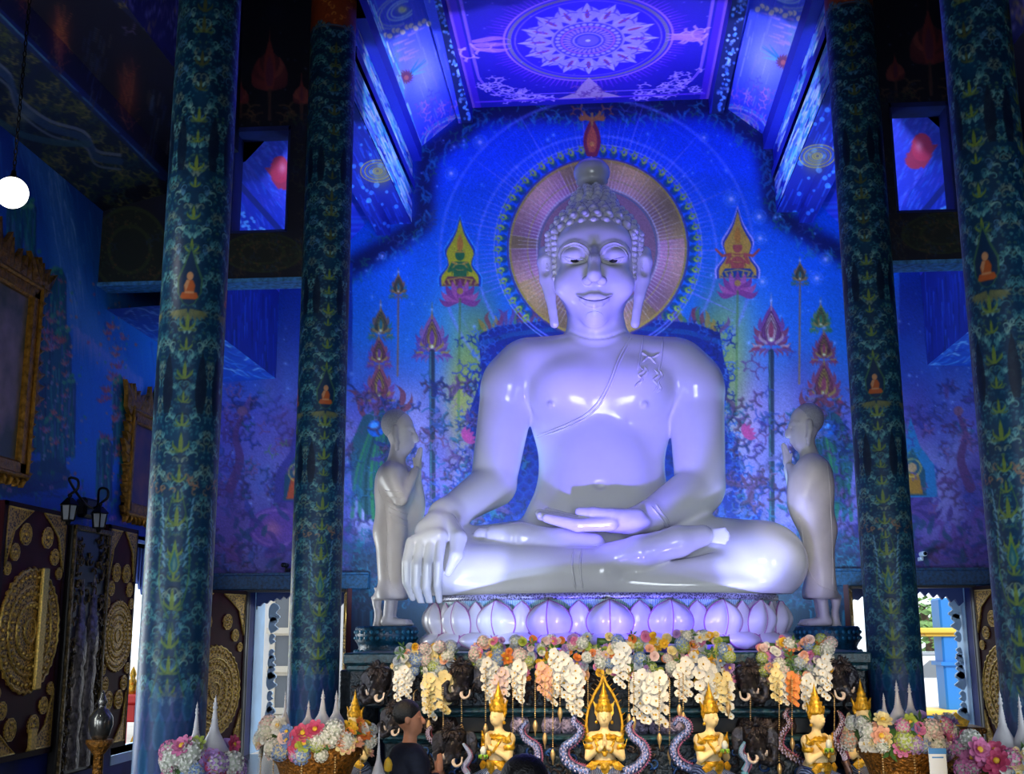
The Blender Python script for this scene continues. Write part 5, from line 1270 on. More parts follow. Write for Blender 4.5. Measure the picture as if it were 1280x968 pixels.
# ------------------------------------------------------------------ gilded kneeling deities before the altar
M_gold = mat('bright_gold', (244, 184, 44), .3, metal=.42, noise=.35, nscale=30, bump=.25, bscale=60)
M_skin = mat('pale_gilded_skin', (250, 220, 158), .4, noise=.12, nscale=9)
M_skirt = mat('blue_silver_scale_cloth', (120, 140, 190), .35, metal=.3, col2=(24, 40, 80), nscale=18, pattern='wave')
def sculpt_deity():
    c = Clay((-.30, -.36, -.01), (.30, .26, .86), .0062)
    c.egg((0, .03, .24), (.15, .13, .12), k=.04); c.cone((0, .0, .26), (0, .0, .46), .085, .115, k=.06); c.egg((0, -.02, .46), (.135, .085, .075), k=.05)
    c.cone((-.13, .01, .52), (.13, .01, .52), .052, .052, k=.05); c.cone((0, 0, .54), (0, -.01, .63), .042, .042, k=.03)
    c.egg((0, -.02, .715), (.068, .076, .085), k=.02); c.egg((0, -.045, .675), (.050, .05, .05), k=.03)
    c.cone((0, -.09, .72), (0, -.104, .69), .010, .014, k=.012); c.egg((0, -.085, .662), (.022, .012, .008), k=.01)
    for s_ in (-1, 1):
        c.egg((s_*.027, -.093, .715), (.019, .012, .010), k=.012, cut=True); c.egg((s_*.027, -.086, .713), (.017, .012, .008), k=.006); c.egg((s_*.069, -.005, .70), (.012, .02, .034), k=.012)
        c.chain([(s_*.155, .01, .51), (s_*.175, -.04, .35)], [.046, .036], k=.03); c.chain([(s_*.175, -.04, .35), (s_*.035, -.145, .44)], [.037, .024], k=.014)
        c.egg((s_*.012, -.155, .485), (.011, .022, .042), k=.01)
        for q in range(4): c.cone((s_*.010, -.142-.011*q, .51), (s_*.006, -.150-.008*q, .572-.006*abs(q-1.5)), .0075, .006, k=.003)
        c.cone((s_*.016, -.135, .475), (s_*.012, -.13, .53), .008, .0065, k=.004)
    return c
def sculpt_skirt():
    c = Clay((-.30, -.42, -.01), (.30, .30, .36), .0085)
    c.egg((0, .05, .19), (.185, .16, .14), k=.05)
    for s_ in (-1, 1):
        c.cone((s_*.09, .02, .17), (s_*.15, -.26, .10), .105, .088, k=.05); c.cone((s_*.15, -.26, .09), (s_*.10, .16, .06), .075, .06, k=.03); c.cone((s_*.10, .16, .05), (s_*.08, .24, .05), .05, .04, k=.02)
    return c
dc, dk = sculpt_deity(), sculpt_skirt()
deity_me = dc.skin('body', M_skin, None, 1); skirt_me = dk.skin('skirt', M_skirt, None, 1)
b = MB()
prof_c = [(.070, .745), (.084, .76), (.086, .775), (.072, .785), (.070, .80), (.076, .815), (.060, .828), (.058, .845), (.062, .857), (.046, .870), (.044, .888), (.047, .898), (.032, .912), (.030, .93), (.020, .95), (.010, .99), (0, 1.04)]
b.lathe(prof_c, 20, (0, -.01, 0), wob=lambda a, z: 1+.05*math.cos(a*10))
for s_ in (-1, 1):
    b.prism([(0, 0), (.03, .05), (.025, .10), (.05, .17), (.005, .12), (-.012, .05)], (s_*.072, -.01, .69), (s_, 0, 0), (0, 0, 1), (0, .02, 0)); b.ball((s_*.082, -.01, .655), .016, 8, 6)
for i in range(9): a = -math.pi/2 + (i-4)*.33; b.prism([(-.014, 0), (0, .05), (.014, 0)], (.083*math.cos(a), -.01+.083*math.sin(a), .775), (-math.sin(a), math.cos(a), 0), (0, 0, 1), (.006*math.cos(a), .006*math.sin(a), 0))
crown_me = b.mesh('crown', M_gold)
b = MB()
b.lathe([(.05, .575), (.10, .555), (.155, .535), (.165, .52), (.15, .51), (.09, .53), (.05, .56)], 26, (0, .0, 0), 1, .72, wob=lambda a, z: 1+.07*math.cos(a*13))
for i in range(11): a = -math.pi/2 + (i-5)*.26; b.prism([(-.018, 0), (-.01, -.035), (0, -.055), (.01, -.035), (.018, 0)], (.135*math.cos(a), .10*math.sin(a), .52), (-math.sin(a), math.cos(a), 0), (0, .0, 1), (.012*math.cos(a), .012*math.sin(a), 0))
b.prism([(-.03, 0), (0, -.07), (.03, 0), (0, .03)], (0, -.118, .46), (1, 0, 0), (0, .1, 1), (0, -.015, 0), dome=.012)
for s_ in (-1, 1):      # winged shoulder plates and chest bands
    b.prism([(0, 0), (.05, .01), (.085, .05), (.075, .0), (.09, -.03), (.05, -.05), (0, -.04)], (s_*.125, -.055, .525), (s_, .25, 0), (0, 0, 1), (0, -.015, 0), dome=.012)
    b.tube(spline([(s_*.10, -.075, .50), (s_*.07, -.115, .44), (0, -.135, .385)], 10), [.014]*10, 7)
    for q in range(4): b.ball((s_*(.09-.022*q), -.095-.011*q, .475-.024*q), .012, 8, 5)
b.ball((0, -.135, .385), (.026, .016, .026), 10, 6)
collar_me = b.mesh('collar', M_gold)
b = MB()
b.lathe([(.10, .27), (.118, .28), (.122, .31), (.112, .325), (.10, .32)], 24, (0, .0, 0), 1.08, .95, wob=lambda a, z: 1+.05*math.cos(a*12))
b.prism([(-.04, .0), (-.05, -.06), (0, -.16), (.05, -.06), (.04, .0)], (0, -.12, .31), (1, 0, 0), (0, -.25, .9), (0, -.02, .0), dome=.015)
for s_ in (-1, 1): b.prism([(0, 0), (.07, .02), (.13, -.03), (.09, -.07), (.03, -.05)], (s_*.07, -.105, .30), (s_, .25, 0), (0, 0, 1), (0, -.012, 0), dome=.01)
belt_me = b.mesh('belt', M_gold)
armlet_mes = []
for s_ in (-1, 1):
    b = MB()
    b.lathe([(.047, -.022), (.056, -.01), (.058, .01), (.048, .024)], 14, (s_*.163, -.018, .44)); b.prism([(-.02, 0), (0, .06), (.02, 0)], (s_*.212, -.02, .45), (0, 1, 0), (s_*.35, 0, 1), (s_*.008, 0, 0))
    b.tube([(s_*.075, -.118, .412), (s_*.058, -.131, .425)], .031, 12)
    armlet_mes.append(b.mesh('armlet', M_gold))

def deity(px, Y, rz, lab, s=1.0, ytop=None):
    q = at(px, 940, Y); z0 = Z3+.006
    top = at(px, ytop, Y)[2]; s = (top-z0)/1.04
    m = empty('kneeling_deity_statue', (q[0], Y, z0), lab, 'statue', 'gilded kneeling deities'); m.rotation_euler.z = R_(rz); m.scale = (s*.88, s, s)
    for nm, me in (('body', deity_me), ('skirt', skirt_me), ('crown', crown_me), ('collar', collar_me), ('belt', belt_me), ('armlet', armlet_mes[0]), ('armlet', armlet_mes[1])): link(nm, me, m)
    return m
D0 = deity(756, 9.85, 0, 'gilded kneeling deity in the centre under a pointed arch, palms joined', ytop=850)
deity(624, 9.8, -38, 'gilded kneeling deity left of the central one, looking toward the left', ytop=850); deity(888, 9.85, 36, 'gilded kneeling deity right of the central one, turned to the right', ytop=852)
deity(1021, 9.8, 40, 'gilded kneeling deity third from the centre at the right end of the altar', ytop=853); deity(443, 10.08, -20, 'gilded deity half hidden behind the left flower bowl', ytop=862); deity(1080, 10.1, 20, 'gilded deity half hidden behind the right flower bowl', ytop=848)
b = MB(); hx_ = [(-.165, .50), (-.19, .62), (-.165, .76), (-.10, .90), (-.03, 1.0), (0, 1.07), (.03, 1.0), (.10, .90), (.165, .76), (.19, .62), (.165, .50)]
b.tube(np.array([(x, .07, z) for x, z in spline(hx_, 40)]), .016, 8)
for i, (x, z) in enumerate(spline([(x*1.06, z+.01) for x, z in hx_], 26)): b.prism([(-.02, 0), (0, .05), (.02, 0)], (x, .07, z), (0, .9, .3), (np.sign(x)*.8+.001, 0, .6), (0, .012, 0))
o = link('flame_arch', b.mesh('flame_arch', M_gold), D0)
b = MB(); b.prism([(x*.95, z) for x, z in spline(hx_, 24)], (0, .085, 0), (1, 0, 0), (0, 0, 1), (0, .012, 0)); link('arch_back', b.mesh('arch_back', M_black), D0)
# small green and white lotus buds in the side deities' hands
def small_bud(px, py, Y, lab):
    q = at(px, py, Y); r = empty('lotus_bud', q, lab, 'flower'); b = MB()
    b.lathe([(0, -.03), (.022, -.02), (.026, .01), (.016, .035), (0, .045)], 10, q); b.build('bud', mat('white_petal', (236, 236, 226), .5), r)
    b = MB()
    for i in range(6): a = i*1.05; b.tube([q+np.array([.01*math.cos(a), .01*math.sin(a), -.025]), q+np.array([.03*math.cos(a), .03*math.sin(a), -.03]), q+np.array([.034*math.cos(a), .034*math.sin(a), -.055])], [.008, .010, .003], 5)
    b.tube([q+np.array([0, 0, -.025]), q+np.array([0, .08, -.0])], .006, 6)
    b.build('calyx', mat('lime_green', (150, 200, 60), .5), r)
small_bud(604, 940, 9.60, 'small white and green lotus bud by the left gilded deity'); small_bud(906, 933, 9.63, 'small white and green lotus bud by the deity right of centre'); small_bud(1036, 932, 9.58, 'small white and green lotus bud at the right end deity')
# ------------------------------------------------------------------ naga tails, elephant heads
M_naga = mat('blue_silver_scales', (104, 128, 186), .3, metal=.3, pattern='voronoi', col2=(14, 30, 72), nscale=62)
M_nagar = mat('rose_crest', (150, 70, 96), .35, metal=.3); M_scale = mat('lilac_scales', (186, 176, 214), .25, metal=.3)
M_nagab = mat('bronze_scales', (120, 92, 86), .32, metal=.5, pattern='voronoi', col2=(40, 34, 40), nscale=34)
def naga(pts, Y, r, lab, m=M_naga, grp='naga tails in front of the altar'):
    W = spline([at(x, y, Y) for x, y in pts], 40); base = W[-1].copy(); root = empty('naga_tail_carving', (base[0], Y, Z3), lab, 'carving', grp); t = np.linspace(0, 1, 40)
    rr_ = r*np.interp(t, [0, .15, .6, 1], [.45, .7, 1, 1.1]); b = MB(); b.tube(W, rr_, 12)
    low = np.array([base[0], Y, Z3+r+.01]); b.tube(spline([base, (base+low)/2 + np.array([.03, 0, 0]), low], 10), r*1.1, 12); b.build('tail', m, root)
    b = MB(); b2 = MB()
    for i in range(2, 39):
        T = W[min(i+1, 39)]-W[i-1]; T /= np.linalg.norm(T); n_ = np.cross(T, (0, 1, 0)); 
        for s_ in (-1, 1):
            if s_ > 0: b.prism([(-.4, 0), (.2, 1.1), (.5, 0)], W[i]+n_*rr_[i]*.9, T*rr_[i]*.7, n_*rr_[i]*.6, (0, .012, 0))
            b2.ball(W[i]+n_*(rr_[i]*.5*s_*(1 if i % 2 else .25))+np.array([0, -rr_[i]*.84, 0]), (rr_[i]*.26, rr_[i]*.2, rr_[i]*.34), 6, 4)
    b.build('crest', M_nagar, root); b2.build('scales', M_scale, root); return root
C6 = lambda L: [(640+x/5.15, 780+y/5.15) for x, y in L]
naga(C6([(100, 625), (58, 680), (85, 745), (150, 790), (165, 860), (150, 930)]), 9.98, .032, 'blue naga tail hooked over, left of the central arch')
naga(C6([(408, 590), (395, 635), (440, 680), (405, 745), (335, 800), (345, 880), (420, 935), (500, 960)]), 9.78, .036, 'blue and rose naga curling up on the left of the central deity')
naga(C6([(778, 625), (748, 670), (775, 730), (835, 780), (855, 850), (800, 920), (720, 955)]), 9.78, .036, 'blue and rose naga curling up on the right of the central deity')
naga(C6([(1040, 655), (1075, 615), (1125, 640), (1130, 690), (1065, 750), (1035, 820), (1080, 900), (1160, 940)]), 9.98, .034, 'blue naga tail beside the deity right of centre')
C7 = lambda L: [(860+x/5.15, 780+y/5.15) for x, y in L]
naga(C7([(650, 540), (620, 590), (650, 640), (605, 700), (590, 790), (650, 850), (730, 900), (760, 950)]), 10.0, .030, 'bronze naga tail rising left of the right end deity', M_nagab)
naga(C7([(960, 560), (990, 620), (965, 690), (930, 740), (990, 830), (1010, 880)]), 9.96, .030, 'bronze naga tail at the far right end of the altar', M_nagab)
C5 = lambda L: [(440+x/5.15, 780+y/5.15) for x, y in L]
naga(C5([(520, 655), (490, 690), (500, 740), (560, 790), (590, 860), (560, 930)]), 10.0, .030, 'bronze naga tail beside the left elephant head low on the altar', M_nagab)
naga(C5([(715, 770), (760, 850), (720, 920), (740, 960)]), 9.72, .022, 'pale blue upright trunk-like horn left of the left deity', mat('pale_blue_glaze', (150, 170, 205), .25)); naga(C7([(365, 760), (340, 830), (385, 890), (360, 950)]), 9.72, .024, 'pale blue upright trunk-like horn right of the deity right of centre', mat('aqua_glaze', (90, 160, 190), .25))
M_ele = mat('dark_bronze', (56, 54, 62), .3, metal=.5, noise=.5, nscale=14, bump=.5, bscale=24)
M_tusk = mat('pale_tusk', (225, 205, 190), .3)
def sculpt_elephant():
    c = Clay((-.34, -.46, -.42), (.34, .26, .34), .0095)
    c.egg((0, 0, .02), (.15, .19, .17), k=.04); c.egg((0, .12, .0), (.13, .16, .14), k=.05)
    for s_ in (-1, 1):
        c.egg((s_*.07, -.05, .13), (.085, .09, .085), k=.05); c.egg((s_*.20, .03, .02), (.11, .025, .15), k=.03); c.egg((s_*.23, .02, -.08), (.07, .02, .09), k=.03)
        c.egg((s_*.095, -.145, .03), (.03, .02, .022), k=.01); c.cone((s_*.07, -.12, -.08), (s_*.075, -.22, -.13), .045, .04, k=.03)
    c.chain([(0, -.14, -.02), (-.02, -.24, -.12), (-.07, -.28, -.23), (-.14, -.28, -.26), (-.20, -.27, -.20), (-.21, -.27, -.10), (-.17, -.28, -.05)], [.085, .072, .058, .050, .045, .040, .036], k=.03)
    for i in range(7): z = -.04-.03*i; c.egg((-.005-.008*i, -.19-.018*i, z), (.085-.005*i, .06, .008), k=.012)
    # crown-like headband
    c.chain([(-.14, -.06, .15), (-.07, -.15, .19), (0, -.17, .21), (.07, -.15, .19), (.14, -.06, .15)], [.022]*5, k=.015); c.egg((0, -.15, .25), (.03, .03, .06), k=.02)
    return c
ele_me = sculpt_elephant().skin('head', M_ele, None, 1)
b = MB()
for s_ in (1,): b.tube(spline([(s_*.03, -.19, -.11), (s_*.02, -.30, -.20), (s_*.07, -.35, -.25), (s_*.13, -.33, -.22), (s_*.14, -.30, -.14)], 16), np.linspace(.03, .010, 16), 10)
b.tube(spline([(-.07, -.20, -.12), (-.09, -.32, -.16), (-.10, -.36, -.10)], 12), np.linspace(.028, .010, 12), 10)
tusk_me = b.mesh('tusk', M_tusk)
b = MB()
for i in range(30): a = sr.uniform(0, 6.28); b.tube(spline([(.05*math.cos(a), -.17, .19+.02*math.sin(a)), (.12*math.cos(a), -.20, .17+.10*math.sin(a)), (.17*math.cos(a), -.16, .15+.15*math.sin(a))], 6), [.014, .013, .011, .009, .006, .004], 5)
for i in range(40): a = R_(200+140*i/39); b.ball((.19*math.cos(a), -.12, .02+.30*math.sin(a)*.9), .013, 6, 4)
orn_me = b.mesh('headdress', M_carve2)
for px, py, Y, rz, s, lab in ((476, 852, 10.28, -6, .62, 'dark bronze elephant head at the left end of the flower garland'), (578, 848, 10.22, 0, .62, 'dark bronze elephant head between flowers, left of centre'),
        (934, 850, 10.22, 0, .62, 'dark bronze elephant head between flowers, right of centre'), (1046, 848, 10.28, 8, .64, 'dark bronze elephant head at the right end of the flower garland'),
        (568, 930, 9.88, 0, .62, 'dark elephant head low on the altar, left of the left deity'), (944, 925, 9.88, 0, .62, 'dark elephant head low on the altar between the two right deities'), (496, 898, 10.03, -8, .5, 'dark bronze elephant head at the left corner by the kneeling visitor')):
    q = at(px, py, Y); m = empty('elephant_head_sculpture', (q[0], Y, q[2]), lab, 'sculpture', 'elephant heads of the altar'); m.rotation_euler.z = R_(rz); sx = s if px < 700 else -s; m.scale = (sx, s*1.0, s)
    for nm, me in (('head', ele_me), ('tusk', tusk_me), ('headdress', orn_me)): link(nm, me, m)
    b = MB(); b.tube([(0, .18, -.02), (0, ((10.43 if py < 880 else 10.21 if py < 900 else 10.075)-Y)/s, -.02)], .10, 12); link('neck', b.mesh('neck', M_ele), m)
# ------------------------------------------------------------------ flowers
fr = random.Random(11)
FC = dict(white=(236, 234, 226), cream=(244, 224, 160), yellow=(240, 190, 50), orange=(236, 140, 66), peach=(240, 180, 150), pink=(222, 128, 176), rose=(205, 80, 120), lilac=(176, 138, 200), blue=(122, 152, 206), lime=(176, 192, 80), grey=(176, 188, 204), blush=(238, 208, 204))
FM = {k: mat('petal_'+k, v, .55, noise=.12, nscale=30) for k, v in FC.items()}
M_pale = mat('pale_green_floret', (196, 202, 184), .6); M_eye = mat('flower_yellow_centre', (226, 180, 50), .6); M_leaf = mat('leaf_green', (70, 110, 50), .5, noise=.3, nscale=20)
def petal_fan(b, n, r, w_, tilt, z, c=(0, 0, 0), off=0.0, cup=.25):
    for i in range(n):
        a = 2*math.pi*i/n + off; u_ = np.array([math.cos(a), math.sin(a), 0]); v_ = np.array([-math.sin(a), math.cos(a), 0]); k = np.array([0, 0, 1.0])
        def pt(s_, t): return np.array(c) + u_*(r*s_*math.cos(tilt*s_**.5)) + k*(z + r*s_*math.sin(tilt)*s_ + cup*abs(t)*w_*.5) + v_*(t*w_*.5)
        V = [pt(.08, -.3), pt(.08, .3), pt(.5, -1), pt(.5, 0), pt(.5, 1), pt(.85, -.8), pt(.85, 0), pt(.85, .8), pt(1, 0)]
        b.add(V, [(0, 1, 3), (0, 3, 2), (1, 4, 3), (2, 3, 6, 5), (3, 4, 7, 6), (5, 6, 8), (6, 7, 8)], True)
def fl_rose():
    b = MB()
    for n_, r, t in ((5, 1.0, .25), (5, .8, .7), (4, .55, 1.05), (3, .32, 1.3)): petal_fan(b, n_, r, r*1.25, t, 0, off=r*3, cup=.4)
    return b
def fl_lotus():
    b = MB()
    for n_, r, t in ((8, 1.0, .2), (8, .85, .6), (6, .62, .95)): petal_fan(b, n_, r, r*.55, t, 0, off=r*2, cup=.3)
    b.mi = 1; b.ball((0, 0, .22), (.24, .24, .16), 10, 6); return b
def fl_hydrangea():
    b = MB(); n = 44
    for i in range(n):
        z = 1-1.5*i/n; a = i*2.4; r = math.sqrt(max(0, 1-z*z)); nrm = np.array([r*math.cos(a), r*math.sin(a), z]); u_, v_, w_ = basis(nrm)
        for q in range(4):
            d = u_*math.cos(q*1.571+a) + v_*math.sin(q*1.571+a); e = np.cross(w_, d)
            c = nrm*.90; b.add([c-w_*.03, c+d*.13+e*.10+w_*.10, c+d*.25+w_*.13, c+d*.13-e*.10+w_*.10], [(0, 1, 2, 3)], True)
    b.mi = 1; b.ball((0, 0, 0), .84, 10, 8); return b
def fl_spray():
    b = MB()         # drooping orchid truss, hangs along -z
    for i in range(11):
        z = -.18*i; x = .22*math.sin(i*2.1); y = -.16*abs(math.cos(i*1.3)); s_ = .34*(1-.045*i); n_ = np.array([math.sin(i*2.1)*.5, -1, .2]); u_, v_, w_ = basis(n_)
        bb = MB(); petal_fan(bb, 5, s_, s_*.95, .25, 0, off=i)
        V = np.concatenate(bb.V); V = V[:, :1]*u_ + V[:, 1:2]*v_ + V[:, 2:]*w_ + np.array([x, y, z]); b.add(V, bb.F, True)
    b.mi = 1
    for i in range(11): b.ball((.22*math.sin(i*2.1), -.16*abs(math.cos(i*1.3))-.05, -.18*i), .05, 5, 4)
    return b
def fl_leaf():
    b = MB()
    for i in range(5):
        a = i*1.26; u_ = np.array([math.cos(a), math.sin(a), .5]); v_ = np.array([-math.sin(a), math.cos(a), 0])
        b.add([0*u_, u_*.5+v_*.2, u_*1.0+np.array([0, 0, -.1]), u_*.5-v_*.2], [(0, 1, 2, 3)], True)
    return b
FMESH = {}
def fmesh(kind, colr):
    k = (kind, colr)
    if k not in FMESH:
        b = dict(rose=fl_rose, lotus=fl_lotus, hydrangea=fl_hydrangea, orchid_spray=fl_spray, leaf_sprig=fl_leaf)[kind]()
        FMESH[k] = b.mesh(kind, [M_leaf if kind == 'leaf_sprig' else FM[colr], M_pale if kind == 'hydrangea' else M_eye])
    return FMESH[k]
def bloom(kind, colr, pos, r, parent, face=(0, -1, .25)):
    o = link(kind, fmesh(kind, colr), parent); o.location = Vector(pos) - parent.location; o.scale = (r, r, r)
    if kind != 'orchid_spray':
        f = Vector(face) + Vector((fr.uniform(-.5, .5), 0, fr.uniform(-.35, .45))); o.rotation_euler = f.to_track_quat('Z', 'Y').to_euler(); o.rotation_euler.rotate_axis('Z', fr.uniform(0, 6))
    else: o.rotation_euler.z = fr.uniform(-.6, .6)
    return o
YF = 10.31
def swag(x0, x1, ytop, ybot, n, cols, drops, lab):
    m0 = at((x0+x1)/2, (ytop+ybot)/2, YF+.05); root = empty('flower_swag', (m0[0], YF+.05, m0[2]), lab, 'flower garland', 'flower swags along the altar')
    b = MB(); b.tube(spline([at(x0, ytop+8, YF+.02), at((x0+x1)/2, ytop+10, YF+.02), at(x1, ytop+8, YF+.02)], 14), .032, 8); b.build('moss_base', M_leaf, root)
    n = int(n*2.0)
    for i in range(n):
        px = x0 + (x1-x0)*((i+.5)/n) + fr.uniform(-3, 3); py = fr.uniform(ytop, ybot); dep = YF - .03 - .10*fr.random()
        k = fr.choices(('rose', 'lotus', 'hydrangea', 'leaf_sprig'), (5, 2, 2.2, .9))[0]; c = fr.choice(cols)
        if k == 'hydrangea': c = fr.choice(('white', 'grey', 'blue', 'blush', 'lime'))
        r = dict(rose=.040, lotus=.050, hydrangea=.054, leaf_sprig=.062)[k]*fr.uniform(.8, 1.2)
        bloom(k, c, at(px, py, dep), r, root)
    for (px, py, L, c) in drops:
        for q in range(4): bloom('rose' if q % 2 else 'lotus', fr.choice(['cream', 'yellow', 'orange', 'peach', 'white', 'pink']), at(px+fr.uniform(-14, 14), py+fr.uniform(-12, 16), YF-.08), .036*fr.uniform(.8, 1.2), root)
        for q in range(3): bloom('orchid_spray', c if q else 'white', at(px+fr.uniform(-8, 8), py+fr.uniform(-8, 8), YF-.15-.02*q), L*fr.uniform(.62, .92), root)
    return root
mixc = ['white', 'cream', 'yellow', 'orange', 'peach', 'pink', 'blush', 'lilac', 'lime', 'grey']
swag(497, 566, 808, 842, 34, ['white', 'cream', 'yellow', 'peach', 'grey'], [(505, 838, .16, 'white'), (540, 850, .20, 'cream'), (556, 848, .18, 'cream')], 'flower swag at the left end of the altar, white and yellow blooms')
swag(592, 668, 800, 836, 38, mixc, [(608, 830, .19, 'white'), (626, 842, .16, 'blush'), (654, 832, .20, 'white')], 'flower swag between the left elephant head and the white sprays')
swag(676, 738, 796, 846, 40, mixc, [(684, 836, .16, 'peach'), (700, 825, .22, 'white'), (718, 845, .20, 'white')], 'flower swag just left of the central arch')
swag(746, 824, 794, 842, 44, mixc, [(772, 815, .16, 'white'), (800, 850, .21, 'white'), (818, 850, .24, 'white')], 'flower swag just right of the central arch')
swag(832, 912, 792, 840, 44, mixc, [(850, 830, .18, 'white'), (884, 838, .22, 'white'), (906, 848, .18, 'cream')], 'flower swag left of the right elephant head')
swag(950, 1040, 800, 846, 46, ['yellow', 'orange', 'cream', 'white', 'pink', 'lilac', 'peach', 'blush'], [(965, 838, .18, 'cream'), (985, 850, .18, 'orange'), (1006, 848, .18, 'white'), (1028, 826, .18, 'white')], 'flower swag at the right end of the altar, orange and yellow blooms')
# strings of gold beads with drop pendants
M_beadg = mat('champagne_gold_beads', (222, 188, 130), .3, metal=.55)
strands = [(517, 868, 952), (536, 862, 900), (554, 860, 916), (577, 872, 905), (607, 836, 904), (641, 850, 918), (653, 848, 906), (669, 852, 900), (681, 852, 916), (691, 856, 936), (700, 846, 884), (735, 840, 906), (786, 840, 892), (792, 842, 896), (824, 852, 916), (837, 852, 936), (849, 846, 880), (854, 844, 890), (910, 856, 878), (938, 872, 904), (974, 856, 954), (990, 850, 922), (1043, 872, 930)]
for i, (px, ya, yb) in enumerate(strands):
    Y = 10.03; a, c = at(px, ya, Y), at(px, yb, Y); root = empty('bead_strand', a, 'gold bead strand with drop pendant hanging from the altar flowers', 'bead strand', 'bead strands under the altar flowers')
    root.location = Vector(a); n = max(5, int((a[2]-c[2])/.016)); b = MB()
    b.tube(spline([a+np.array([0, .22, .03]), a+np.array([0, .08, .02]), a], 6), .004, 5)
    for q in range(n): t = q/n; b.ball(a+(c-a)*t, .0068, 6, 4)
    b.build('beads', M_beadg, root); b = MB(); b.lathe([(0, .0), (.008, -.006), (.018, -.03), (.022, -.05), (.014, -.085), (.006, -.10), (.004, -.13), (0, -.135)], 10, c, wob=None); b.build('pendant', M_beadg, root)
# ------------------------------------------------------------------ gilded shutters and doors
M_maroon = mat('maroon_door_lacquer', (66, 14, 24), .6, noise=.25, nscale=4, spec=.2)
M_fil = mat('gold_filigree', (206, 160, 66), .42, metal=.4, pattern='voronoi', col2=(60, 34, 12), nscale=42)
M_fil2 = mat('gold_filigree_rim', (236, 196, 100), .32, metal=.6, noise=.3, nscale=50)
def medallion(o, u, v, r, nrm, rings=1, lob=0):
    """round pierced gold plate: centre o, plane u v."""
    b = MB(); u, v, nrm = (np.asarray(q, float) for q in (u, v, nrm)); n = 72 if lob else 36
    def circ(rad, k): return [(rad*(1+(lob and .025*math.cos(lob*2*math.pi*i/n)) )*math.cos(2*math.pi*i/n), rad*(1+(lob and .025*math.cos(lob*2*math.pi*i/n)))*math.sin(2*math.pi*i/n)) for i in range(n)]
    b.prism(circ(r, 0), o, u, v, nrm*.014); b.mi = 1
    for q in range(rings+1):
        rr_ = r*(1-.27*q)*.97; b.tube(np.array([np.asarray(o)+nrm*.014+u*x+v*y for x, y in circ(rr_, 0)] + [np.asarray(o)+nrm*.014+u*rr_*(1+(.025 if lob else 0))]), r*.022+.002, 6)
    k = 40 if r > .3 else 10
    if r > .3:
        for rad in (.86, .60, .40):
            m_ = int(k*rad)+6
            for i in range(m_): a = 2*math.pi*i/m_; b.ball(np.asarray(o)+nrm*.018+u*r*rad*math.cos(a)+v*r*rad*math.sin(a), r*.035, 6, 4)
    else:
        for i in range(8): a = math.pi*i/4; b.ball(np.asarray(o)+nrm*.016+u*r*.62*math.cos(a)+v*r*.62*math.sin(a), r*.13, 6, 4)
        b.ball(np.asarray(o)+nrm*.016, r*.2, 8, 5)
    return b
def leaf(name, hinge, free, z0, z1, nrm, lab, big, cat='door', stile=False, r_big=.56):
    """a door leaf between two floor points; nrm is the side that shows."""
    h = np.array([hinge[0], hinge[1], 0]); f = np.array([free[0], free[1], 0]); W = np.linalg.norm(f-h); u = (f-h)/W; n = np.asarray(nrm, float); n /= np.linalg.norm(n); v = np.array([0, 0, 1.0])
    root = empty(name, (*(h[:2]+f[:2])/2, z0), lab, cat)
    b = MB(); b.prism([(0, z0), (W, z0), (W, z1), (0, z1)], h-n*.05, u, v, n*.05); b.build('panel', M_maroon, root)
    b = MB()
    for (xa, xb, za, zb) in ((0, .05, z0, z1), (W-.05, W, z0, z1), (0, W, z1-.04, z1), (0, W, z0, z0+.05)): b.prism([(xa, za), (xb, za), (xb, zb), (xa, zb)], h, u, v, n*.012)
    b.build('frame', mat('dark_maroon_frame', (36, 8, 16), .6, spec=.2), root)
    H = z1-z0; zc = z0+H*big
    for s_, zc_ in ((1, z1-.05), (-1, z0+.06)):
        for xs in (0, 1):
            x0 = .06 if xs == 0 else W-.06; d = 1 if xs == 0 else -1
            pts = [(x0, zc_), (x0+d*W*.36, zc_), (x0+d*W*.22, zc_-s_*.10), (x0+d*W*.10, zc_-s_*.20), (x0+d*W*.05, zc_-s_*.36), (x0, zc_-s_*.52)]
            b = MB(); b.prism(pts, h, u, v, n*.014); b.mi = 1
            b.tube(np.array([h+u*x+v*z+n*.014 for x, z in pts+pts[:1]]), .009, 6); b.build('corner_filigree', [M_fil, M_fil2], root)
    rb = min(r_big, W*.48)
    medallion(h+u*W*.5+v*zc, u, v, rb, n, 3, 40).build('great_medallion', [M_fil, M_fil2], root)
    for s_ in (1, -1):
        for d in (-1, 1):
            for (dx, dz, r) in ((.17, .79, .10), (.31, .62, .078), (.40, .47, .058)):
                if abs(dz+.1) + 0 > (z1-zc if s_ > 0 else zc-z0): continue
                medallion(h+u*(W*.5+d*dx*W/1.0)+v*(zc+s_*(rb+dz-.50)), u, v, r, n, 1, 10).build('small_medallion', [M_fil, M_fil2], root)
    return root
WXF = -WX
yA, yB_ = atx(66, 800, WXF)[1], atx(118, 800, WXF)[1]; yC = atx(157, 800, WXF)[1]
zt = atx(30, 632, WXF)[2]; zb = atx(30, 946, WXF)[2]
leaf('shutter_leaf', (WXF+.06, yA), (WXF+.06, yA-1.22), zb, zt, (1, 0, 0), 'maroon shutter leaf with pierced gold medallions at the left edge', .50, 'shutter')
leaf('shutter_leaf', (WXF+.06, yC), (WXF+.06, yB_+.02), zb-.1, zt-.02, (1, 0, 0), 'narrow maroon shutter leaf with gold oval, right of the carved silver panel', .50, 'shutter')
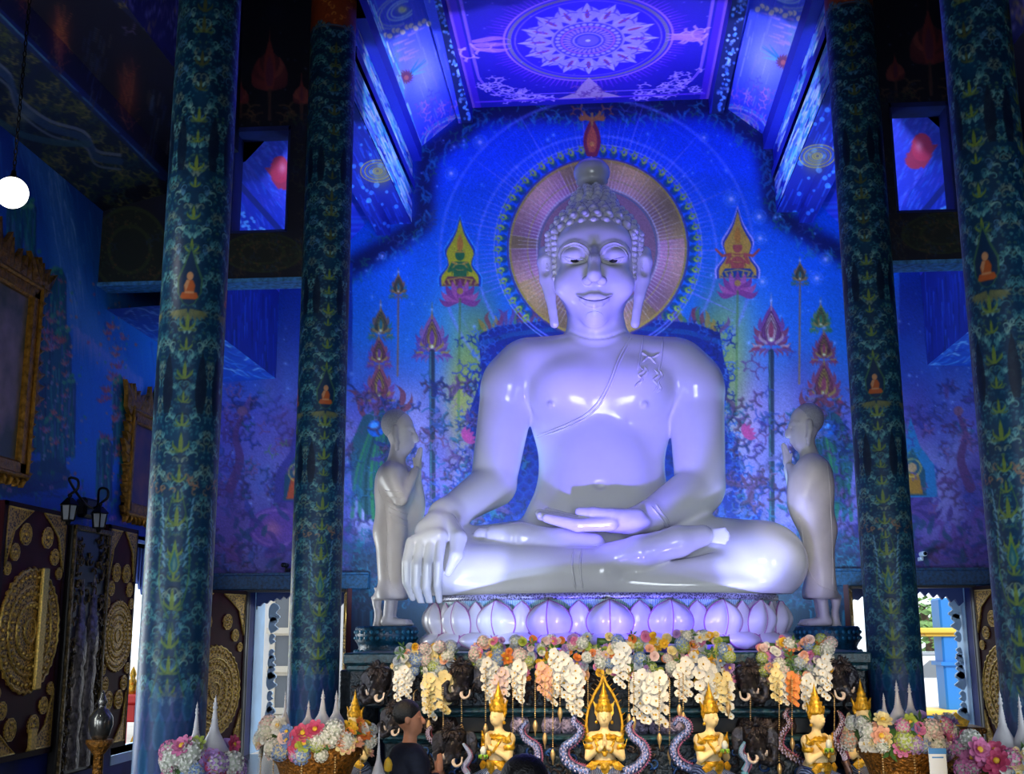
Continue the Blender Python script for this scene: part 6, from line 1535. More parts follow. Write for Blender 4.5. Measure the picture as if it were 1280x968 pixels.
# gilt stile of the first shutter
b = MB(); q0 = atx(57, 710, WXF+.1); q1 = atx(52, 862, WXF+.1); b.box((WXF+.085, q0[1]-.06, q1[2]), (WXF+.12, q0[1]+.06, q0[2]), .01); q2 = atx(42, 912, WXF+.16); q3 = atx(42, 940, WXF+.16); b.box((WXF+.085, q0[1]-.06, q3[2]), (WXF+.12, q0[1]+.06, q2[2]), .01)
tag(b.build('gilded_stile', [M_fil2]), 'upright gilded strip on the maroon shutter at the left edge', 'trim')
# back doors
dl = [((-4.66, 15.22), (-5.02, 13.95), 0.03, 2.11, (1, -.2, 0), 'maroon door leaf with gold medallions left of the left doorway', .40), ((-3.33, 15.22), (-3.10, 14.3), .03, 2.11, (-1, -.3, 0), 'maroon door leaf edge just right of the left inner column', .4),
      ((3.20, 15.22), (2.96, 14.2), .03, 2.11, (1, -.35, 0), 'maroon door leaf with gold medallions between the right disciple and the right inner column', .40), ((4.73, 15.22), (4.98, 14.0), .03, 2.11, (-1, -.2, 0), 'maroon door leaf with gold medallions at the right of the right doorway', .40)]
for hn, fr_, z0, z1, n_, lab, big in dl:
    leaf('door_leaf', hn, fr_, z0, z1, n_, lab, big)
M_lintel = mat('teal_painted_lintel', (18, 74, 112), .45, noise=.5, nscale=26); M_jamb = mat('black_jamb', (12, 12, 24), .4); M_reveal = mat('sky_blue_reveal', (172, 210, 244), .5, noise=.1, nscale=3)
for sg, (xa, xb, zt_) in ((-1, DOORS[0]), (1, DOORS[1])):
    side = 'left' if sg < 0 else 'right'
    b = MB(); b.box((-5.2 if sg < 0 else 3.0, 15.16, zt_), (-3.02 if sg < 0 else 5.1, YB, zt_+.19), .01); b.box((-5.2 if sg < 0 else 3.0, 15.18, zt_+.19), (-3.02 if sg < 0 else 5.1, YB, zt_+.22)); struct(b.build(f'trim_lintel_{side}', M_lintel))
    b = MB(); b.box((xa-.04, 15.2, 0), (xa, 15.34, zt_)); b.box((xb, 15.2, 0), (xb+.04, 15.34, zt_)); b.box((xa, 15.2, zt_-.03), (xb, 15.34, zt_)); struct(b.build(f'trim_jamb_{side}', M_jamb))
    b = MB(); b.box((xa-.3, YB+.3, 0), (xa, 16.05, zt_+.3)); b.box((xb, YB+.3, 0), (xb+.3, 16.05, zt_+.3)); b.box((xa-.3, YB+.3, zt_), (xb+.3, 16.05, zt_+.35)); struct(b.build(f'trim_reveal_{side}', M_reveal))
    # scalloped arch with carved side brackets
    W = xb-xa; top = [(0, 0), (W, 0)]; low = []
    for i in range(15):
        t = i/14; base = -.05-.15*(abs(2*t-1)**2.2); low += [(W*(1-t), base), (W*(1-t)-W/28, base-.05)]
    b = MB(); b.prism([(0, 0)] + [(x, z) for x, z in [(max(0, x), z) for x, z in low[::-1]]] + [(W, 0)], (xa, 15.62, zt_), (1, 0, 0), (0, 0, 1), (0, .06, 0)); struct(b.build(f'trim_arch_{side}', mat('deep_blue_fretwork', (24, 60, 130), .5)))
    b = MB()
    bq = random.Random(8)
    for i in range(11):
        z = 1.72-.15*i-bq.uniform(0, .05); k_ = bq.uniform(.5, 1.35)
        xx = xa+.18 if sg < 0 else xb-.05
        b.prism([(x_*k_, z_*k_) for x_, z_ in spline([(0, 0), (.07, .03), (.11, .06), (.05, .10), (.10, .15), (.03, .20), (-.03, .16), (-.04, .06), (0, 0)], 20)[:-1]], (xx-(.0 if sg < 0 else .0), 15.75, z), ((1 if sg < 0 else -1)*.8, 0, 0), (0, 0, 1), (0, .05, 0))
    struct(b.build(f'trim_bracket_{side}', mat('pale_blue_fretwork', (176, 206, 232), .5)))
# window reveal on the left wall
b = MB(); b.box((-5.6, WIN[1], .3), (-5.2, WIN[1]+.1, 2.6)); b.box((-5.62, WIN[0]-.1, .3), (-5.56, WIN[0], 2.6)); b.box((-5.6, WIN[0], 2.58), (-5.2, WIN[1], 2.66)); b.box((-5.6, WIN[0], .2), (-5.2, WIN[1], .3)); struct(b.build('trim_window_reveal', M_reveal))
b = MB()
for i in range(7): b.prism([(0, 0), (.07, 0), (.06, -.18-.06*i), (.035, -.24-.06*i), (.01, -.18-.06*i)], (-5.4, WIN[0]+.55+.085*i, 2.56), (0, 1, 0), (0, 0, 1), (.03, 0, 0))
struct(b.build('trim_window_fretwork', mat('deep_blue_fretwork', (24, 60, 130), .5)))
# carved silver panel with stupas between the shutters
M_silver = mat('tarnished_silver', (126, 116, 112), .32, metal=.55, noise=.6, nscale=18, bump=.6, bscale=30); M_oldgold = mat('old_gilt_carving', (104, 84, 48), .35, metal=.6, noise=.7, nscale=24, bump=.8, bscale=40)
ya, yb = yA+.05, yB_-.02; zz0, zz1 = .25, atx(95, 656, WXF+.1)[2]
cp = empty('carved_panel', (WXF+.1, (ya+yb)/2, zz0), 'dark carved silver and gilt panel with two stupas, between the left shutters', 'panel')
b = MB(); b.box((WXF+.005, ya, zz0), (WXF+.10, yb, zz1), .015); b.build('board', mat('black_lacquer', (20, 16, 18), .35), cp)
b = MB()
for (y0_, y1_) in ((ya, ya+.05), (yb-.05, yb)): b.box((WXF+.10, y0_, zz0), (WXF+.13, y1_, zz1), .01)
b.box((WXF+.10, ya, zz1-.05), (WXF+.14, yb, zz1), .01); b.build('frame', M_oldgold, cp)
pr_ = random.Random(9)
b = MB()
for _ in range(230):
    y = pr_.choice((pr_.uniform(ya+.05, ya+.22), pr_.uniform(yb-.22, yb-.05), pr_.uniform(ya+.1, yb-.1))); z = pr_.uniform(zz0+.05, zz1-.08); r = pr_.uniform(.02, .05); a = pr_.uniform(0, 6.3)
    if abs(y-(ya+yb)/2) < .3*(yb-ya) and z < zz1-.75: continue
    t = np.linspace(0, 1, 7); th_ = a+t*4*pr_.choice((-1, 1)); b.tube(np.stack([np.full(7, WXF+.108)+.02*t, y+r*(1-.7*t)*np.cos(th_), z+r*(1-.7*t)*np.sin(th_)*1.3], 1), .013*(1-.5*t), 5)
b.build('leaf_carving', M_oldgold, cp)
for k, yc in enumerate((ya+(yb-ya)*.36, ya+(yb-ya)*.66)):
    zt2 = zz1-(.42 if k else .52); b = MB(); prof_ = [(.015, 0), (.022, -.1), (.03, -.12), (.035, -.25), (.06, -.27), (.07, -.45), (.10, -.47), (.105, -.60), (.125, -.62), (.125, -.80), (.09, -.85), (.12, -1.0), (.09, -1.2), (.125, -1.35), (.09, -1.5), (.12, -1.62), (.12, zz0-zt2+.05)]
    b.lathe(prof_, 10, (WXF+.10, yc, zt2), .5, 1.0, a0=-math.pi/2, a1=math.pi/2); b.build('stupa_relief', M_silver, cp)
# twin lantern above the panel
M_iron = mat('black_iron', (16, 16, 18), .4, metal=.6); M_glassl = mat('smoky_glass', (140, 146, 156), .15, spec=.6)
q = atx(102, 636, WXF+.0); la = empty('twin_wall_lantern', (WXF+.08, q[1], q[2]), 'black iron twin lantern lamp on the left wall above the carved panel', 'wall lamp')
b = MB(); b.box((WXF+.005, q[1]-.16, q[2]-.10), (WXF+.12, q[1]+.16, q[2]+.10), .03); b.build('mount', M_iron, la)
for px, py in ((86, 640), (124, 650)):
    c = atx(px, py, WXF+.30); b = MB(); b.lathe([(.03, .13), (.09, .07), (.095, .06), (.08, .055)], 6, c, smooth=False); b.lathe([(0, -.13), (.02, -.12), (.03, -.09), (.06, -.085), (.06, -.075)], 6, c, smooth=False); b.ball(c+np.array([0, 0, .15]), .022)
    for i in range(6): a = i*math.pi/3; b.tube([c+np.array([.058*math.cos(a), .058*math.sin(a), -.08]), c+np.array([.078*math.cos(a), .078*math.sin(a), .06])], .007, 5)
    lc_ = b.build('lantern_cage', M_iron, la); b = MB(); b.lathe([(.0, -.078), (.052, -.075), (.072, .055), (0, .055)], 6, c, smooth=False); b.build('lantern_glass', M_glassl, lc_)
    b = MB(); b.tube(spline([(WXF+.12, q[1], q[2]), (WXF+.22, (q[1]+c[1])/2, q[2]+.02), (c[0]-.02, c[1], c[2]+.30), (c[0]+.06, c[1], c[2]+.30), (c[0]+.07, c[1], c[2]+.22), (c[0], c[1], c[2]+.16)], 26), .013, 8); b.build('scroll_arm', M_iron, la)
# gilded picture frames
M_giltf = mat('carved_gilt', (176, 124, 40), .36, metal=.6, noise=.4, nscale=20, bump=.5, bscale=30)
def picture(y0, y1, z0, z1, lab, tone):
    X = WXF+.005; r = empty('gilded_picture_frame', (X, (y0+y1)/2, z0), lab, 'picture'); b = MB(); wd = .17
    for (a0, a1, c0, c1) in ((y0, y0+wd, z0, z1), (y1-wd, y1, z0, z1), (y0, y1, z0, z0+wd), (y0, y1, z1-wd, z1)): b.box((X, a0, c0), (X+.07, a1, c1), .02)
    for (a0, a1, c0, c1) in ((y0+.02, y0+.06, z0, z1), (y1-.06, y1-.02, z0, z1), (y0, y1, z0+.02, z0+.06), (y0, y1, z1-.06, z1-.02)): b.box((X+.06, a0, c0), (X+.10, a1, c1), .015)
    pr = random.Random(4)
    def leafy(y, z, ay, az, s): 
        b.prism([(-.04*s, 0), (-.05*s, .06*s), (-.01*s, .10*s), (.02*s, .17*s), (.04*s, .08*s), (.05*s, .03*s), (.04*s, 0)], (X+.02, y, z), (0, az, -ay), (0, ay, az), (.05, 0, 0), dome=.02)
    n = int((z1-z0)/.11)
    for i in range(n):
        z = z0+(z1-z0)*(i+.5)/n; s = pr.uniform(.5, 1.0)*(1.25 if abs(i/n-.45) < .12 else 1); leafy(y1-.02, z, 1, .4, s); leafy(y0+.02, z, -1, .4, s)
    n = int((y1-y0)/.11)
    for i in range(n):
        t = (i+.5)/n; leafy(y0+(y1-y0)*t, z1-.02, pr.uniform(-.3, .3), 1, 1.0+1.4*(1-abs(2*t-1))**2 + .6*(abs(2*t-1) > .85)); leafy(y0+(y1-y0)*t, z0+.02, pr.uniform(-.3, .3), -1, .5)
    for yy in (y0+.05, y1-.05):
        for q in range(5): leafy(yy, z1-.05, (q-2)*.5, 1, 1.6)
    b.build('carved_moulding', M_giltf, r); b = MB(); b.box((X, y0+wd-.01, z0+wd-.01), (X+.02, y1-wd+.01, z1-wd+.01)); b.build('painting', tone, r); return r
a0 = atx(36, 470, WXF); z1_ = atx(35, 352, WXF)[2]; z0_ = atx(22, 602, WXF)[2]
picture(a0[1]-1.75, a0[1], z0_, z1_, 'large carved gilt picture frame at the left edge on the waterfall wall', mat('dim_landscape', (70, 80, 66), .4, col2=(168, 140, 140), nscale=2.2))
a1 = atx(154, 560, WXF); picture(a1[1], a1[1]+1.3, atx(160, 648, WXF)[2], atx(154, 505, WXF)[2], 'smaller carved gilt picture frame half hidden by the left column', mat('dim_portrait', (44, 52, 92), .4, col2=(120, 84, 90), nscale=3))
M_white_ = mat('white_plastic', (220, 220, 224), .4)
# hanging globe lamp
g_ = at(15, 241, 6.5); gl = empty('hanging_globe_lamp', g_, 'glowing white globe lamp hanging on a chain at the upper left', 'pendant lamp')
b = MB(); b.ball(g_, .098, 28, 18); lamp('globe_light', 'POINT', g_, (0, 0, 0), 130, (1, .96, .88), shadow_soft_size=.11); b.build('globe', mat('lit_opal_glass', (255, 250, 238), .3, emit=3.5), gl)
b = MB(); b.lathe([(.0, .15), (.014, .145), (.02, .11), (.035, .10), (.04, .088), (0, .085)], 14, g_); b.build('cap', M_iron, gl)
b = MB(); z = g_[2]+.14; i = 0
while z < 10.5:
    d = np.array([1, 0, 0]) if i % 2 else np.array([0, 1, 0]); c = np.array([g_[0], g_[1], z+.022]); b.tube([c+d*.010*math.cos(a)+np.array([0, 0, .024*math.sin(a)]) for a in np.linspace(0, 2*math.pi, 9)], .0042, 4, cap=False); z += .037; i += 1
b.build('chain', M_iron, gl)
# small white cameras above the doorways
for px, py, lab in ((1153, 693, 'small white security camera above the right doorway'), (357, 707, 'small dark security camera above the left doorway')):
    q = at(px, py, 15.12); sc_ = empty('security_camera', q, lab, 'camera'); b = MB(); b.box(q-np.array([.035, .12, .03]), q+np.array([.035, .05, .03]), .015); b.build('housing', M_white_ if px > 700 else M_iron, sc_)
    b = MB(); b.tube([q+np.array([0, -.12, 0]), q+np.array([0, -.135, 0])], .022, 12); b.build('lens', M_iron, sc_); b = MB(); b.box(q+np.array([-.02, .03, -.08]), q+np.array([.02, .18, -.03]), .008); b.build('bracket', M_white_ if px > 700 else M_iron, sc_)
# ------------------------------------------------------------------ flower bowls with white stupa cones in the foreground
M_stand = mat('gilt_carved_stand', (176, 116, 40), .34, metal=.5, noise=.75, nscale=46, bump=1.0, bscale=60)
M_stupa = mat('white_stucco', (206, 204, 208), .45, noise=.08, nscale=12)
def stupa(px, ytip, Y, zb, s, lab, grp='white stupa cones in the flower bowls'):
    s *= 1.45; t = at(px, ytip, Y); H = t[2]-zb; c = np.array([t[0], Y, zb]); r = empty('stupa_cone', c, lab, 'stupa', grp); k = H
    b = MB(); b.lathe([(.25*k*s, 0), (.25*k*s, .02*k), (.22*k*s, .06*k), (.17*k*s, .16*k), (.11*k*s, .28*k), (.075*k*s, .36*k), (.07*k*s, .40*k)], 22, c); b.build('bell', M_stupa, r)
    b = MB(); s *= 1.0; pf = [(.07*k*s, .40*k)]
    for i in range(7): z = .41+.045*i; q = .072*(1-.085*i)*k*s; pf += [(q, z*k), (q*.72, (z+.03)*k)]
    pf += [(.026*k*s, .73*k), (.046*k*s, .76*k), (.024*k*s, .80*k), (.036*k*s, .83*k), (.014*k*s, .87*k), (.022*k*s, .90*k), (.008*k*s, .94*k), (0, k)]
    b.lathe(pf, 16, c); b.build('spire', M_stupa, r); return r
def bowl(px, py, Y, R, cols, n, lab, stand=True, h=.16):
    c = at(px, py, Y); root = empty('flower_bowl', (c[0], Y, 0), lab, 'flower arrangement'); z0 = c[2]; b = MB()
    b.lathe([(0, 0), (.80*R, 0), (.80*R, .06), (.68*R, .10), (.62*R, z0-.28), (.72*R, z0-.18), (.86*R, z0-.12), (.86*R, z0-.06), (.80*R, z0-.03), (0, z0-.03)], 40, (c[0], Y, 0)); b.build('stand', M_stand, root)
    b = MB(); b.lathe([(0, -.04), (R*.9, -.04), (R*.98, .0), (R*.9, .05), (R*.55, .07), (0, .07)], 30, (c[0], Y, z0)); b.build('moss_cushion', M_leaf, root)
    for i in range(n):
        a = fr.uniform(math.pi*1.0, math.pi*2.0) if i < n*.8 else fr.uniform(0, 6.28); el = fr.uniform(-.9, 1.1); rr_ = R*(.86+.16*math.cos(el)); p_ = np.array([c[0]+rr_*math.cos(a), Y+rr_*math.sin(a), z0+h*.62*el])
        k = fr.choices(('rose', 'lotus', 'hydrangea', 'leaf_sprig'), (4, 3, 3, .7))[0]; t = (math.cos(a)+1)/2
        cc = fr.choice(cols[0] if t < .33 else cols[1] if t < .66 else cols[2])
        if k == 'hydrangea' and cc in ('orange', 'rose', 'yellow'): cc = 'white'
        r = dict(rose=.044, lotus=.062, hydrangea=.056, leaf_sprig=.07)[k]*fr.uniform(.85, 1.25); bloom(k, cc, p_, r, root, (math.cos(a)*.7, math.sin(a)*.9, .35))
    for i in range(5):
        a = math.pi*(1.12+.76*i/4); p_ = np.array([c[0]+R*math.cos(a), Y+R*math.sin(a)-.02, z0-.10]); b = MB()
        for q in range(12): b.ball(p_-np.array([0, 0, .016*q]), .006, 6, 4)
        b.lathe([(0, 0), (.012, -.02), (.016, -.04), (.004, -.09), (0, -.10)], 8, p_-np.array([0, 0, .19])); b.build('bead_fringe', M_beadg, root)
    return root, z0
LB, zL = bowl(396, 922, 8.3, .375, (['white', 'blue', 'blush', 'cream'], ['pink', 'lilac', 'blue', 'lime', 'rose'], ['peach', 'yellow', 'cream', 'orange', 'white']), 78, 'round flower arrangement with pink and white blooms left of the altar')
for px, yt, dy, lab in ((357, 863, .05, 'slim white stupa cone, first from the left in the left flower bowl'), (386, 875, -.05, 'short white stupa cone, second from the left in the left flower bowl'), (404, 861, -.1, 'largest white stupa cone in the middle of the left flower bowl'), (421, 863, .02, 'white stupa cone at the right in the left flower bowl')):
    stupa(px, yt, 8.3+dy, zL+.075, .95 if px != 357 else .5, lab)
RB, zR = bowl(1124, 918, 8.3, .335, (['white', 'cream', 'peach', 'white'], ['pink', 'lilac', 'lime', 'blue', 'orange'], ['pink', 'white', 'lilac', 'grey', 'blush']), 74, 'round flower arrangement with lilac and pink blooms right of the altar')
for px, yt, dy, lab in ((1104, 866, .03, 'small white stupa cone at the left in the right flower bowl'), (1120, 850, -.08, 'tallest white stupa cone in the right flower bowl, in the middle'), (1136, 853, .0, 'white stupa cone at the right in the right flower bowl')):
    stupa(px, yt, 8.3+dy, zR+.075, .85, lab)
L2, z2 = bowl(256, 958, 6.9, .205, (['pink', 'white', 'blush'], ['white', 'rose', 'lime', 'blue'], ['lilac', 'pink', 'rose']), 46, 'pink and white flower arrangement at the foot of the left column', h=.2)
stupa(247, 876, 6.9, z2+.075, .62, 'slim white stupa cone at the left in the flowers by the left column'); stupa(270, 868, 6.98, z2+.075, .78, 'broad white stupa cone at the right in the flowers by the left column')
R2_, z3 = bowl(1256, 954, 6.9, .225, (['pink', 'lilac', 'rose'], ['white', 'pink', 'grey', 'cream'], ['white', 'pink']), 46, 'pink lotus flower arrangement at the lower right edge', h=.2)
stupa(1249, 862, 6.95, z3+.075, .72, 'broad white stupa cone at the left in the flowers at the right edge'); stupa(1273, 867, 6.9, z3+.075, .62, 'slim white stupa cone at the right edge')
bloom_big = [(229, 934, 6.68, 'pink'), (1223, 938, 6.66, 'pink'), (1246, 952, 6.64, 'rose')]
for (px, py, Y, c) in bloom_big: bloom('lotus', c, at(px, py, Y), .075, L2 if px < 600 else R2_, (0, -1, .5))
# stupa cone and a yellow bud on a low gilt table by the left corner of the altar
q = at(476, 975, 8.0); lt = empty('low_offering_table', (q[0], 8.0, 0), 'low gilt table with a stupa cone at the left corner of the altar', 'table'); zt6 = at(476, 972, 8.0)[2]; b = MB(); b.lathe([(0, 0), (.13, 0), (.13, .04), (.05, .08), (.045, zt6-.12), (.12, zt6-.05), (.15, zt6-.03), (.15, zt6), (0, zt6)], 24, (q[0], 8.0, 0)); b.build('body', M_stand, lt)
stupa(474, 908, 8.0, zt6+.002, .42, 'grey-blue stupa cone on the low table at the left corner of the altar')
q = at(486, 950, 7.95); yb_r = empty('yellow_bud', (q[0], 7.93, zt6+.002), 'small yellow flower bud beside the lone stupa cone at the left corner of the altar', 'flower'); b = MB(); b.lathe([(0, 0), (.025, .01), (.03, .05), (.02, .08), (0, .10)], 10, (q[0], 7.93, zt6+.04)); b.build('bud', FM['yellow'], yb_r); b = MB(); b.tube([(q[0], 7.93, zt6+.002), (q[0], 7.93, zt6+.045)], .008, 6); b.build('stem', M_leaf, yb_r)
# little card on a stand by the right bowl
q = at(1172, 952, 7.8); cd_ = empty('notice_card', (q[0], 7.8, 0), 'small white card with a blue heading on a stand by the right flower bowl', 'sign'); b = MB(); b.box((q[0]-.055, 7.79, q[2]-.09), (q[0]+.055, 7.80, q[2]+.08), .004); b.build('card', mat('white_card', (222, 228, 236), .5), cd_)
b = MB(); b.box((q[0]-.055, 7.786, q[2]+.045), (q[0]+.055, 7.79, q[2]+.08)); b.box((q[0]-.035, 7.786, q[2]+.02), (q[0]+.035, 7.79, q[2]+.028)); b.build('heading', mat('blue_print', (60, 130, 200), .5), cd_)
b = MB(); b.lathe([(0, 0), (.12, 0), (.12, .012), (.012, .02), (.012, q[2]-.09), (0, q[2]-.09)], 16, (q[0], 7.805, 0)); b.build('post', M_iron, cd_)
# silver jar on a stand before the narrow shutter
q = at(127, 890, 9.6); jr = empty('silver_jar', (q[0], 9.6, 0), 'round tarnished silver jar on a stand before the narrow left shutter', 'jar'); zj = at(127, 925, 9.6)[2]
b = MB(); b.lathe([(0, 0), (.055, 0), (.075, .03), (.10, .12), (.095, .18), (.06, .235), (.035, .25), (.032, .28), (.045, .30), (.03, .33), (.02, .36), (.0, .40)], 24, (q[0], 9.6, zj)); b.build('jar', mat('dull_silver', (130, 128, 124), .22, metal=.8, noise=.3, nscale=10), jr)
b = MB(); b.lathe([(0, 0), (.13, 0), (.12, .03), (.05, .06), (.04, zj-.12), (.09, zj-.06), (.11, zj-.03), (.11, zj), (0, zj)], 20, (q[0], 9.6, 0)); b.build('stand', M_stand, jr)
# ------------------------------------------------------------------ two kneeling visitors
M_skin_p = mat('warm_skin', (190, 128, 96), .5, noise=.08, nscale=14); M_hair = mat('black_hair', (14, 12, 13), .45, noise=.4, nscale=60, bump=.4, bscale=120)
def visitor(pos, rz, head_turn, cloth, lab, woman):
    c = Clay((-.42, -.55, -.01), (.42, .55, 1.22), .0085); cl = Clay((-.42, -.60, -.01), (.42, .58, 1.0), .0095); hr = Clay((-.2, -.2, .7), (.2, .2, 1.25), .0065)
    ct, st_ = math.cos(head_turn), math.sin(head_turn)
    def hd(x, y, z): return (x*ct - y*st_, x*st_ + y*ct, z)      # the head looks along +y of the body, turned
    # body, facing +y
    for k, A, e in ((0, c, 0.0), (1, cl, .014)):
        A.egg((0, -.05, .30), (.17+e, .15+e, .16+e), k=.05); A.cone((0, -.04, .32), (0, .0, .68), .135+e, .14+e, k=.06); A.cone((-.15, 0, .74), (.15, 0, .74), .062+e, .062+e, k=.07); A.egg((0, .03, .64), (.15+e, .11+e, .12+e), k=.05)
        for s_ in (-1, 1):
            A.cone((s_*.09, -.04, .24), (s_*.12, .34, .13), .095+e, .07+e, k=.04); A.cone((s_*.12, .34, .09), (s_*.10, -.18, .06), .062+e, .05+e, k=.03)
            A.cone((s_*.19, 0, .73), (s_*.22, .05, .47), .052+e, .044+e, k=.03)
            if k == 0:
                A.cone((s_*.22, .05, .46), (s_*.04, .22, .60), .040, .026, k=.01); A.egg((s_*.016, .245, .645), (.012, .03, .05), k=.012)
                for q in range(4): A.cone((s_*.010, .23+.012*q, .67), (s_*.006, .235+.010*q, .745-.008*abs(q-1.5)), .0078, .0064, k=.003)
                A.cone((s_*.018, .225, .63), (s_*.014, .215, .69), .009, .007, k=.004); A.cone((s_*.10, -.18, .05), (s_*.08, -.30, .04), .04, .03, k=.02)
            else: A.cone((s_*.22, .05, .46), (s_*.075, .19, .575), .054, .046, k=.02)
    c.cone((0, 0, .74), hd(0, .02, .92), .055, .05, k=.03)
    c.egg(hd(0, .0, 1.02), (.078, .092, .105), Matrix.Rotation(head_turn, 3, 'Z'), k=.02); c.egg(hd(0, .04, .955), (.058, .06, .065), Matrix.Rotation(head_turn, 3, 'Z'), k=.03); c.egg(hd(0, .075, .915), (.025, .022, .02), k=.02)
    c.chain([hd(0, .092, 1.02), hd(0, .112, .985), hd(0, .115, .975)], [.010, .013, .015], k=.012); c.egg(hd(0, .098, .945), (.022, .012, .009), k=.006)
    for s_ in (-1, 1):
        c.egg(hd(s_*.032, .096, 1.015), (.020, .015, .011), k=.012, cut=True); c.egg(hd(s_*.032, .082, 1.013), (.014, .014, .009), k=.004); c.egg(hd(s_*.080, .0, 1.0), (.012, .024, .034), k=.01)
    hr.egg(hd(0, -.015, 1.045), (.092, .105, .100), k=.02); hr.egg(hd(0, .145, .985), (.075, .085, .085), k=.02, cut=True)
    if woman: hr.egg(hd(0, -.075, .94), (.085, .05, .12), k=.04)
    root = empty('person', pos, lab, 'person'); root.rotation_euler.z = rz
    link('body', c.skin('body', M_skin_p, None, 1), root); link('jacket', cl.skin('jacket', cloth, None, 2), root); link('hair', hr.skin('hair', M_hair, None, 1), root); return root
def seat_at(px, ytop, Y, h=1.145): q = at(px, ytop, Y); return (q[0], Y, 0), q[2]/h
pz, s1 = seat_at(660, 942, 4.55); v1 = visitor(pz, R_(-20), R_(-48), mat('grey_cotton', (70, 70, 78), .8, noise=.2, nscale=40), 'kneeling person with short black hair seen from behind at the bottom', False); v1.scale = (s1,)*3
pz, s2 = seat_at(511, 874, 8.55); v2 = visitor(pz, R_(-62), R_(-24), mat('navy_cloth', (24, 30, 52), .8, noise=.3, nscale=40), 'kneeling person in dark clothes, in profile by the left corner of the altar', False); v2.scale = (s2,)*3
# ------------------------------------------------------------------ outside the doors and the window
M_ground = mat('pale_paving', (190, 186, 180), .8, noise=.1, nscale=1); b = MB(); b.box((-40, YB+.31, -.62), (40, 90, -.6)); b.box((-40, -10, -.62), (-5.62, YB+.31, -.6)); struct(b.build('ground_outside', M_ground))
M_white = mat('white_stucco_wall', (236, 234, 230), .7); M_wing = mat('grey_window_glass', (110, 116, 122), .25)
def house(x0, x1, y0, y1, h, lab, wins):
    r = empty('white_building', ((x0+x1)/2, y0, -.6), lab, 'building'); b = MB(); b.box((x0, y0, -.6), (x1, y1, h)); b.build('wall', M_white, r); b = MB(); b.box((x0-.3, y0-.4, h), (x1+.3, y1, h+.25), .05); b.build('roof', M_white, r)
    for (wx, wz, ww, wh) in wins:
        b = MB(); b.box((wx-ww/2-.1, y0-.06, wz-.1), (wx-ww/2, y0+.02, wz+wh+.1)); b.box((wx+ww/2, y0-.06, wz-.1), (wx+ww/2+.1, y0+.02, wz+wh+.1)); b.box((wx-ww/2, y0-.06, wz+wh), (wx+ww/2, y0+.02, wz+wh+.1)); b.box((wx-ww/2-.14, y0-.12, wz-.12), (wx+ww/2+.14, y0+.02, wz)); o = b.build('window_frame', mat('cream_frame', (226, 216, 196), .6), r)
        b = MB(); b.box((wx-ww/2, y0-.02, wz), (wx+ww/2, y0+.0, wz+wh)); g = b.build('window_pane', M_wing, o)
hw = []
for px in (352, 388): 
    for ya_, yb_ in ((745, 785), (795, 833), (845, 885), (900, 930)):
        a_ = at(px, yb_, 24); t_ = at(px, ya_, 24); hw.append((a_[0], a_[2], .30, t_[2]-a_[2]))
house(-9.5, -4.6, 24.02, 28, 6, 'white building with grey windows outside the left doorway', hw)
house(-16, -11.5, 10, 26, 6, 'white building outside the left window', [])
# red and gold offering tables outside the left window
M_red = mat('red_lacquer', (205, 30, 24), .35)
for (dz, lab) in ((0, 'upper'), (1, 'lower')):
    q = atx(169, 866 if dz == 0 else 950, -6.3); r = empty('red_shrine_tier', (q[0], q[1], q[2]-.18), f'{lab} red and gold shrine tier with small figures outside the left window', 'shrine'); b = MB(); xk = .25 if dz else .42; b.box((q[0]-xk, q[1]-.5, q[2]-.12), (q[0]+.25, q[1]+.7, q[2]+.0), .02); b.box((q[0]-.18, q[1]-.4, q[2]-.36), (q[0]+.18, q[1]+.6, q[2]-.12), .02); b.build('tier', M_red, r)
    b = MB()
    for yy in (-.46, .62): b.box((q[0]-xk+.02, q[1]+yy-.03, -.6), (q[0]-xk+.07, q[1]+yy+.03, q[2]-.12))
    b.build('post', M_red, r)
    b = MB(); b.box((q[0]+.18, q[1]-.38, q[2]-.34), (q[0]+.20, q[1]+.58, q[2]-.16), .02); b.build('gilt_panel', M_fil, r)
    for i in range(4):
        c = np.array([q[0]+.1, q[1]-.35+.3*i, q[2]]); b = MB(); b.lathe([(0, 0), (.07, 0), (.05, .06), (.07, .14), (.03, .2), (.045, .25), (.03, .3), (0, .36)], 12, c); b.tube(spline([c+(0, -.03, .12), c+(.04, -.10, .16), c+(.02, -.12, .26)], 8), .02, 6); b.build('figure', M_red if i % 2 else M_gold, r)
    b = MB(); b.box((q[0]-.12, q[1]-.3, -.6), (q[0]+.12, q[1]+.5, q[2]-.36)) ; b.build('plinth', M_red, r) if dz else None
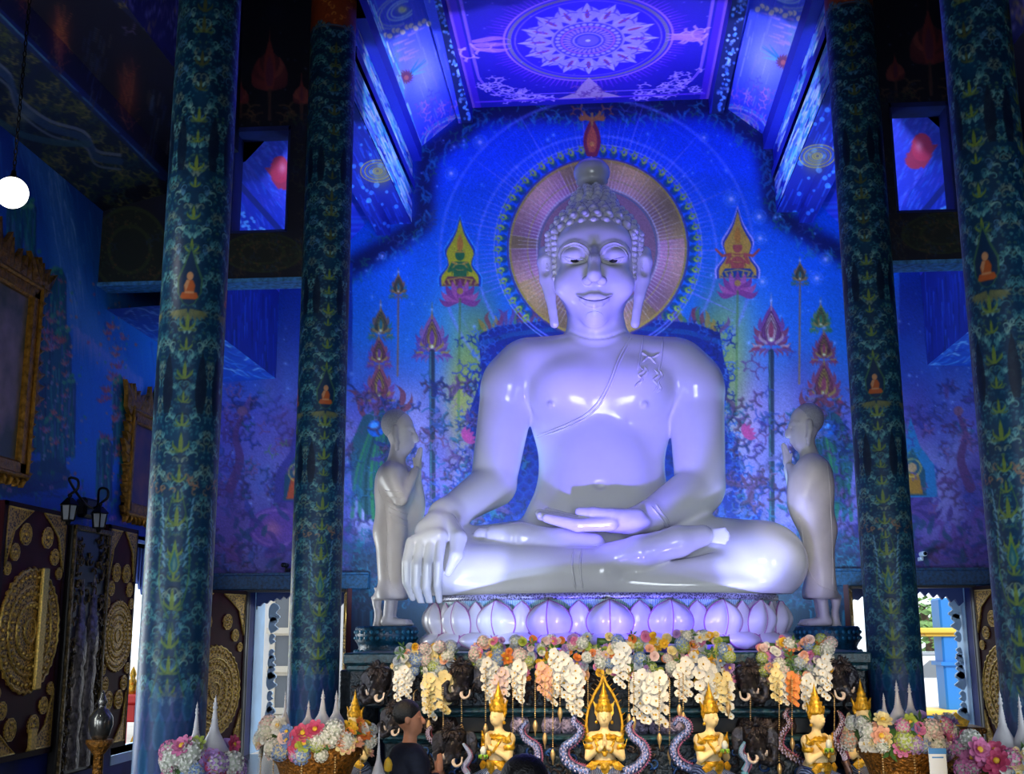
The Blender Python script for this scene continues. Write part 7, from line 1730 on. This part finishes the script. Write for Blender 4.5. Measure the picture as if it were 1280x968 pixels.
# right doorway: blue gate pillar with yellow bands, tree, parked cars, gilt balustrade
M_bpil = mat('bright_blue_paint', (28, 120, 200), .5); M_yel = mat('yellow_paint', (236, 190, 70), .5)
q = at(1190, 800, 20); pl_ = empty('blue_gate_pillar', (q[0], 20, -.6), 'bright blue pillar with yellow bands outside the right doorway', 'pillar'); b = MB(); zt4 = at(1190, 748, 20)[2]; b.box((q[0]-.22, 19.8, -.6), (q[0]+.22, 20.3, zt4), .03); b.box((q[0]-.27, 19.76, 1.0), (q[0]+.27, 20.34, 1.06)); b.build('shaft', M_bpil, pl_)
zb1 = at(1190, 792, 20)[2]; b = MB(); b.box((q[0]-.6, 19.7, zb1), (q[0]+.30, 20.35, zb1+.09), .02); b.box((q[0]-.5, 19.75, zb1-.05), (q[0]+.27, 20.33, zb1), .02); b.build('upper_band', M_yel, pl_); zb2 = at(1190, 893, 20)[2]; b = MB(); b.box((q[0]-.9, 19.6, zb2), (q[0]+.4, 20.4, zb2+.08), .02); b.build('lower_band', M_yel, pl_); b = MB(); b.box((q[0]-.9, 19.65, -.6), (q[0]+.4, 20.4, zb2), .02); b.build('base', M_bpil, pl_)
q = at(1160, 812, 42); tr = empty('leafy_tree', (q[0], 42, -.6), 'leafy green tree beyond the right doorway', 'tree'); trr = random.Random(3); b = MB(); b.tube([(q[0], 42, -.6), (q[0]+.1, 42, 1.2), (q[0]-.1, 42, 2.4)], [.2, .16, .1], 8); b.build('trunk', mat('bark', (90, 74, 60), .9), tr); b = MB()
for _ in range(700):
    v = np.array([trr.gauss(0, 1), trr.gauss(0, 1), trr.gauss(0, 1)]); v /= np.linalg.norm(v); c = np.array([q[0], 42, 1.3]) + v*np.array([1.7, 1.5, 1.5])*trr.uniform(.6, 1); u_, w_, n_ = basis(v+np.array([trr.gauss(0, .5) for _ in range(3)])); s = trr.uniform(.12, .24); b.add([c-u_*s, c+w_*s*.5, c+u_*s, c-w_*s*.5], [(0, 1, 2, 3)], False)
b.build('foliage', mat('tree_green', (120, 160, 90), .7, noise=.4, nscale=3), tr)
def car(px, py, Y, s, body, lab):
    q = at(px, py, Y); r = empty('parked_car', (q[0], Y, -.6), lab, 'car'); sec = [(-2.1, .35), (-2.15, .7), (-1.9, .95), (-1.0, 1.02), (-.4, 1.5), (1.0, 1.52), (1.7, 1.05), (2.1, .95), (2.15, .4)]; b = MB(); b.prism([(x, z) for x, z in sec], (q[0], Y-.8, -.6), (1, 0, 0), (0, 0, 1), (0, 1.6, 0)); b.build('body', body, r)
    b = MB(); b.prism([(-.85, 1.04), (-.36, 1.44), (.95, 1.46), (1.5, 1.06)], (q[0], Y-.83, -.6), (1, 0, 0), (0, 0, 1), (0, .03, 0)); b.build('window', M_wing, r)
    for x in (-1.35, 1.35):
        b = MB(); b.prism([(.33*math.cos(a), .33*math.sin(a)) for a in np.linspace(0, 6.283, 18)[:-1]], (q[0]+x, Y-.86, -.27), (1, 0, 0), (0, 0, 1), (0, .25, 0)); b.build('wheel', M_iron, r)
car(1172, 860, 30, 1, mat('white_car_paint', (226, 228, 232), .2), 'white car parked beyond the right doorway, nearer one'); car(1150, 850, 36, 1, mat('silver_car_paint', (150, 156, 166), .2), 'grey car parked beyond the right doorway, behind the white one')
q = at(1196, 930, 14.2); gt = empty('gilt_offering_stand', (q[0], 14.2, 0), 'carved gilt offering stand by the right doorway', 'stand'); zt5 = at(1196, 908, 14.2)[2]; b = MB(); b.box((q[0]-.26, 14.0, 0), (q[0]+.26, 14.45, .12), .02); b.box((q[0]-.20, 14.05, .12), (q[0]+.20, 14.4, zt5-.22), .02); b.box((q[0]-.23, 14.02, zt5-.22), (q[0]+.23, 14.43, zt5-.12), .02); b.box((q[0]-.29, 13.98, zt5-.07), (q[0]+.29, 14.47, zt5), .02); b.box((q[0]-.26, 14.0, zt5-.12), (q[0]+.26, 14.45, zt5-.07), .02); b.build('body', M_stand, gt); b = MB(); b.prism([(-.12, 0), (-.15, .06), (-.07, .10), (0, .16), (.07, .10), (.15, .06), (.12, 0)], (q[0], 14.15, zt5), (1, 0, 0), (0, 0, 1), (0, .08, 0)); b.build('crest', M_gold, gt)
